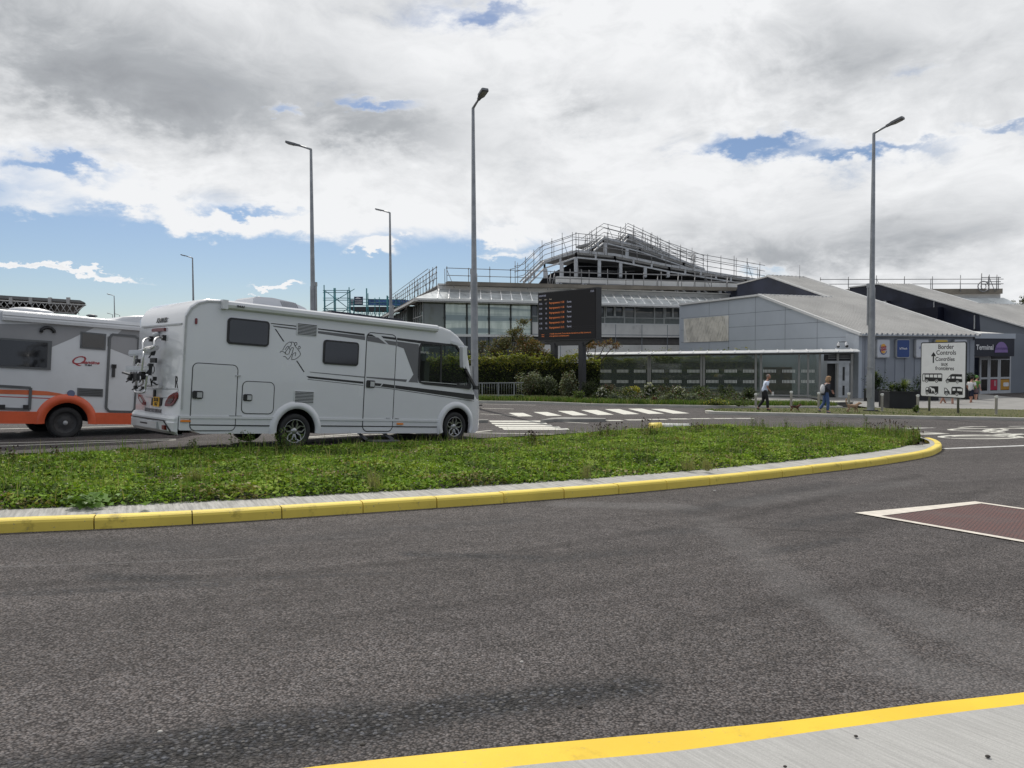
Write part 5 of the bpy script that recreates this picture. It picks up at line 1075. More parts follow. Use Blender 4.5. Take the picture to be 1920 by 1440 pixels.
for i in range(1, 4):
    a, b = td[i], td[i+1]; dr_ = MB(); w = .16
    for x0, x1, z0, z1 in ((a+.02, a+w, zd0, zd1), (b-w, b-.02, zd0, zd1), (a+w, b-w, zd1-.18, zd1), (a+w, b-w, zd0, zd0+.22), (a+w, b-w, zm-.07, zm+.07)): dr_.prism([PT(x0, kd, z0), PT(x1, kd, z0), PT(x1, kd, z1), PT(x0, kd, z1)], (0, 0, 0), E2*.08)
    do = dr_.build('door', FRM, ent, True); gp = MB(); gp.prism([PT(a+w, kd+.03, zd0+.2), PT(b-w, kd+.03, zd0+.2), PT(b-w, kd+.03, zd1-.15), PT(a+w, kd+.03, zd1-.15)], (0, 0, 0), E2*.02); gp.build('glass_pane', DG, do, True)
    if i > 1:
        m_ = pm('poster_red', (.45, .015, .05), .5) if i == 2 else pm('poster_orange', (.50, .25, .03), .5)
        gp = MB(); gp.prism([PT(a+w+.03, kd+.02, zd0+.26), PT(b-w-.03, kd+.02, zd0+.26), PT(b-w-.03, kd+.02, zm-.12), PT(a+w+.03, kd+.02, zm-.12)], (0, 0, 0), E2*-.01); po = gp.build('poster', m_, do, True)
        gp = MB(); x = (a+b)/2; (gp.box((-.06, -.2, 0), (-.02, .2, .01)), gp.box((.06, -.2, 0), (.1, .2, .01))) if i == 2 else gp.prism([Vector((q, r, 0)) for q, r in rrect(-.3, -.25, .3, .05, .1)], (0, 0, 0), (0, 0, .01))
        pg = gp.build('picture', WH, po); pg.matrix_basis = frameM(PT(x+.1, kd+.005, zd0+.75), E1, -E2)
wprism([PT(td[-1]+.0, kd, GZ), PT(23, kd, GZ), PT(23, kd, 3.3), PT(td[-1]+.0, kd, 3.3)], E2*.2, 'grey_wall', pm('dark_cladding', (.19, .21, .24), .5, var=.05, vs=.5), ent)
# ---- third volume on the right
T3 = 21.6; w3 = thing('departures_wing', 'navy and grey gabled wing with ribbed roof at the right edge', 'building', PT(T3, 0, 0))
def z3(k): return 8.49-.33*(17.75-k)
DC = pm('dark_cladding', (.19, .21, .24), .5)
wprism([PT(T3, 2.6, GZ), PT(T3, 2.6, z3(2.6)), PT(T3, 7.7, z3(7.7)), PT(T3, 7.2, GZ)], E1*.3, 'grey_gable_wall', DC, w3)
wprism([PT(T3, 7.2, GZ), PT(T3, 7.7, z3(7.7)), PT(T3, 17.75, 8.49), PT(T3, 21.3, 8.44), PT(T3, 21.3, GZ)], E1*.3, 'navy_gable_wall', NAVY, w3)
mb = MB()
quadslab(PT(T3-.15, -3, z3(-3)+.06), PT(25.6, -3, z3(-3)+.06), PT(25.6, 17.75, z3(17.75)+.06), PT(T3-.15, 17.75, z3(17.75)+.06)); quadslab(PT(25.6, -3, z3(-3)+.06), PT(48, -3, z3(-3)+.06), PT(48, 10.8, z3(10.8)+.06), PT(25.6, 10.8, z3(10.8)+.06))
quadslab(PT(T3-.1, 17.75, 8.55), PT(25.6, 17.75, 8.55), PT(25.6, 21.4, 8.5), PT(T3-.1, 21.4, 8.5)); quadslab(PT(25.6, 10.8, 6.2), PT(48, 10.8, 6.2), PT(48, 24, 6.1), PT(25.6, 24, 6.1))
t = T3
while t < 44: kt = 17.75 if t < 25.6 else 10.8; mb.beam(PT(t, -3, z3(-3)+.09), PT(t, kt, z3(kt)+.09), .055, .05); t += .33
mb.build('roof', ROOFM, w3, True)
mb = MB(); mb.beam(PT(25.65, 10.8, z3(10.8)+.06), PT(25.65, 17.75, z3(17.75)+.06), .16, .2); mb.beam(PT(T3-.2, -3, z3(-3)), PT(T3-.2, 17.75, z3(17.75)), .08, .10); t = 25.8
while t < 44: mb.beam(PT(t, 10.85, z3(10.8)+.1), PT(t+.25, 10.85, z3(10.8)+.1), .25, .06); t += .5
mb.build('verge_trim', TRIM, w3, True)
mb = MB(); mb.prism([PT(25.65, 10.8, 6.1), PT(25.65, 17.75, z3(17.75)), PT(25.65, 24, 8), PT(25.65, 24, 6)], (0, 0, 0), E1*.1); mb.build('upper_side_wall', NAVY, w3, True)
k, z = Tt(1663.5, 572, T3); fl = MB(); fl.prism([PT(T3-.5, k-.3, z-.3), PT(T3-.5, k+.3, z-.3), PT(T3-.5, k+.3, z+.35), PT(T3-.5, k-.3, z+.35)], (0, 0, 0), E1*.2); fl.beam(PT(T3, k-.35, z+.3), PT(T3-.5, k-.35, z+.3), .1, .1, 1); fl.build('floodlight', [WH, BLACK], w3, True)
mb = MB(); 
for px, y0, y1 in ((1751.5, 563, 582), (1827.5, 591, 617)): k, za = Tt(px, y0, T3-.05); _, zb_ = Tt(px, y1, T3-.05); mb.beam(PT(T3-.06, k, za), PT(T3-.06, k, zb_), .07, .07)
mb.build('downpipe', TRIM, w3, True)
a = Tt(1682, 581, T3-.6); b = Tt(1761, 610, T3-.6); kk = sorted((a[0], b[0])); wprism([PT(T3-.8, kk[0], 2.0), PT(T3-.8, kk[1], 2.0), PT(T3-.8, kk[1], a[1]), PT(T3-.8, kk[0], a[1])], E1*.7, 'sign_box', pm('fascia_navy', (.006, .008, .02), .45), w3)

# ---- main glazed terminal building under renovation
M0 = Vector((-7.1, 62.3, 0)); 
def PM(s, k, z): return M0+E1*s+E2*k+UP*z
def MF(px, py, k=0.): p = hit(px, py, PM(0, k, 0), E2)-M0; return (p.dot(E1), p.z)
main = thing('main_terminal', 'large two storey glass and panel terminal building with sloping silver eaves', 'building', M0)
def mpr(poly, ext, name, mat, par=main): mb = MB(); mb.prism([Vector(p) for p in poly], (0, 0, 0), ext); return mb.build(name, mat, par, True)
zf = lambda px, py, k=0.: MF(px, py, k)[1]
zeave = zf(900, 567.5); zmid1 = zf(900, 627); zmid0 = zf(900, 631.5); SE = 46.
s_g = MF(996, 600)[0]
GLS = glass('curtain_glass', (.5, .55, .52), .10, .03, (.23, .255, .225), wave=.25)
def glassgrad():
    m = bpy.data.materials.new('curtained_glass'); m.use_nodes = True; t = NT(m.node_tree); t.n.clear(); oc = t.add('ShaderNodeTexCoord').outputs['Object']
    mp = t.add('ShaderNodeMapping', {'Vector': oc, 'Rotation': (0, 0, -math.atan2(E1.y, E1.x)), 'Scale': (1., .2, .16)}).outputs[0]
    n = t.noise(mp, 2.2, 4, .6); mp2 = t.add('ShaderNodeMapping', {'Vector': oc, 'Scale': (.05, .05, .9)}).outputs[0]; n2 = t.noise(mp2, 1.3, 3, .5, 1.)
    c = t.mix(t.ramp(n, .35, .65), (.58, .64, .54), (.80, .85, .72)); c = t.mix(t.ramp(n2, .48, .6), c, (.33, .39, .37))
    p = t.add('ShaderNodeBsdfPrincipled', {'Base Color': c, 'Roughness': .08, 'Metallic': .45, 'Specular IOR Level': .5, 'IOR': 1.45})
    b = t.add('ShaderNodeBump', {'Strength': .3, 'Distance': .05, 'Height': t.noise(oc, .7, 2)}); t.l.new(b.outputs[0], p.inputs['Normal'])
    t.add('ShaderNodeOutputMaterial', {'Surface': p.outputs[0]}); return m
CG = glassgrad(); DGL = glass('lower_glass', (.4, .42, .42), .1, .05, (.045, .055, .06), wave=.3); MUL = pm('mullion_dark', (.05, .055, .055), .5); MULW = pm('mullion_pale', (.42, .43, .41), .5)
bays = [MF(x, 600)[0] for x in (794.7, 834, 875.6, 917, 957.7, 996.4)]
for i in range(5):
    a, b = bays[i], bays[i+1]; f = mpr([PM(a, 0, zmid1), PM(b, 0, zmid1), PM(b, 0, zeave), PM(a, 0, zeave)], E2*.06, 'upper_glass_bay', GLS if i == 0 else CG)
    m_ = MB(); m_.beam(PM(b, -.05, zmid1), PM(b, -.05, zeave), .10, .10); m_.beam(PM(b, -.08, zmid1+1.25), PM(b, -.08, zmid1+1.4), .25, .12); m_.build('mullion', MUL, f, True)
    f = mpr([PM(a, 0, -1.3), PM(b, 0, -1.3), PM(b, 0, zmid0), PM(a, 0, zmid0)], E2*.06, 'lower_glass_bay', DGL); m_ = MB(); m_.beam(PM(b, -.05, -1.3), PM(b, -.05, zmid0), .10, .10); m_.beam(PM(a, -.05, zmid0-1.3), PM(b, -.05, zmid0-1.3), .05, .05); m_.build('mullion', MUL, f, True)
mpr([PM(0, -.12, zmid0), PM(s_g, -.12, zmid0), PM(s_g, -.12, zmid1), PM(0, -.12, zmid1)], E2*.3, 'floor_band', FASC)
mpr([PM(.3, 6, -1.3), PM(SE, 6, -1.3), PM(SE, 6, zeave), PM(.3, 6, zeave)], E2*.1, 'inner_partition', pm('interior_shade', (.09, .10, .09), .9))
# panel part to the right
z = {y: zf(1150, y) for y in (571, 606, 608, 632, 633.5, 645, 647, 590, 595.5)}
sp = MB()
for (y1, y0, mi, kk) in ((608, 632, 0, 0.), (633.5, 645, 1, .25), (646.5, 700, 0, 0.)):
    sp.prism([PM(s_g, kk, z[y1] if y1 in z else zf(1150, y1)), PM(SE, kk, z[y1] if y1 in z else zf(1150, y1)), PM(SE, kk, z[y0] if y0 in z else -1.3), PM(s_g, kk, z[y0] if y0 in z else -1.3)], (0, 0, 0), E2*.2, mi)
sp.build('spandrel_panels', [CREAM, pm('recess_band', (.11, .105, .10), .8)], main, True)
jn = MB(); s = s_g
while s < SE: jn.prism([PM(s, -.0, -1.3), PM(s+.06, 0, -1.3), PM(s+.06, 0, z[608]), PM(s, 0, z[608])], (0, 0, 0), E2*-.006); s += 2.75
for y in (628.5,): zz = zf(1150, y); jn.prism([PM(s_g, 0, zz), PM(SE, 0, zz), PM(SE, 0, zz+.06), PM(s_g, 0, zz+.06)], (0, 0, 0), E2*-.006)
jn.build('panel_joints', JOINT, main, True)
WG2 = glass('office_glass', (.4, .42, .42), .15, .04, (.09, .10, .10), wave=.2)
wx = [996.4, 1009, 1050, 1090, 1124, 1133.6, 1170.8, 1190.5, 1227, 1245, 1277, 1310, 1345, 1385, 1420]
for i in range(len(wx)-1):
    a, b = MF(wx[i], 590)[0], MF(wx[i+1], 590)[0]; f = mpr([PM(a, .05, z[606]), PM(b, .05, z[606]), PM(b, .05, z[571]), PM(a, .05, z[571])], E2*.05, 'office_window', WG2)
    m_ = MB(); m_.beam(PM(b, 0, z[606]), PM(b, 0, z[571]), .09, .12); m_.beam(PM(a, 0, z[595.5]), PM(b, 0, z[595.5]), .08, .08); m_.build('frame', MULW, f, True)
    m_ = MB(); m_.prism([PM(a+.05, .04, z[606]), PM(b-.05, .04, z[606]), PM(b-.05, .04, z[595.5]-.05), PM(a+.05, .04, z[595.5]-.05)], (0, 0, 0), E2*-.01); m_.build('lower_light', pm('grey_green_panel', (.16, .18, .17), .3), f, True)
    if b-a > 1.3 and i % 3 != 1:
        zc0 = z[595.5]+.08; zc1 = zc0+1.0; nn = 2; m_ = MB()
        for q in range(nn): x0 = a+.15+(b-a-.2)*q/nn; x1 = x0+(b-a-.2)/nn-.1; [m_.beam(PM(u0, -.03, v0), PM(u1, -.03, v1), .10, .09) for u0, v0, u1, v1 in ((x0, zc0, x1, zc0), (x0, zc1, x1, zc1), (x0, zc0, x0, zc1), (x1, zc0, x1, zc1))]
        m_.build('casement', MULW, f, True)
mpr([PM(s_g, -.02, z[608]), PM(SE, -.02, z[608]), PM(SE, -.02, z[606]), PM(s_g, -.02, z[606])], E2*.1, 'window_sill', FASC)
mpr([PM(SE, 0, -1.3), PM(SE, 25, -1.3), PM(SE, 25, 7), PM(SE, 0, 7)], E1*-.2, 'end_wall', CREAM)
# eaves: fascia, sloping silver glazing, parapet
ko = -1.2; z562 = MF(900, 562, ko)[1]; z568 = MF(900, 568, ko)[1]; se0 = MF(776, 564, ko)[0]; kp = 1.6; z544 = MF(900, 544.5, kp)[1]; z535 = MF(900, 535.5, kp)[1]; sp0 = MF(823, 540, kp)[0]
L = Vector((-.257, .966, 0)); CO = PM(se0, ko, 0)  # left eaves corner
Ln = Vector((L.y, -L.x, 0))*-1  # outward left
mpr([PM(se0, ko, z568), PM(SE, ko, z568), PM(SE, ko, z562), PM(se0, ko, z562)], E2*.3, 'eaves_fascia', FASC)
mpr([PM(se0, ko, z568+.02), PM(SE, ko, z568+.02), PM(SE, 0.0, z568+.1), PM(0, 0.0, z568+.1)], (0, 0, .08), 'soffit', pm('soffit_grey', (.25, .25, .24), .8))
sg = MB(); sg.prism([PM(se0+.1, ko+.05, z562), PM(SE, ko+.05, z562), PM(SE, kp, z544), PM(sp0, kp, z544)], (0, 0, 0), (0, 0, -.08)); sgo = sg.build('sloping_eaves_glazing', pm('silver_glazing', (.47, .50, .51), .3, .15, var=.2, vs=.9, stain=.3), main, True)
gb_ = MB(); s = sp0
while s < SE: gb_.beam(PM(s-1.0, ko+.05, z562+.03), PM(s, kp, z544+.03), .07, .06); s += .92
gb_.build('glazing_bars', BARW, sgo, True)
pz = MB(); pz.prism([PM(sp0, kp, z544), PM(SE, kp, z544), PM(SE, kp, z535), PM(sp0, kp, z535)], (0, 0, 0), E2*.4); pz.beam(PM(sp0-.1, kp-.06, z535), PM(SE, kp-.06, z535), .15, .12, 1); pz.beam(PM(sp0, kp-.03, (z535+z544)/2+.15), PM(SE, kp-.03, (z535+z544)/2+.15), .04, .06, 2); pz.build('parapet', [CREAM, FASC, MUL], main, True)
# left side
sd_ = MB(); a = PM(0, 0, 0); Lw = 34
f = mpr([a+UP*-1.3, a+L*Lw+UP*-1.3, a+L*Lw+UP*(z568+.1), a+UP*(z568+.1)], Ln*-.06, 'side_glazing', glass('side_glass', (.45, .5, .5), .25, .03, (.10, .115, .11), wave=.3))
m_ = MB()
for q in range(24): b = a+L*(q*1.4); m_.beam(b+UP*-1.3-Ln*-.04, b+UP*(z568+.1)-Ln*-.04, .09, .06)
for q in range(9): m_.beam(a+UP*(-.9+q*.75)+Ln*.05, a+L*Lw+UP*(-.9+q*.75)+Ln*.05, .05, .06)
m_.build('reflected_lattice', MULW, f, True)  # solid bars draw the lattice reflected in the side glass
CL = CO; m_ = MB(); m_.prism([CL+UP*z568, CL+L*Lw+UP*z568, CL+L*Lw+UP*z562, CL+UP*z562], (0, 0, 0), Ln*-.3); m_.build('side_fascia', CREAM, main, True)
CPk = PM(sp0, kp, 0); m_ = MB(); m_.prism([CL+UP*z562, CL+L*Lw+UP*z562, CPk+L*Lw+UP*z544, CPk+UP*z544], (0, 0, 0), (0, 0, -.08)); m_.prism([CPk+UP*z544, CPk+L*Lw+UP*z544, CPk+L*Lw+UP*z535, CPk+UP*z535], (0, 0, 0), Ln*-.3, 1); m_.build('side_eaves', [BOARD, CREAM], main, True)
mpr([PM(sp0, kp+.4, z535-.1), PM(SE, kp+.4, z535-.1), PM(SE, 24, z535-.1), CPk+L*22+UP*(z535-.1)], (0, 0, -.2), 'flat_roof', pm('roof_felt', (.12, .12, .12), .9))
# stepped roof frames
def frame_tier(k, pts, name, cols, colbot, bt=.32, back=8., gap=.42, deck0=3):
    P = [PM(*MF(x, y, k)[:1], k, MF(x, y, k)[1]) for x, y in pts]; mb = MB()
    for a, b in zip(P, P[1:]):
        mb.beam(a, b, .25, bt); mb.beam(a-UP*(bt+gap), b-UP*(bt+gap), .2, bt*.6); n = max(2, int((b-a).length/1.9))
        for i in range(n+1): c = a.lerp(b, i/n); mb.beam(c, c-UP*(bt+gap), .18, .18)
        mb.beam(a+E2*.9+UP*.12, b+E2*.9+UP*.12, .08, .14)
    st_ = mb.build(name, STEEL, main, True)
    mb = MB()
    for a, b in list(zip(P, P[1:]))[deck0:]: mb.prism([a+UP*.0+E2*.3, b+UP*.0+E2*.3, b+E2*back, a+E2*back], (0, 0, -.05), (0, 0, -.25))
    mb.build('roof_deck', pm('deck_underside', (.26, .265, .27), .7, stain=.2), main, True)
    if cols:
        for x in cols: s, _ = MF(x, 500, k); zt = None; 
        for x in cols:
            s = MF(x, 500, k)[0]
            for a, b in zip(P, P[1:]):
                sa, sb = (a-M0).dot(E1), (b-M0).dot(E1)
                if sa <= s <= sb: zt = a.z+(b.z-a.z)*(s-sa)/(sb-sa)-bt-gap
            mb = MB(); zb_ = MF(x, colbot, k)[1]; mb.beam(PM(s, k+.05, zb_), PM(s, k+.05, zt), .42, .3); mb.beam(PM(s+.5, k+.9, zb_), PM(s+.5, k+.9, zt), .3, .3); mb.build('column', STEEL, main, True)
    return P
TA = frame_tier(6., [(982, 529), (1021, 491), (1080, 471), (1153, 478), (1255, 498.5), (1398, 522), (1430, 526)], 'lower_roof_frame', [1022, 1053, 1080, 1124, 1164, 1210, 1253], 519, .24, 8., .36, 2)
TB = frame_tier(9., [(1098, 470), (1111, 463), (1132, 446), (1200, 463), (1282, 491), (1320, 505)], 'middle_roof_frame', [1135.5, 1176], 484, .2, 6., .3, 2)
TC = frame_tier(12., [(1160, 458), (1177, 440), (1222, 461), (1267, 484), (1305, 500)], 'top_roof_frame', [], 0, .18, 5., .25, 1)
kk = 4.5; a = MF(1046, 518, kk); b = MF(1046, 529, kk); c = MF(1046, 538, kk)
mpr([PM(a[0], kk, b[1]), PM(SE, kk, b[1]), PM(SE, kk, a[1]), PM(a[0], kk, a[1])], E2*.5, 'clerestory_band', FASC)
mb = MB(); mb.beam(PM(a[0], kk+.1, b[1]-.02), PM(SE, kk+.1, b[1]-.02), .1, .1); n = 12
for i in range(n): s = a[0]+(SE-a[0])*i/n; mb.beam(PM(s, kk+.1, c[1]-.4), PM(s, kk+.1, b[1]), .4, .3); mb.beam(PM(s+.3, kk+.1, b[1]-.1), PM(s+1.5, kk+.1, c[1]-.3), .12, .12)
mb.build('clerestory_posts', STEEL, main, True)
mpr([PM(MF(990, 530, 11)[0], 11, z535-.2), PM(SE+2, 11, z535-.2), PM(SE+2, 11, 9.2), PM(MF(1330, 500, 11)[0], 11, 9.6), PM(MF(1132, 500, 11)[0], 11, 12.0), PM(MF(1075, 500, 11)[0], 11, 11.4), PM(MF(1020, 500, 11)[0], 11, 9.8)], E2*.2, 'shade_panel', pm('dark_interior', (.014, .015, .018), .9))  # near-black panel paints the shade inside the open roof frames
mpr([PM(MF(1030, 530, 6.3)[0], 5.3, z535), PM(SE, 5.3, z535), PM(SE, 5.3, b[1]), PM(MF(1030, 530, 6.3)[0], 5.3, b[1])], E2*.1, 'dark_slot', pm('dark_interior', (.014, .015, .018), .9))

# ---- scaffolding
def scaffold(name, label, base, H, rails, sp=1.9, parts=True, deck=None, mat=TUBE, r=.032, jitter=.12, depth=None, braces=True):
    """base: polyline of world points at foot level of the guard rail"""
    o = thing(name, label, 'scaffolding', base[0]); tot = resample(base, sp); mb = MB()
    for p in tot:
        h = H*(1+random.uniform(-jitter, jitter)); mb.tube([p-UP*.25, p+UP*h], r, 6)
        if random.random() < .3: q = p+E1*random.uniform(.15, .3)*random.choice([-1, 1]); mb.tube([q-UP*.2, q+UP*h*random.uniform(.7, .95)], r*.9, 6)
        if braces and random.random() < .35: mb.tube([p+UP*h*.8, p+E1*random.choice([-.5, .5])-UP*.4-E2*.4], r*.8, 5)
        for z_ in rails:
            if random.random() < .7: mb.sphere(p+UP*z_, .07, 4)
    mb.build('posts', mat, o, True); mb = MB()
    for z_ in rails: mb.tube([p+UP*z_ for p in base], r*.95, 6, 0, True, False)
    if depth is not None:
        for z_ in rails[-1:]: mb.tube([p+UP*(z_-.15)+depth for p in base], r*.9, 5, 0, True, False)
    mb.build('rails', mat, o, True)
    if deck: mb = MB(); [mb.beam(a+UP*deck[0], b+UP*deck[0], deck[1], deck[2]) for a, b in zip(base, base[1:])]; mb.build('boards', BOARD, o, True)
    return o
def ML(k, pts): return [PM(MF(x, y, k)[0], k, MF(x, y, k)[1]) for x, y in pts]
scaffold('scaffolding', 'guard rails along the boarded parapet of the main terminal front', ML(.9, [(838, 531), (1000, 535), (1120, 538), (1390, 542)]), 1.45, [.65, 1.25], 1.9, deck=(-.02, .7, .32))
base = [CPk+UP*(z535)+Ln*.2, CPk+L*Lw+UP*(z535)+Ln*.2]; scaffold('scaffolding', 'guard rails receding along the left eaves of the main terminal', base, 1.55, [.5, .95, 1.4], 1.9, depth=Ln*.7)
scaffold('scaffolding', 'rails stepping up the left slope of the lowest roof frame', ML(5.6, [(966, 531), (982, 527), (1021, 489), (1080, 469)]), 1.9, [.55, 1.05, 1.55], 1.15, depth=E2*1.2)
scaffold('scaffolding', 'long rails down the right slope of the lowest roof frame', ML(5.6, [(1080, 469), (1153, 476), (1255, 496.5), (1398, 520), (1434, 526)]), 1.9, [.5, 1.0, 1.6], 1.7, depth=E2*1.2)
scaffold('scaffolding', 'rails around the middle roof frame below the peak', ML(8.6, [(1098, 468), (1132, 444), (1200, 461), (1282, 489), (1320, 503)]), 1.55, [.45, .9, 1.35], 1.5, depth=E2*.9)
scaffold('scaffolding', 'topmost rails at the peak of the roof frames', ML(11.7, [(1160, 457), (1177, 438), (1222, 459), (1267, 482), (1305, 498)]), 1.3, [.4, .8, 1.1], 1.2)
scaffold('scaffolding', 'rails in front of the white clerestory band', ML(4.1, [(1040, 531), (1200, 534), (1405, 538)]), 1.2, [.5, 1.0], 2.8, deck=(-.15, .5, .12))
scaffold('scaffolding', 'rails inside the open lowest roof frame', ML(6.6, [(1085, 518), (1190, 518)]), 1.0, [.5, .95], 2.2, braces=False)
# back building with rails on the right
hb = thing('rear_block', 'low boarded block with scaffold rails seen over the right roofs', 'building', at(1560, 548, 92))
mb = MB(); A_ = at(1535, 541.5, 92); B_ = at(1876, 549.5, 92); 
def bkp(a, h): return Vector((a.x, a.y, h))
zA = A_.z; mb.prism([bkp(A_, -1), bkp(B_, -1), bkp(B_, zA-.55), bkp(A_, zA-.55)], (0, 0, 0), (0, 6, 0)); mb.build('wall', CREAM, hb, True)
mb = MB(); mb.prism([bkp(A_, zA-.7)+Vector((0, -.4, 0)), bkp(B_, zA-.7)+Vector((0, -.4, 0)), bkp(B_, zA-.1)+Vector((0, -.4, 0)), bkp(A_, zA-.1)+Vector((0, -.4, 0))], (0, 0, 0), (0, .3, 0)); mb.build('boards', BOARD, hb, True)
mb = MB(); B2 = at(1900, 560, 92); mb.prism([bkp(A_, zA-1.2)+Vector((0, -.6, 0)), bkp(B_, zA-1.2)+Vector((0, -.6, 0)), bkp(B2, zA-2.6)+Vector((0, -2.6, 0)), bkp(A_, zA-2.6)+Vector((0, -2.6, 0))], (0, 0, 0), (0, 0, -.1)); mb.build('sloping_glazing', MATS['silver_glazing'], hb, True)
scaffold('scaffolding', 'dark guard rails crossing the sky behind the right hand roofs', [bkp(A_, zA-.1)-Vector((0, .5, 0)), bkp(B_, zA-.15)-Vector((0, .5, 0))], 1.5, [.6, 1.15], 3.3, r=.045)
o = scaffold('scaffolding', 'cluster of short tubes and a cable reel at the right end of the far rails', [bkp(at(1840, 545, 91.5), zA-.1), bkp(at(1876, 545, 91.5), zA-.1)], 1.7, [.5, .8, 1.3], .9, r=.05)
mb = MB(); c = at(1844, 537, 91.4); mb.tube([c+Vector((.65*math.cos(a), 0, .6*math.sin(a))) for a in [k*math.pi/8 for k in range(17)]], .07, 5); mb.tube([c+Vector((.3*math.cos(a), 0, .3*math.sin(a))) for a in [k*math.pi/8 for k in range(17)]], .05, 5); mb.build('cable_reel', TUBE, o, True)
q = at(1499.5, 497, 66.5); an = thing('antenna', 'thin whip antenna above the navy gable roof', 'antenna', (q.x, q.y, 8.3)); mb = MB(); mb.tube([(0, 0, 0), (0, 0, q.z-8.3)], .018, 5); mb.build('whip', TUBE, an)
# ---- cyan scaffold tower and blue banner gantry on the left
CY = pm('cyan_scaffold_paint', (.03, .17, .19), .5, var=.3, vs=1); CYF = pm('blue_banner', (.06, .13, .30), .8, var=.5, vs=2.5); NB_ = pm('navy_board', (.03, .03, .08), .6)
YD = 88
def at8(x, y, Y=YD): return at(580+x/9.6, 500+y/9.6, Y)
tw = thing('scaffold_tower', 'cyan painted cross-braced scaffold tower beyond the motorhome roof', 'scaffolding', at8(450, 1300)); mb = MB()
for dy in (0, 2.4):
    Y_ = YD+dy
    for x in (265, 278, 688, 715): a = at8(x, 330 if x in (265,) else 370 if x == 715 else 420, Y_); mb.tube([(a.x, a.y, -1), a], .06, 6)
    for x in (440, 455, 470): a = at8(x, 385, Y_); mb.tube([(a.x, a.y, -1), a], .045, 6)
    for y in (428, 465, 565, 603, 750, 785, 930, 1000, 1150): mb.tube([at8(245, y, Y_), at8(735, y, Y_)], .04, 6)
    for a, b in (((290, 440), (690, 740)), ((290, 720), (815, 400)), ((290, 750), (690, 1000)), ((290, 1000), (690, 760))): mb.tube([at8(*a, Y_), at8(*b, Y_)], .045, 6)
for x in (270, 688):
    for y in (428, 603, 785): mb.tube([at8(x, y, YD), at8(x, y, YD+2.4)], .04, 5)
mb.build('tube_frame', CY, tw, True)
gn = thing('blue_gantry', 'elevated scaffold walkway with blue mesh banners left of the glass building', 'scaffolding', at8(1200, 760)); mb = MB()
for x, y0 in ((735, 430), (800, 600), (1030, 390), (1055, 480), (1180, 560), (1260, 550), (1400, 520), (1415, 530), (1560, 600), (1650, 590)):
    a = at8(x, y0); mb.tube([(a.x, a.y, -1), a], .05 if x not in (1030, 1400) else .08, 6)
for y in (580, 640, 690): mb.tube([at8(700, y), at8(1740, y+15)], .04, 6)
for k in range(14): a = at8(740+k*70, 800); b = at8(800+k*70, 1000); mb.tube([a, b], .03, 5); mb.tube([at8(740+k*70, 1000), at8(800+k*70, 800)], .03, 5)
for y in (850, 900, 960): mb.tube([at8(740, y), at8(1700, y)], .03, 5)
mb.build('tubes', CY, gn, True)
def plate(P, name, mat, par, th=.3): mb = MB(); mb.prism([at8(*p) for p in P], (0, 0, 0), (0, th, 0)); return mb.build(name, mat, par, True)
plate([(690, 720), (1560, 720), (1760, 700), (1700, 800), (760, 790)], 'deck', pm('gantry_deck', (.05, .055, .06), .8), gn, 3.)
plate([(1060, 590), (1800, 600), (1700, 715), (1060, 700)], 'banner', CYF, gn, .05)
bp_ = plate([(805, 540), (965, 540), (965, 690), (805, 690)], 'site_board', NB_, gn, .08); plate([(830, 575), (860, 550), (900, 560), (945, 582), (830, 582)], 'site_logo', WH, bp_, -.05)
for y in (610, 635, 660): plate([(820, y), (950, y), (950, y+8), (820, y+8)], 'text_line', WH, bp_, -.04)
plate([(735, 590), (800, 590), (800, 700), (735, 700)], 'mesh_panel', pm('mesh_grey', (.3, .32, .36), .8), gn, .04)
# ---- canopy with space frame at far left
def at64(x, y, Y=70.): return at(x/6.4, 500+y/6.4, Y)
cn = thing('toll_canopy', 'long grey canopy roof on a white space frame at the far left', 'canopy', at64(500, 600)); mb = MB()
mb.prism([at64(-900, 300), at64(0, 342), at64(960, 402), at64(1010, 425), at64(1030, 440), at64(1010, 436), at64(960, 432), at64(0, 382), at64(-900, 345)], (0, 0, 0), (-11, 18, 0)); mb.build('roof_slab', pm('canopy_grey', (.17, .17, .165), .7, var=.1), cn, True)
mb = MB(); mb.prism([at64(-900, 395), at64(0, 430), at64(650, 455), at64(650, 545), at64(0, 520), at64(-900, 500)], (-1.8, 3, 0), (-10.3, 17, 0)); mb.build('dark_soffit', pm('soffit_brown', (.055, .045, .035), .9, var=.4, vs=1), cn, True)
mb = MB(); xs_ = list(range(-400, 1030, 75))
for dy in (0, 2.5, 5.):
    Y_ = 70+dy; top = lambda x: 392+(x*.045); bot = lambda x: min(600, 500+x*.075)
    mb.tube([at64(-400, top(-400)+10, Y_), at64(1030, 462, Y_)], .07, 6); mb.tube([at64(-400, bot(-400), Y_), at64(890, bot(890)-5, Y_)], .05, 6)
    for x in xs_[:-2]: mb.tube([at64(x, top(x)+12, Y_), at64(x+75, bot(x+75), Y_)], .035, 5); mb.tube([at64(x+75, top(x+75)+12, Y_), at64(x, bot(x), Y_)], .035, 5)
    mb.tube([at64(1020, 462, Y_), at64(885, 562, Y_)], .05, 5)
for x in (125, 362, 592, 812): a = at64(x, 375, 69.9); mb.box((a.x-.14, a.y, a.z-.55), (a.x+.14, a.y+.2, a.z+.05))
mb.build('space_frame', pm('frame_white', (.45, .44, .42), .6), cn, True)
for x in (-300, 400): a = at64(x, 500, 76); mb = MB(); mb.tube([(a.x, a.y, 0), a], .35, 12); mb.build('column', CREAM, cn, True)
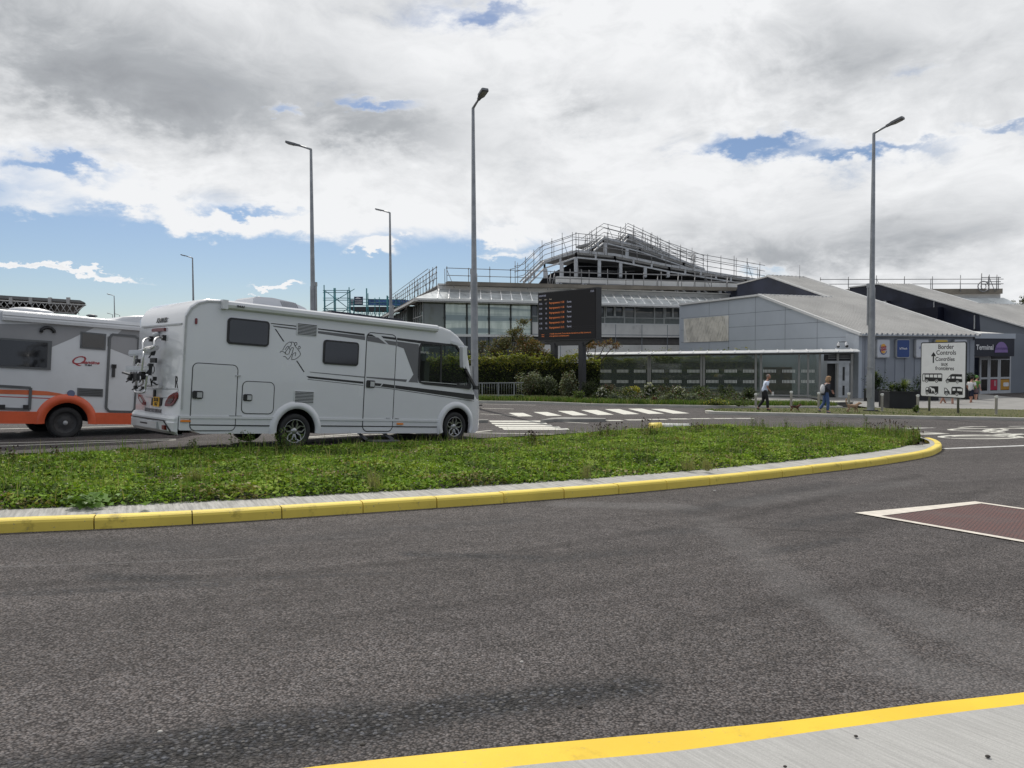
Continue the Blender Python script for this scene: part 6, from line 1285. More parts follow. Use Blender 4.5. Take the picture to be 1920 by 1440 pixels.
# ================================================================== STREET FURNITURE
GALV = pm('lamp_galvanised', (.30, .31, .32), .45, .55, var=.2, vs=1.5, stain=.35); LHEAD = pm('lamp_head_grey', (.15, .155, .165), .5)
def lamp_proto(H):
    o = thing('street_lamp', 'x', 'street lamp', (0, 0, 0)); mb = MB()
    mb.lathe([(.165, 0), (.155, .3), (.15, 3.6), (.135, 5.6)], 16); mb.build('pole_base', GALV, o)
    mb = MB(); mb.lathe([(.118, 5.6), (.09, H*.75), (.065, H)], 14); mb.build('pole', GALV, o)
    mb = MB(); mb.box((-.19, -.09, 3.9), (-.12, .09, 5.75)); mb.box((-.21, -.1, 5.6), (.0, .1, 5.8)); mb.build('cable_cover', GALV, o)
    mb = MB(); mb.box((-.13, -.17, .6), (.13, -.145, 1.7)); mb.box((-.165, -.175, 1.95), (.165, -.14, 1.99)); mb.build('access_door', GALV, o)
    mb = MB(); mb.box((-.24, -.24, 0), (.24, .24, .05)); mb.build('foot_plate', pm('dark_foot', (.03, .03, .03), .8), o)
    mb = MB(); mb.tube([(0, 0, H-.15), (0, 0, H), (.25, 0, H+.09), (.60, 0, H+.20)], [.06, .06, .05, .045], 8); mb.build('arm', GALV, o)
    c = Matrix.Translation((.55, 0, H+.18)) @ Matrix.Rotation(-.27, 4, 'Y') @ Matrix.Scale(.86, 4); P = [Vector((x, y, 0)) for x, y in [(0, -.06), (.2, -.09), (.34, -.17), (.85, -.18), (.90, -.14), (.90, .14), (.85, .18), (.34, .17), (.2, .09), (0, .06)]]
    mb = MB(); mb.prism([c @ p for p in P], c.to_3x3() @ Vector((0, 0, -.04)), c.to_3x3() @ Vector((0, 0, .07))); h = mb.build('lamp_head', LHEAD, o)
    mb = MB(); mb.prism([c @ Vector(p) for p in [(.4, -.13, -.05), (.8, -.13, -.05), (.8, .13, -.05), (.4, .13, -.05)]], (0, 0, 0), c.to_3x3() @ Vector((0, 0, -.02))); mb.build('led_panel', pm('led_glass', (.22, .22, .2), .3), h)
    return o
bD = G(1632.5, 770.5, .12); zt = hit(1638, 250, bD, Vector((0, 1, 0))).z; HL = zt-bD.z
L0 = lamp_proto(HL); L0.location = bD; L0['label'] = 'tall grey street lamp beside the tan dog and black planter'; L0['group'] = 'street lamps'; L0.rotation_euler.z = math.radians(-50)
def lamp_at(px_base, py_base, px_top, py_top, rot, label, s=1.):
    # distance at which the same pole reaches the seen height
    lo, hi = 10, 400
    for _ in range(50):
        m = (lo+hi)/2; p = at(px_top, py_top, m); lo, hi = (m, hi) if p.z - (g(p.x, m)+.1) < HL*s else (lo, m)
    p = at(px_top, py_top, m); c = copy_tree(L0); c.location = (p.x, m, p.z-HL*s); c.scale = (1, 1, s); c.rotation_euler.z = math.radians(rot); c['label'] = label; return c
lamp_at(890, 760, 887, 203, -64, 'tallest looking street lamp, right in front of the motorhome nose')
lamp_at(587, 600, 583, 280, 176, 'street lamp rising behind the roof air conditioner of the motorhome')
lamp_at(735, 600, 731, 399, 150, 'mid-distance street lamp left of the glass building corner')
lamp_at(361, 600, 361, 484, 175, 'distant street lamp above the rounded back of the motorhome')
lamp_at(214, 600, 214, 555, 170, 'faint far street lamp between the two campers')
lamp_at(223, 600, 224.5, 591, 170, 'tiny far lamp just above the camper roof, right of the pair'); lamp_at(205, 600, 211, 590, 180, 'tiny far lamp just above the camper roof, left of the pair')
# bollards
def bollard(px, py0, py1, label, src=[None]):
    b = G(px, py1, .12); h = (py1-py0)/1450*b.y
    if src[0] is None:
        o = thing('bollard', label, 'bollard', b, group='slim metal bollards along the pavement'); mb = MB(); mb.lathe([(.055, 0), (.055, .86)], 14); mb.lathe([(.07, 0), (.07, .02), (.055, .025)], 14); mb.build('post', pm('bollard_steel', (.36, .34, .30), .45, .4, var=.1, vs=3, stain=.2), o)
        mb = MB(); M_ = Matrix.Translation((0, 0, .93)) @ Matrix.Rotation(math.radians(-35), 4, 'X'); n = 14
        ring = [Vector((.057*math.cos(2*math.pi*k/n), .057*math.sin(2*math.pi*k/n), .86)) for k in range(n)]; top = [M_ @ Vector((.075*math.cos(2*math.pi*k/n), .075*math.sin(2*math.pi*k/n), 0)) for k in range(n)]; top2 = [t+Vector((0, .02, .03)) for t in top]
        mb.add(ring+top+top2, [(k, (k+1) % n, n+(k+1) % n, n+k) for k in range(n)]+[(n+k, n+(k+1) % n, 2*n+(k+1) % n, 2*n+k) for k in range(n)]+[tuple(2*n+k for k in range(n))], 0, False); mb.build('angled_cap', pm('cap_lit', (.74, .74, .7), .4), o); src[0] = o  # pale cap colour paints the sunlit top of the post
    else: o = copy_tree(src[0]); o.location = b; o['label'] = label
    o.scale = (1, 1, h/.98); return o
for a in [(1483.5, 733.5, 764, 'bollard just behind the small dog'), (1535, 735.5, 765.5, 'bollard hidden partly by the walking woman'), (1591.5, 736.5, 767.5, 'bollard behind the back of the tan dog'), (1653.7, 738, 771, 'bollard between the lamp post and the planter'),
          (1720.6, 740, 773.5, 'bollard just left of the border sign'), (1867.7, 742, 777.5, 'lone bollard in front of the entrance doors'), (1417, 738, 763, 'short post behind the walking man')]: bollard(*a)
# planters
PLM = pm('planter_black', (.012, .013, .016), .5, var=.2)
LY = [leafmat('yucca_green', (.16, .20, .07)), leafmat('yucca_dark', (.04, .06, .03))]; LS_ = [leafmat('shrub_dark', (.025, .04, .018)), leafmat('shrub_mid', (.05, .08, .03))]
def planter(x0, x1, y0, y1, Yd, label, yucca, shrub, hsh):
    a = at(x0, y1, Yd); b = at(x1, y1, Yd); zt = at(x0, y0, Yd).z; zb = g(a.x, Yd)+.12; w = b.x-a.x; o = thing('planter', label, 'planter', ((a.x+b.x)/2, Yd+w/2*.8, zb), group='black planters on the plaza')
    mb = MB(); h = zt-zb; d = w*.4; mb.box((-w/2, -d, 0), (w/2, d, h-.001)); mb.box((-w/2-.02, -d-.02, h-.06), (w/2+.02, -d, h+.01)); mb.box((-w/2-.02, d, h-.06), (w/2+.02, d+.02, h+.01)); mb.build('tub', PLM, o)
    pl = thing('planter_shrub', 'dark leafy shrub in the '+label, 'shrub', (o.location.x, o.location.y, zt)); N = shrub
    p = rng.normal(0, 1, (N, 3))*np.array([w*.28, d*.4, hsh*.3])+np.array([0, 0, hsh*.38]); leaf_mesh('foliage', np.concatenate([p, p*.8+rng.normal(0, .05, p.shape), p*.9+rng.normal(0, .05, p.shape)]), .06, LS_, [.7, .3], pl, asp=.4, world=False)
    for q in yucca:
        yo = thing('yucca', ['tall','short'][q[1] < .12 and len(yucca) > 1]+' spiky yucca rosette in the '+label, 'plant', (o.location.x+q[0], o.location.y-.1, zt)); mb = MB(); mb.tube([(0, 0, -.05), (0, 0, q[1])], .03, 6); mb.build('trunk', BLACK, yo)
        N = 90; rt = np.tile(np.array([[0, 0, q[1]]]), (N, 1)); me_v = []; mb = MB()
        for k in range(N):
            az_ = random.uniform(0, 6.28); e_ = random.uniform(-.35, 1.4); L_ = q[2]*random.uniform(.8, 1.1); dx = Vector((math.cos(az_)*math.cos(e_), math.sin(az_)*math.cos(e_), math.sin(e_))); s = Vector((-math.sin(az_), math.cos(az_), 0))*.018; p0 = Vector((0, 0, q[1])); p1 = p0+dx*L_*.55; p2 = p0+dx*L_-Vector((0, 0, .06))
            mb.add([p0-s, p0+s, p1+s, p1-s, p2], [(0, 1, 2, 3), (3, 2, 4)], random.choice([0, 0, 1]))
        mb.build('leaves', LY, yo)
planter(1667.5, 1720.6, 734.5, 772.5, 38.3, 'large square black planter left of the border sign', [(.25, .15, .62), (-.35, .1, .35)], 260, .45)
planter(1631, 1663, 730, 759, 44.5, 'black planter behind the lamp post', [(-.05, .7, .5)], 420, 1.0)
planter(1722, 1760, 732, 756, 46, 'black planter hidden behind the border sign', [], 360, .9)
planter(1812, 1834, 717, 753, 47, 'tall narrow black planter beside the wall end', [], 300, .55)
# ---- border controls sign
SY = 36.6; SR = 34.4; A_ = at(1725.5, 743, SY); B_ = at(1811, 744.5, SR); zt = at(1725.5, 642, SY).z; zb = at(1725.5, 743.5, SY).z; xd = (B_-A_); xd.z = 0; ww = xd.length; hh_ = zt-zb; xd.normalize(); nrm = xd.cross(UP)
o = thing('border_sign', 'white Border Controls road sign with black bus van and caravan symbols on two posts', 'road sign', M=frameM(((A_.x+B_.x)/2, (A_.y+B_.y)/2, (zt+zb)/2), xd, nrm))
SW = pm('sign_plate_white', (.86, .86, .85), .6, var=.03); SK = pm('sign_black', (.012, .012, .014), .5)
mb = MB(); mb.prism([Vector((x, y, 0)) for x, y in rrect(-ww/2, -hh_/2, ww/2, hh_/2, .09)], (0, 0, -.03), (0, 0, 0)); mb.build('border', SK, o)
mb = MB(); mb.prism([Vector((x, y, 0)) for x, y in rrect(-ww/2+.045, -hh_/2+.045, ww/2-.045, hh_/2-.045, .07)], (0, 0, 0), (0, 0, .006)); mb.build('face', SW, o)
sc_ = ww/ (1265-752); cx_, cy_ = 1010, 565
def sp(x, y):
    u = (x-752)/513; s_ = u*SY/(SR*(1-u)+u*SY); yt = 252-12*u; yb = 861+28*u; return Vector((-ww/2+s_*ww, hh_/2-(y-yt)/(yb-yt)*hh_, .006))
sxf = (ww/513)/(hh_/625)
for t_, x, y, s in (('Border', 1033, 303, .215), ('Controls', 1036, 368, .215), ('Contrôles', 1024, 441, .185), ('aux', 1019, 494, .185), ('frontières', 1022, 545, .185)):
    text_mesh(t_, s*1.36, SK, o, Matrix.Translation(sp(x, y)), bold=.004, depth=.002, sx=.86*sxf)
def pict(name, polys, holes=(), wheels=()):
    mb = MB()
    for P in polys: mb.prism([sp(*p) for p in P], (0, 0, 0), (0, 0, .004), 0)
    for P in holes: mb.prism([sp(*p) for p in P], (0, 0, .0041), (0, 0, .006), 1)
    for x, y, r in wheels:
        for rr_, mi, z in ((r*1.25, 1, .0065), (r, 0, .0075), (r*.5, 1, .0085)): mb.prism([sp(x+rr_*math.cos(a), y+rr_*math.sin(a)) for a in [k*math.pi/9 for k in range(18)]], (0, 0, 0), (0, 0, z), mi)
    mb.build(name, [SK, SW], o)
pict('arrow', [[(888, 483), (902, 483), (902, 405), (920, 410), (920, 398), (896, 360), (872, 398), (872, 410), (888, 405)]])
pict('bus_symbol', [[(775, 606), (785, 600), (985, 600), (998, 608), (996, 690), (775, 690)]], [[(783, 612), (800, 612), (800, 682), (783, 682)], [(808, 614), (850, 614), (850, 645), (808, 642)], [(858, 614), (895, 614), (895, 646), (858, 645)], [(903, 614), (941, 614), (941, 648), (903, 646)], [(949, 614), (990, 614), (990, 650), (949, 648)]], [(822, 688, 15), (934, 690, 15)])
pict('minibus_symbol', [[(1035, 680), (1060, 650), (1090, 615), (1110, 607), (1218, 610), (1224, 700), (1038, 698)]], [[(1062, 652), (1088, 632), (1088, 660), (1058, 660)], [(1105, 635), (1136, 635), (1134, 658), (1105, 658)], [(1152, 636), (1218, 638), (1218, 664), (1152, 660)]], [(1057, 697, 14), (1168, 699, 14)])
pict('horse_lorry_symbol', [[(855, 744), (955, 746), (955, 830), (855, 828)], [(812, 770), (820, 755), (850, 755), (855, 828), (812, 826)]], [[(820, 762), (842, 762), (840, 785), (818, 785)], [(860, 760), (870, 750), (880, 765), (905, 770), (918, 785), (914, 815), (908, 815), (904, 795), (885, 795), (886, 815), (880, 815), (876, 785)]], [(830, 824, 14), (927, 828, 14)])
pict('caravan_symbol', [[(1022, 762), (1045, 764), (1070, 795), (1082, 808), (1086, 838), (1022, 835)], [(1102, 770), (1110, 752), (1200, 752), (1230, 768), (1230, 843), (1102, 840)], [(1082, 832), (1105, 832), (1105, 838), (1082, 838)]], [[(1028, 770), (1043, 772), (1062, 800), (1028, 798)], [(1116, 770), (1148, 770), (1148, 796), (1116, 796)], [(1168, 772), (1224, 774), (1224, 802), (1168, 798)]], [(1050, 834, 15), (1166, 840, 15)])
for x in (1740, 1794): p = at(x, 744, SY+(SR-SY)*(x-1725)/86);  zb_ = g(p.x, p.y)+.1; mb = MB(); p = p-nrm*.09; mb.tube([(p.x, p.y, zb_), (p.x, p.y, zt-.2)], .05, 12); mb.build('post', GALV, o, True)
# ---- departures display
Yl, Yr = 46., 42.4; A_ = at(1009.3, 637.5, Yl); B_ = at(1116.5, 632, Yr); zt = at(1009.3, 551, Yl).z; zb = at(1009.3, 637.5, Yl).z; xd = B_-A_; xd.z = 0; ww = xd.length; hh_ = zt-zb; xd.normalize(); nrm = xd.cross(UP)
o = thing('departure_board', 'large black electronic departures screen on two black legs', 'display screen', M=frameM(((A_.x+B_.x)/2, (A_.y+B_.y)/2, (zt+zb)/2), xd, nrm))
mb = MB(); mb.box((-ww/2-.03, -hh_/2-.06, -.42), (ww/2+.06, hh_/2+.06, -.02)); mb.build('casing', BLACK, o)
mb = MB(); mb.box((-ww/2+.0, -hh_/2, -.02), (ww/2, hh_/2, 0)); sc2 = mb.build('screen', pm('screen_black', (.020, .019, .021), .75, spec=.15, var=.06, vs=1.5, emit=(.004, .004, .004), es=1.), o)
mb = MB()
for k in range(5): mb.box((-ww/2+.02, -hh_/2+.3+k*.1, .0), (ww/2-.02, -hh_/2+.305+k*.1, .002))
mb.build('scan_lines', pm('screen_line', (.04, .04, .042), .5), sc2)
TX = {'w': pm('screen_text_white', (.38, .38, .46), .5, emit=(.30, .32, .42), es=.35), 'o': pm('screen_text_orange', (.6, .15, .03), .5, emit=(.55, .17, .05), es=.42), 'g': pm('screen_text_grey', (.2, .18, .15), .5, emit=(.28, .25, .2), es=.8)}
su = ww/(1475-115); sv = hh_/(1250-205)
def dp_(x, y, ): # picture position on the board to board plane
    u = (x-115)/(1475-115); u2 = u*Yl/((1-u)*Yr+u*Yl); yt = 205-(205-75)*u; yb = 1250-(1250-1195)*u; v = (y-yt)/(yb-yt); return Vector((-ww/2+u2*ww, hh_/2-v*hh_, .003))
def dt_(txt, x, y, s, c): text_mesh(txt, s, TX[c], sc2, Matrix.Translation(dp_(x, y)), depth=.001, align='LEFT', bold=.0, sx=.88)
dt_('DEPARTURE', 128, 262, .135, 'w'); dt_('12:25', 1350, 143, .15, 'w'); dt_('Départ', 132, 342, .10, 'g'); dt_('Lettre', 262, 336, .10, 'g'); dt_('Statut', 378, 326, .10, 'g')
for i, (a_, b_, t_) in enumerate((('10:36', 'Y7', '11:20'), ('10:50', 'Y8', '11:20'), ('10:56', 'Y9', '11:20'), ('11:06', 'M1', '11:30'), ('11:20', 'M2', '11:50'), ('11:36', 'M3', '12:15'))):
    y = 438+i*111; dt_(a_, 135, y, .14, 'w'); dt_(b_, 285, y-8, .14, 'w'); dt_('Reprogrammé à '+t_, 380, y-24, .158, 'o'); dt_('Fermé', 800, y-55, .155, 'w')
dt_('Retard', 198, 1130, .09, 'o'); dt_('Retard', 198, 1172, .09, 'o'); dt_('+ Veuillez nous excuser. Si vous avez une réservation ou un billet, le service est', 385, 1108, .118, 'o'); dt_('à l\'enregistrement normalement prévu', 385, 1160, .118, 'o')
mb = MB(); mb.prism([Vector((x, y, -.32)) for x, y in [(-ww*.42, -hh_/2-.06), (ww*.42, -hh_/2-.06), (ww*.30, -hh_/2-.36), (-ww*.28, -hh_/2-.36)]], (0, 0, 0), (0, 0, .22)); mb.build('cradle', BLACK, o)
for u in (-.25*1.0, .24): 
    mb = MB(); zleg = zb+ -0; mb.box((ww*u-.17, -hh_/2-(zb-(-.75)), -.34), (ww*u+.17, -hh_/2-.2, -.06)); mb.build('leg', pm('leg_black', (.02, .021, .026), .45), o)
# ---- glass walkway
WA = at(1119, 700, 52.3); WB = at(1600, 700, 47.8); WA.z = WB.z = 0; wd = (WB-WA).normalized(); wn = wd.cross(UP); WL = (WB-WA).length  # wn points to the camera side
if wn.y > 0: wn = -wn
wk_ = thing('glass_walkway', 'long glazed walkway shelter with pale metal roof edge and posts', 'shelter', WA)
def WP(s, d, z): return WA+wd*s+wn*d+UP*z
def wsx(px, d=0): p = hit(px, 700, WA+wn*d, wn); return (p-WA).dot(wd)
zr1 = 1.7+.31; zr0 = zr1-.17; zfl = -1.05
WF = pm('walkway_frame', (.30, .295, .28), .5, .3, var=.1, stain=.2)
mb = MB(); mb.prism([WP(-.9, .7, zr0+.03), WP(WL+.3, .7, zr0+.13), WP(WL+.3, -.7, zr1+.12), WP(-.9, -.7, zr1)], (0, 0, 0), (0, 0, -.04)); mb.prism([WP(-.9, .7, zr0-.02), WP(WL+.3, .7, zr0+.08), WP(WL+.3, .7, zr0+.13), WP(-.9, .7, zr0+.03)], (0, 0, 0), wn*.02); mb.prism([WP(-.9, -.7, zr1-.0), WP(WL+.3, -.7, zr1+.12), WP(WL+.3, -2.6, zr1-.02), WP(-.9, -2.6, zr1-.12)], (0, 0, -.04), (0, 0, -.01)); rfo = mb.build('roof', pm('walkway_roof', (.60, .61, .61), .35, .3, var=.05), wk_, True)
mb = MB(); s = -.6
while s < WL: mb.beam(WP(s, .71, zr0+.05+.1*s/WL), WP(s, -.7, zr1+.02+.12*s/WL), .05, .05); s += .87
mb.build('roof_ribs', pm('rib_pale', (.6, .6, .6), .4), rfo, True)
mb = MB(); mb.beam(WP(-.7, 0, zr0-.06), WP(WL, 0, zr0+.04), .12, .14); mb.build('head_rail', pm('head_rail_dark', (.08, .08, .08), .5), wk_, True)
posts = [1117, 1121, 1216, 1218.5, 1315, 1320, 1417, 1426.7, 1498, 1515, 1537, 1570.5, 1597]
for px in posts:
    s = wsx(px); mb = MB(); mb.beam(WP(s, 0, zfl), WP(s, 0, zr0), .13 if px not in (1498, 1515) else .11, .13, up=wn); mb.build('post', WF, wk_, True)
PG = glass('walkway_glass', (.92, .95, .93), .78, .02, (.16, .18, .17))
bars = pm('manifestation_white', (.60, .61, .57), .6)
pn = [1121, 1218.5, 1320, 1426.7, 1498, 1537]
for i in range(len(pn)-1):
    a, b = wsx(pn[i]), wsx(pn[i+1]); mb = MB(); mb.prism([WP(a, 0, zfl+.15), WP(b, 0, zfl+.15), WP(b, 0, zr0), WP(a, 0, zr0)], (0, 0, 0), wn*.015); gp = mb.build('glass_panel', PG, wk_, True); mb = MB(); s = a+.15; n = 0
    z1_, z0_ = hit(pn[i], 693, WA, wn).z, hit(pn[i], 698.5, WA, wn).z; z3_, z4_ = hit(pn[i], 712.5, WA, wn).z, hit(pn[i], 718, WA, wn).z
    while s < b-.12:
        if (n % 13) < 9:
            mb.box((0, 0, 0), (0, 0, 0)) if False else None
            for z0, z1 in ((z0_, z1_), (z4_, z3_)): mb.prism([WP(s, .017, z0), WP(s+.05, .017, z0), WP(s+.05, .017, z1), WP(s, .017, z1)], (0, 0, 0), wn*.004)
        s += .088; n += 1
    mb.build('white_bars', bars, gp, True)
    mb = MB(); mb.prism([WP(a, -2.4, zfl+.15), WP(b, -2.4, zfl+.15), WP(b, -2.4, zr0+.1), WP(a, -2.4, zr0+.1)], (0, 0, 0), wn*.015); mb.build('rear_glass', PG, wk_, True)
    if i == 3: mb = MB(); zt_ = hit(1450, 688.5, WP(0, -1.2, 0), wn).z; mb.prism([WP(a+.2, -1.6, zfl), WP(b-.3, -1.6, zfl), WP(b-.3, -1.6, zt_), WP(a+.2, -1.6, zt_)], (0, 0, 0), wn*-.06); mb.build('brown_board', pm('brown_board', (.15, .115, .07), .8, var=.2), wk_, True)
mb = MB(); mb.beam(WP(-.6, .05, zfl+.12), WP(WL, .05, zfl+.12), .10, .10); mb.beam(WP(2, .6, zfl+.30), WP(WL-2.5, .6, zfl+.30), .3, .07); mb.beam(WP(2, .6, zfl+.0), WP(WL-2.5, .6, zfl+.0), .35, .16); mb.build('base_rail', WF, wk_, True)
# door leaf at the right end and dark sign over it
a, b = wsx(1572), wsx(1592); mb = MB(); z1_ = hit(1580, 681, WA, wn).z; 
mb.prism([WP(a, .03, zfl), WP(b, .03, zfl), WP(b, .03, z1_), WP(a, .03, z1_)], (0, 0, 0), wn*.05); dr_ = mb.build('door', pm('door_pale', (.42, .44, .46), .5), wk_, True); mb = MB()
for y0, y1 in ((688, 713.5), (723, 741)): z0, z1 = hit(1580, y1, WA, wn).z, hit(1580, y0, WA, wn).z; c = wsx(1581.5); mb.prism([WP(c-.06, .09, z0), WP(c+.06, .09, z0), WP(c+.06, .09, z1), WP(c-.06, .09, z1)], (0, 0, 0), wn*.01)
mb.build('door_light', BLACK, dr_, True)
a, b = wsx(1545), wsx(1596); z0, z1 = hit(1580, 676.5, WA, wn).z, hit(1580, 664.5, WA, wn).z; mb = MB(); mb.prism([WP(a, -.12, z0), WP(b, -.12, z0), WP(b, -.12, z1), WP(a, -.12, z1)], (0, 0, 0), wn*-.05); mb.prism([WP(wsx(1553), -.6, zfl), WP(wsx(1568), -.6, zfl), WP(wsx(1568), -.6, z0), WP(wsx(1553), -.6, z0)], (0, 0, 0), wn*-.05); sgn = mb.build('door_head_sign', BLACK, wk_, True)
mb = MB(); 
for y in (667.5, 671.5): z_ = hit(1580, y, WA, wn).z; mb.beam(WP(wsx(1553), -.11, z_), WP(wsx(1594), -.11, z_), .01, .07)
mb.build('sign_lines', pm('dull_lettering', (.22, .22, .22), .6), sgn, True)
a, b = wsx(1549), wsx(1590); z_ = hit(1580, 679, WA, wn).z; mb = MB(); mb.beam(WP(a, .06, z_), WP(wsx(1594), .06, z_), .08, .16); mb.build('door_head', pm('door_pale', (.42, .44, .46), .5), wk_, True)
mb = MB(); mb.prism([WP(-.5, -.1, zfl-.1), WP(WL, -.1, zfl-.1), WP(WL, -2.5, zfl-.1), WP(-.5, -2.5, zfl-.1)], (0, 0, 0), (0, 0, .06)); mb.build('floor', PAVE, wk_, True)
bnt = thing('bench', 'low pale concrete bench edge in front of the walkway doors', 'bench', G(1500, 757, .12)); mb = MB(); a = G(1440, 759, .12); b = G(1592, 757.5, .12); a.z = b.z = -.92; mb.beam(a+Vector((0, 0, .15)), b+Vector((0, 0, .15)), .6, .06); mb.beam(a, b, .5, .25, 1); mb.build('slab', [CONC, pm('bench_shade', (.14, .135, .12), .9)], bnt, True)
# ---- railing in front of the hedge
rl_ = thing('pedestrian_railing', 'grey metal pedestrian railing with upright bars before the hedge', 'railing'); ra = G(700, 742, .13); rb_ = G(982, 745.5, .13); ra.z = rb_.z = g(0, 38)+.13; rh = (745.2-717.5)/1450*G(935, 745, .13).y; RLM = pm('railing_grey', (.26, .27, .28), .5, .4)
mb = MB(); 
for z in (rh, .12): mb.beam(ra+UP*z, rb_+UP*z, .04, .05)
L_ = (rb_-ra).length; n = int(L_/.13)
for i in range(n): c = ra.lerp(rb_, i/n); mb.tube([c+UP*.12, c+UP*rh], .009, 5)
mb.build('bars', RLM, rl_, True)
for px in (700, 742, 784, 826, 860, 902.5, 933, 963.5): t_ = (px-700)/282; c = ra.lerp(rb_, t_); mb = MB(); mb.beam(c-UP*.1, c+UP*(rh+.02), .06, .06, up=Vector((0, 1, 0))); mb.build('post', RLM, rl_, True)

# ================================================================== VEGETATION
def ellip(N, c, r, shell=.55, top=None):
    v = rng.normal(size=(N, 3)); v /= np.linalg.norm(v, axis=1)[:, None]; q = (shell+(1-shell)*rng.random(N)**.6)[:, None]; return np.array(c)+v*q*np.array(r)
HG = [leafmat('hedge_lit_green', (.20, .23, .045), tr=.4), leafmat('hedge_dark', (.045, .06, .02)), leafmat('hedge_lit_yellow', (.34, .30, .07), tr=.4), leafmat('hedge_mid', (.09, .115, .035))]
def hedge(name, label, x0, x1, Yd, ytop, N, depth=1.3, size=.06, mats=HG, fuzz=.35, Y2=None, lite=.66):
    a = at(x0, ytop, Yd); b = at(x1, ytop, Y2 or Yd); zb = -.55; o = thing(name, label, 'hedge', (a.x, Yd, zb)); u = rng.random(N); H_ = a.z-zb
    jag = np.array([mn.noise(Vector((q*11, 3.3, 0)))*.3+mn.noise(Vector((q*47, 1.3, 0)))*.2 for q in u]); face = rng.random(N)
    z = np.where(face < .38, H_+jag-rng.random(N)**1.5*.5+(rng.random(N) < .12)*rng.random(N)*fuzz, rng.random(N)*(H_+jag)); y = np.where(face < .38, rng.random(N)*depth, rng.random(N)*.25+np.abs(np.sin(u*90))*.06)
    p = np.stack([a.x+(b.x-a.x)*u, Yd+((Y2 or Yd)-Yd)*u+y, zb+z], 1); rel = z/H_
    mi = np.where(rel > lite+.1*(rng.random(N)-.5), rng.choice([0, 0, 2, 3], N), rng.choice([1, 1, 3], N)); leaf_mesh('foliage', p, size, mats, mi, o, up=.5, asp=.6)  # upper leaves coloured brighter for sunlight glowing through the hedge top
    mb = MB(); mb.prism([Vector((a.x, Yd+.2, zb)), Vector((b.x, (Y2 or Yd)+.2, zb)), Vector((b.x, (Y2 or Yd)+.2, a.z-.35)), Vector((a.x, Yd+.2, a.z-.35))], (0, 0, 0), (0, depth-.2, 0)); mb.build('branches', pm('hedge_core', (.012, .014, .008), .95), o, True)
hedge('hedge', 'clipped hedge with top leaves coloured sunlit yellow-green behind the metal railing', 690, 1126, 44.5, 671, 30000, size=.055)
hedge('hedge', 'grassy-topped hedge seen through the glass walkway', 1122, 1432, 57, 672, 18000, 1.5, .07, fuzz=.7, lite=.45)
def shrub(label, px, py, wpx, hpx, mats, wts, N, size=.04, Yd=None, stems=True, name='shrub', cat='shrub', dots=None, up=.3):
    b = G(px, py, .12) if Yd is None else at(px, py, Yd); k = b.y/1450; w, h = wpx*k/2, hpx*k; o = thing(name, label, cat, b); rr = random.Random(int(px*7+py))
    pts = []; nb = 9
    for i in range(nb):
        c = (rr.uniform(-.6, .6)*w, rr.uniform(-.4, .4)*w, h*rr.uniform(.3, .72)); r = rr.uniform(.3, .5); pts.append(ellip(N//nb, c, (w*r*1.1, w*r, h*r*.75), .3))
    p = np.concatenate(pts); p[:, 2] = np.clip(p[:, 2], .02, None); mi = rng.choice(len(mats), len(p), p=np.array(wts)/sum(wts)); leaf_mesh('foliage', p, size, mats, mi, o, up=up, asp=.5, world=False)
    mb = MB()
    for i in range(7): a = rr.uniform(0, 6.28); mb.tube([(0, 0, 0), (math.cos(a)*w*.35, math.sin(a)*w*.3, h*.4), (math.cos(a)*w*.6, math.sin(a)*w*.5, h*.8)], [.015, .01, .004], 5)
    mb.build('stems', pm('twig_brown', (.06, .045, .03), .9), o)
    if dots is not None: q = ellip(dots[1], (0, 0, h*.6), (w*.9, w*.8, h*.45), .6); q[:, 1] -= .05; leaf_mesh('flowers', q, dots[2], [dots[0]], [1], o, up=.2, asp=.9, world=False)
    return o
SV = [leafmat('silver_leaf', (.25, .28, .21)), leafmat('shrub_olive', (.085, .105, .05)), leafmat('shrub_brown', (.13, .085, .055)), leafmat('bright_shrub', (.16, .24, .045)), leafmat('yellow_shrub', (.62, .52, .08)), leafmat('red_brown', (.12, .05, .035)), leafmat('shrub_dark', (.025, .04, .018))]
WHF = leafmat('white_flower', (.65, .65, .58)); 
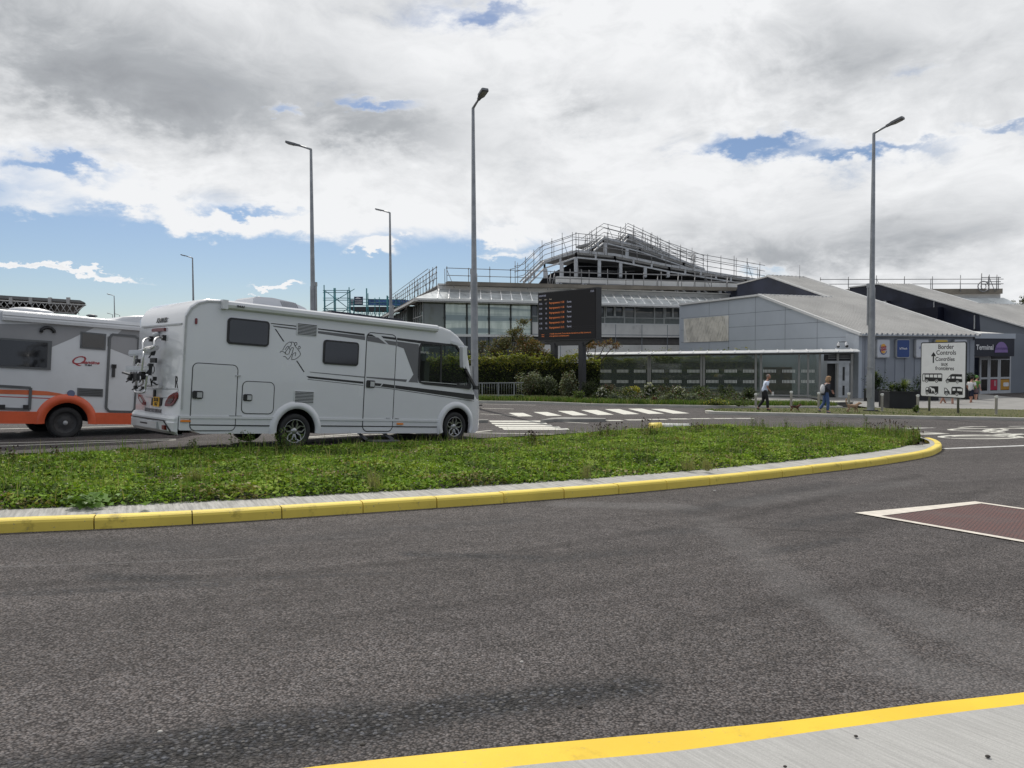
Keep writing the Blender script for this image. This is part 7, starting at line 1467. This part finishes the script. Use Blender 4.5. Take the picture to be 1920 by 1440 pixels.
for a in [('grey-leaved shrub at the left end of the planting, over the railing', 992, 745, 55, 50, [SV[0], SV[1], SV[2]], [.4, .45, .15], 2600), ('grey-green shrub in front of the left display leg', 1030, 746, 45, 46, [SV[0], SV[1], SV[6]], [.35, .4, .25], 2200),
          ('tall twiggy shrub between the display legs', 1066, 748, 42, 56, [SV[0], SV[1], SV[2]], [.35, .45, .2], 2200), ('dark shrub right of the right display leg', 1104, 749, 34, 42, [SV[1], SV[6]], [.5, .5], 1700),
          ('rusty brown shrub before the first walkway post', 1137, 748, 36, 32, [SV[5], SV[1], SV[2]], [.25, .5, .3], 1700), ('bush in front of the second glass panel', 1255, 748, 60, 28, [SV[1], SV[5], SV[6]], [.4, .2, .4], 2000), 
          ('dark olive bush by the third glass panel', 1310, 748, 44, 30, [SV[1], SV[3], SV[6]], [.4, .15, .4], 1800), ('round dark bush below the fourth post', 1362, 752, 36, 34, [SV[1], SV[6]], [.5, .5], 1500), ('dark bush beside the walking man', 1402, 756, 42, 34, [SV[1], SV[6], SV[3]], [.45, .45, .1], 1500),
          ('low silver shrub left in the front row', 1155, 754, 28, 17, [SV[0], SV[1]], [.7, .3], 900), ('low silver shrub in the middle of the front row', 1250, 756, 30, 22, [SV[0], SV[1]], [.6, .4], 900), ('low grey-green shrub at the right of the front row', 1296, 756, 30, 20, [SV[0], SV[1]], [.6, .4], 900),
          ('small reddish plant in the front row', 1228, 757, 18, 14, [SV[5], SV[2]], [.7, .3], 500), ('small green plant under the display', 1085, 753, 24, 22, [SV[3], SV[1]], [.4, .6], 800), ('small leafy plant far left front', 975, 750, 30, 12, [SV[3], SV[1]], [.4, .6], 600),
          ('low green and yellow plants near the kerb end', 1345, 760, 50, 14, [SV[3], SV[4], SV[1]], [.3, .15, .55], 900), ('weedy plant patch left of the walking man', 1385, 762, 44, 12, [SV[3], SV[1]], [.3, .7], 800)]:
    shrub(*a)
shrub('yellow flowering shrub in the middle of the planting', 1184, 748, 38, 32, [SV[4], SV[3], SV[1]], [.5, .25, .25], 2200, name='flowering_shrub')
shrub('white flowering shrub left of the yellow one', 1128, 752, 24, 26, [SV[1], SV[6]], [.6, .4], 1000, dots=(WHF, 90, .035), name='flowering_shrub')
shrub('white flowering shrub right of the yellow one', 1218, 751, 28, 34, [SV[1], SV[6]], [.6, .4], 1300, dots=(WHF, 130, .035), name='flowering_shrub')
shrub('white flowering shrub near the middle walkway post', 1273, 752, 26, 28, [SV[1], SV[6]], [.6, .4], 1100, dots=(WHF, 110, .035), name='flowering_shrub')
shrub('small weed tuft at the foot of the big planter', 1718, 774, 14, 14, [SV[3], SV[1]], [.5, .5], 300, name='weed_tuft', cat='weed')
# dense low planting between the shrubs
q = along([G(1112, 753, .12), G(1250, 755, .12), G(1425, 760, .12)], 40); N = 16000; i = rng.random(N)*38.9; k_ = i.astype(int); f = (i-k_)[:, None]; p = q[k_]*(1-f)+q[k_+1]*f; dpt = rng.random(N)*2.6; p[:, 1] += dpt; p[:, 2] = gv(p)+.12+rng.random(N)*(.12+.22*dpt)*(.7+.5*np.sin(p[:, 0]*2.3)**2)
tag(leaf_mesh('ground_cover', p, .05, [SV[6], SV[1], SV[5], SV[3]], [.5, .32, .08, .1], up=.5, asp=.5), 'low dark mixed planting between the shrubs and the walkway', 'ground cover', kind='stuff')
# trees
def tree(label, px, py, Yd, crowns, mats, wts, N, size, name='tree', trunk=.12, base=-.55):
    """crowns: list of (px, py, rxpx, rypx)"""
    b = at(px, py, Yd); b.z = base; o = thing(name, label, 'tree', b); k = Yd/1450; pts = []; mb = MB(); tot = sum(c[2]*c[3] for c in crowns); first = Vector(at(crowns[0][0], crowns[0][1], Yd))-b
    mb.tube([(0, 0, 0), (.05, 0, first.z*.5), (first.x*.6, 0, first.z*.8)], [trunk, trunk*.75, trunk*.5], 8)
    for c in crowns:
        q = Vector(at(c[0], c[1], Yd))-b; dy = random.uniform(-.5, .5)*c[2]*k; mb.tube([(0.05, 0, first.z*.45), (q.x*.5, dy*.4, (first.z*.5+q.z)*.5), (q.x, dy, q.z)], [trunk*.5, trunk*.3, .015], 6)
        n = int(N*c[2]*c[3]/tot)
        for j in range(max(2, n//130)):
            v = rng.normal(size=3); v /= np.linalg.norm(v); m_ = np.array([q.x, dy, q.z])+v*np.array([c[2]*k, c[2]*k*.8, c[3]*k])*(.35+.65*random.random()); pts.append(m_+rng.normal(size=(130, 3))*np.array([.16, .16, .11])*max(1, k*30))
            mb.tube([(q.x*.9, dy*.9, q.z*.93), tuple(m_)], [.02, .006], 4, 0, False)
    mb.build('trunk', pm('bark', (.07, .055, .04), .9, bump=.4), o); p = np.concatenate(pts); leaf_mesh('crown', p, size, mats, wts, o, up=.2, asp=.55, world=False); return o
AUT = [leafmat('autumn_olive', (.13, .125, .04)), leafmat('autumn_brown', (.22, .12, .045)), leafmat('autumn_dark', (.05, .06, .025)), leafmat('autumn_pale', (.26, .26, .13))]
tree('small green tree with a thin pointed top before the glass facade', 955, 690, 48, [(940, 655, 26, 22), (962, 632, 18, 18), (972, 612, 10, 14), (925, 668, 18, 16), (945, 640, 16, 14), (984, 604, 5, 4)], AUT, [.5, .12, .28, .1], 5200, .05)
tree('reddish brown leafed tree just left of the display leg', 995, 690, 47, [(990, 655, 30, 20), (1010, 660, 22, 20), (985, 640, 18, 12), (1025, 668, 12, 14)], AUT, [.35, .38, .2, .07], 5200, .05)
tree('bare-branched tree with rusty leaves behind the display', 1112, 690, 49, [(1118, 648, 16, 7), (1136, 643, 14, 9), (1150, 650, 9, 5), (1098, 650, 10, 5)], [AUT[1], SV[5], AUT[0]], [.4, .3, .3], 650, .05)
tree('shadowy tree reflected beside the lamp, far left of the facade', 903, 690, 50, [(900, 660, 10, 20), (905, 645, 8, 12)], AUT, [.3, .1, .6, 0.001], 900, .05)
tree('distant green tree above the roof at the right edge', 1925, 600, 105, [(1925, 572, 26, 18), (1900, 572, 12, 8), (1940, 560, 20, 12)], [leafmat('far_green', (.07, .085, .03)), AUT[2]], [.6, .4], 5200, .12, trunk=.3)

# ================================================================== PEOPLE AND DOGS
SKN = pm('skin', (.46, .25, .18), .55, var=.06, vs=6); SKT = pm('skin_tanned', (.36, .18, .12), .55, var=.06)
def person(label, loc, H, face, cfg):
    """local frame: +X is the walking direction, Z up; heights as fractions of H"""
    o = thing('person', label, 'person', M=Matrix.Translation(loc) @ Matrix.Rotation(face, 4, 'Z')); s = H/1.75; L = cfg['legs']; lean = cfg.get('lean', .05)
    def v(x, y, z): return Vector((x*s, y*s, z*s))
    pel = v(0, 0, .95); wai = v(lean*.4, 0, 1.08); che = v(lean, 0, 1.32); nk = v(lean*1.5, 0, 1.49); hd0 = v(lean*1.5+.03, 0, 1.56); hd = v(lean*1.5+.05, 0, 1.66); V_ = [pel, wai, che, nk, hd0]; E_ = [(0, 1), (1, 2), (2, 3), (3, 4)]; R_ = [(.13, .10), (.125, .095), (.15, .105), (.058, .055), (.055, .055)]
    J = {}
    for nm, sg in (('L', 1), ('R', -1)):
        hip = v(0, .09*sg, .90); kn, an, toe = [v(*q) for q in L[nm]]; kn.y = an.y = toe.y = .09*sg*s; i = len(V_); V_ += [hip, kn, an, toe]; E_ += [(0, i), (i, i+1), (i+1, i+2), (i+2, i+3)]; R_ += [(.085, .085), (.06, .06), (.042, .042), (.035, .03)]
        sh = v(lean*1.1, .185*sg, 1.42); el, wr = [v(*q) for q in cfg['arms'][nm]]; i = len(V_); V_ += [sh, el, wr]; E_ += [(2, i), (i, i+1), (i+1, i+2)]; R_ += [(.055, .055), (.04, .04), (.027, .027)]; J[nm] = (hip, kn, an, toe, sh, el, wr)
    b = skin('body', V_, E_, [(r[0]*s, r[1]*s) for r in R_], cfg['skin'], o, 2)
    # head with face
    hm = MB(); hm.sphere(hd, (.098*s, .078*s, .118*s), 12); hm.sphere(hd+v(.095, 0, -.015), (.022*s, .016*s, .025*s), 5); hm.sphere(hd+v(.06, 0, -.075), (.035*s, .04*s, .03*s), 6)
    for sg in (1, -1): hm.sphere(hd+v(.0, .08*sg, -.01), (.022*s, .012*s, .032*s), 5)
    hdo = hm.build('head', cfg['skin'], o); fm = MB()
    for sg in (1, -1): fm.sphere(hd+v(.086, .032*sg, .012), (.01*s, .013*s, .008*s), 4)
    fm.sphere(hd+v(.09, 0, -.05), (.008*s, .024*s, .006*s), 4); fm.build('facial_features', pm('face_dark', (.07, .03, .03), .5), hdo)
    if cfg.get('hair'): cfg['hair'](o, hd, s)
    for nm in 'LR':
        wr = J[nm][6]; el = J[nm][5]; d = (wr-el).normalized(); pv = [wr, wr+d*.05*s, wr+d*.085*s]; sd_ = Vector((1, 0, 0)) if abs(d.x) < .8 else Vector((0, 0, 1)); sd_ = (sd_-d*sd_.dot(d)).normalized(); cu = d.cross(sd_)*(1 if nm == 'L' else -1)
        hmV = list(pv); hmE = [(0, 1), (1, 2)]; hmR = [(.024*s, .017*s), (.034*s, .016*s), (.032*s, .014*s)]; h_ = skin('hand', hmV, hmE, hmR, cfg['skin'], o, 1); mb = MB()
        for f, (of, ln) in enumerate(((.026, .07), (.009, .08), (-.009, .075), (-.026, .058))): a = pv[2]+sd_*of*s; mb.tube([a-d*.01*s, a+d*ln*.5*s-cu*.01*s, a+d*ln*.85*s-cu*.03*s], [.0095*s, .0085*s, .007*s], 6)
        a = pv[1]+sd_*.028*s; mb.tube([a-sd_*.01*s, a+sd_*.02*s+d*.02*s, a+sd_*.022*s+d*.05*s-cu*.015*s], [.011*s, .009*s, .008*s], 6); mb.build('fingers', cfg['skin'], h_)
    # clothing
    tv = [pel+v(0, 0, .12), pel]; te = [(0, 1)]; tR = [(.135, .118), (.145, .130)]
    for nm in 'LR':
        hip, kn, an, toe = J[nm][:4]; i = len(tv)
        if cfg.get('shorts'): tv += [hip, hip.lerp(kn, .85)]; te += [(1, i), (i, i+1)]; tR += [(.10, .10), (.09, .09)]
        else: tv += [hip, kn, an+(kn-an)*.06]; te += [(1, i), (i, i+1), (i+1, i+2)]; tR += [(.108, .108), (.084, .084), (.068, .068)]
    skin('trousers' if not cfg.get('shorts') else 'shorts', tv, te, [(r[0]*s, r[1]*s) for r in tR], cfg['trouser'], o, 2)
    sv = [pel-v(0, 0, .06), pel+v(0, 0, .06), wai, che, che+v(.01, 0, .12)]; se = [(0, 1), (1, 2), (2, 3), (3, 4)]; sR = [(.155, .135), (.160, .140), (.160, .140), (.178, .142), (.11, .095)]
    for nm in 'LR':
        sh, el, wr = J[nm][4:]; i = len(sv); sv += [sh, sh.lerp(el, .8)] + ([el, el.lerp(wr, .9)] if cfg.get('long') else []); se += [(3, i), (i, i+1)] + ([(i+1, i+2), (i+2, i+3)] if cfg.get('long') else []); sR += [(.07, .07), (.062, .062)] + ([(.054, .054), (.042, .042)] if cfg.get('long') else [])
    skin('top', sv, se, [(r[0]*s, r[1]*s) for r in sR], cfg['top'], o, 2)
    for nm in 'LR':
        hip, kn, an, toe = J[nm][:4]; skin('shoe', [an+v(-.05, 0, -.035), an+v(.0, 0, -.04), toe+v(.02, 0, 0)], [(0, 1), (1, 2)], [(.042*s, .045*s), (.048*s, .05*s), (.036*s, .032*s)], cfg['shoe'], o, 1)
    return o, J, hd, s
def hair_short(mat, scale=1.0, long=0):
    def f(o, hd, s):
        mb = MB(); mb.sphere(hd+Vector((-.03*s, 0, .03*s)), (.098*s*scale, .09*s*scale, .10*s*scale), 9)
        if long: mb.sphere(hd+Vector((-.06*s, 0, -.06*s)), (.10*s, .11*s, .15*s), 9); mb.sphere(hd+Vector((.0, .0, .07*s)), (.115*s, .105*s, .07*s), 8); mb.sphere(hd+Vector((.02*s, -.075*s, -.03*s)), (.06*s, .035*s, .10*s), 7); mb.sphere(hd+Vector((.02*s, .075*s, -.03*s)), (.06*s, .035*s, .10*s), 7)
        mb.build('hair', mat, o)
    return f
def feet(px, py): return G(px, py, .12)
blk = pm('trouser_black', (.012, .012, .015), .85); shb = pm('shoe_black', (.015, .015, .015), .5)
pL = feet(1433, 769.5); Hm = (769.5-701.5)/1450*pL.y
man, J, hd, s = person('balding man in pale blue short-sleeved shirt and black trousers walking and looking down', pL, Hm*.985, 0.0, dict(skin=SKT, lean=.10, trouser=blk, shoe=shb, top=pm('shirt_blue', (.56, .63, .76), .8, var=.06, vs=8, bump=.3, bs=20),
    legs=dict(L=[(-.02, 0, .50), (-.30, 0, .12), (-.20, 0, .05)], R=[(.12, 0, .50), (.14, 0, .085), (.30, 0, .035)]), arms=dict(L=[(.02, .24, 1.14), (.12, .22, .93)], R=[(.06, -.25, 1.14), (.24, -.22, .93)]), hair=hair_short(pm('hair_grey', (.20, .17, .15), .9), .86)))
mb = MB(); c = J['R'][6]+Vector((.09, 0, -.08)); mb.box((c.x-.05, c.y-.01, c.z-.09), (c.x+.04, c.y+.01, c.z+.07)); bg_ = mb.build('paper_bag', pm('paper_white', (.62, .62, .6), .8), None); bg_.matrix_basis = man.matrix_basis.copy(); tag(bg_, 'folded white paper held in the walking man\'s hand', 'paper')
pL = feet(1548, 774.5); Hw = (774.5-706)/1450*pL.y
wom, J, hd, s = person('blonde woman in dark jacket and blue jeans walking with a white bag on her back', pL, Hw*.99, 0.05, dict(skin=SKN, lean=.06, trouser=pm('jeans_blue', (.05, .09, .20), .85, var=.2, vs=10), shoe=pm('shoe_grey', (.12, .13, .16), .7), long=True, top=pm('jacket_dark', (.03, .033, .042), .85, var=.2),
    legs=dict(L=[(-.03, 0, .50), (-.28, 0, .16), (-.20, 0, .07)], R=[(.08, 0, .50), (.05, 0, .085), (.20, 0, .035)]), arms=dict(L=[(.10, .23, 1.15), (.30, .15, 1.08)], R=[(.02, -.26, 1.15), (.22, -.18, 1.02)]), hair=hair_short(pm('hair_blonde', (.32, .20, .11), .85, var=.25, vs=25, bump=.6, bs=40), 1.12, 1)))
bg_ = thing('shoulder_bag', 'white backpack on the blonde woman', 'bag', M=wom.matrix_basis.copy()); mb = MB(); mb.sphere((-.20*s, -.08*s, 1.16*s), (.10*s, .16*s, .24*s), 8); mb.build('bag_body', pm('bag_white', (.55, .55, .56), .8), bg_); mb = MB(); mb.tube([(-.16*s, -.12*s, 1.3*s), (.0, -.15*s, 1.46*s), (.10*s, -.12*s, 1.3*s)], .015*s, 6); mb.build('strap', pm('bag_white', (.55, .55, .56), .8), bg_); mb = MB(); mb.sphere((-.19*s, -.1*s, .93*s), (.09*s, .1*s, .07*s), 6); mb.build('bag_base', BLACK, bg_)
nav = pm('shorts_navy', (.012, .016, .035), .85)
pL = G(1822, 762, .12)*1; Yp = 44.; pL = at(1820, 762, Yp); Hh = (762-706)/1450*Yp
p4, J, hd, s = person('person in white T-shirt and navy shorts with a cross-body bag beside the border sign', pL, Hh, math.radians(25), dict(skin=SKT, lean=.03, shorts=True, trouser=nav, shoe=shb, top=pm('tshirt_white', (.60, .60, .60), .85), legs=dict(L=[(.10, 0, .48), (.26, 0, .09), (.38, 0, .04)], R=[(-.06, 0, .50), (-.22, 0, .10), (-.08, 0, .04)]), arms=dict(L=[(.0, .25, 1.16), (.12, .22, .96)], R=[(.02, -.27, 1.16), (.18, -.24, 1.0)]), hair=hair_short(pm('hair_dark', (.02, .016, .014), .9), 1.08)))
bg_ = thing('crossbody_bag', 'small brown bag at the hip of the person in the white T-shirt', 'bag', M=p4.matrix_basis.copy()); mb = MB(); mb.box((.02, -.28, .82*s), (.26, -.18, 1.02*s)); mb.build('pouch', pm('bag_brown', (.12, .08, .09), .8), bg_); mb = MB(); mb.tube([(.1, -.22, 1.0*s), (.0, -.15, 1.2*s), (-.03, .1, 1.46*s)], .012, 5); mb.build('strap', nav, bg_)
p5 = at(1829, 758, 46.5); person('person with a green cap half hidden beyond the white T-shirt', (p5.x, p5.y, pL.z), (758-709)/1450*46.5+.1, math.radians(25), dict(skin=SKN, trouser=nav, shoe=shb, shorts=True, top=pm('green_top', (.10, .22, .05), .8), legs=dict(L=[(.08, 0, .49), (.14, 0, .09), (.26, 0, .04)], R=[(-.04, 0, .5), (-.10, 0, .09), (.02, 0, .04)]), arms=dict(L=[(.0, .25, 1.16), (.1, .24, .95)], R=[(.0, -.25, 1.16), (.1, -.24, .95)]), hair=hair_short(pm('cap_green', (.10, .25, .06), .8), 1.0)))
p6 = at(1768, 762, 43.5); person('person behind the border sign with only bare striding legs showing below it', p6, 1.68, math.radians(200), dict(skin=SKT, trouser=nav, shoe=shb, shorts=True, top=pm('grey_top', (.2, .2, .22), .8), legs=dict(L=[(.14, 0, .48), (.34, 0, .12), (.44, 0, .05)], R=[(-.08, 0, .5), (-.34, 0, .14), (-.24, 0, .05)]), arms=dict(L=[(.0, .25, 1.16), (.1, .24, .95)], R=[(.0, -.25, 1.16), (.1, -.24, .95)]), hair=hair_short(pm('hair_dark', (.02, .016, .014), .9), 1.05)))
p7 = at(1786, 762, 43.); person('person hidden by the border sign, one tan boot beside the sign post', p7, 1.7, math.radians(170), dict(skin=SKN, trouser=nav, shoe=pm('boot_tan', (.20, .12, .07), .8), shorts=True, top=pm('grey_top', (.2, .2, .22), .8), legs=dict(L=[(.04, 0, .49), (.06, 0, .09), (.18, 0, .04)], R=[(-.02, 0, .5), (-.06, 0, .09), (.06, 0, .04)]), arms=dict(L=[(.0, .25, 1.16), (.1, .24, .95)], R=[(.0, -.25, 1.16), (.1, -.24, .95)]), hair=hair_short(pm('hair_dark', (.02, .016, .014), .9), 1.05)))
def dog(label, loc, Ls, Hs, mat, curly, tailup, stride, ear, headz):
    """Ls body length, Hs shoulder height, facing +X"""
    o = thing('dog', label, 'dog', loc); L, H = Ls, Hs; cz = H*.74
    V_ = [(-L*.48, 0, cz), (-L*.15, 0, cz-.02*H), (L*.22, 0, cz-.06*H), (L*.44, 0, cz+.02*H), (L*.60, 0, cz+headz*.55*H), (L*.70, 0, cz+headz*H), (L*.86, 0, cz+headz*.9*H), (L*.98, 0, cz+headz*.78*H)]
    R_ = [H*.24, H*.235, H*.28, H*.24, H*.16, H*.17, H*.11, H*.06]; E_ = [(i, i+1) for i in range(7)]; V_ = [Vector(q) for q in V_]
    def leg(i, x, y, fx, hind):
        n = len(V_)
        if hind: P = [(x, y, cz-.05*H), (x+.12*L+fx*.3, y, H*.42), (x-.10*L+fx*.8, y, H*.24), (x-.04*L+fx, y, H*.05), (x+.05*L+fx, y, H*.035)]
        else: P = [(x, y, cz-.08*H), (x-.05*L+fx*.3, y, H*.5), (x+.02*L+fx*.7, y, H*.26), (x+.01*L+fx, y, H*.05), (x+.08*L+fx, y, H*.035)]
        V_.extend(Vector(q) for q in P); E_.append((i, n)); E_.extend((n+k, n+k+1) for k in range(4)); R_.extend([H*.15, H*.10, H*.062, H*.055, H*.05])
    leg(0, -L*.40, .09*H, stride*L, True); leg(0, -L*.42, -.10*H, -stride*L, True); leg(3, L*.38, .08*H, -stride*L, False); leg(3, L*.40, -.09*H, stride*L, False)
    n = len(V_); T_ = [(-L*.58, 0, cz+.12*H), (-L*.66, 0, cz+tailup*.45*H), (-L*.62, 0, cz+tailup*.8*H)]; V_ += [Vector(q) for q in T_]; E_ += [(0, n), (n, n+1), (n+1, n+2)]; R_ += [H*.045, H*.04 if not curly else H*.075, H*.03 if not curly else H*.09]
    b = skin('body', V_, E_, R_, mat, o, 2)
    hc = V_[5]; mb = MB()
    for sg in (1, -1): mb.sphere(hc+Vector((-.01*L, sg*.10*H, -.06*H if ear else .07*H)), (.05*L, .025*H, .10*H), 6)
    mb.build('ears', pm(mat.name+'_ear', tuple(x*.7 for x in ((.35, .22, .14) if curly else (.10, .04, .025))), .9), o); mb = MB(); mb.sphere(V_[7]+Vector((.03*L, 0, .01*H)), .028*H, 5)
    for sg in (1, -1): mb.sphere(hc+Vector((.10*L, sg*.07*H, .03*H)), .018*H, 4)
    mb.build('nose_and_eyes', BLACK, o); mb = MB(); c = V_[4]; mb.tube([c+Vector((.10*H*math.cos(a)*.5, .115*H*math.sin(a), -.10*H*math.cos(a))) for a in [k*math.pi/6 for k in range(13)]], .016*H, 5); mb.build('collar', pm('collar_red', (.20, .02, .02), .7), o); return o
TAN = pm('fur_tan', (.33, .22, .145), .95, var=.25, vs=14, bump=1., bs=30); BRN = pm('fur_red_brown', (.11, .045, .028), .95, var=.3, vs=14, bump=.8, bs=30)
b = feet(1598, 773); k = b.y/1450; dog('curly tan dog trotting with its tail raised beside the lamp post', b, 30*k*.60, 17*k*1.0, TAN, True, 1.0, .10, True, .28)
b = feet(1490, 771); k = b.y/1450; dd_ = dog('small reddish brown terrier with a dark back walking behind the man', b, 18*k*.8, 11.5*k, BRN, False, .8, .08, False, .30)
mb = MB(); mb.sphere((-.02, 0, 11.5*k*.84), (18*k*.8*.38, 11.5*k*.2, 11.5*k*.14), 8); mb.build('saddle_patch', pm('fur_black', (.025, .022, .022), .95, bump=.6), dd_)
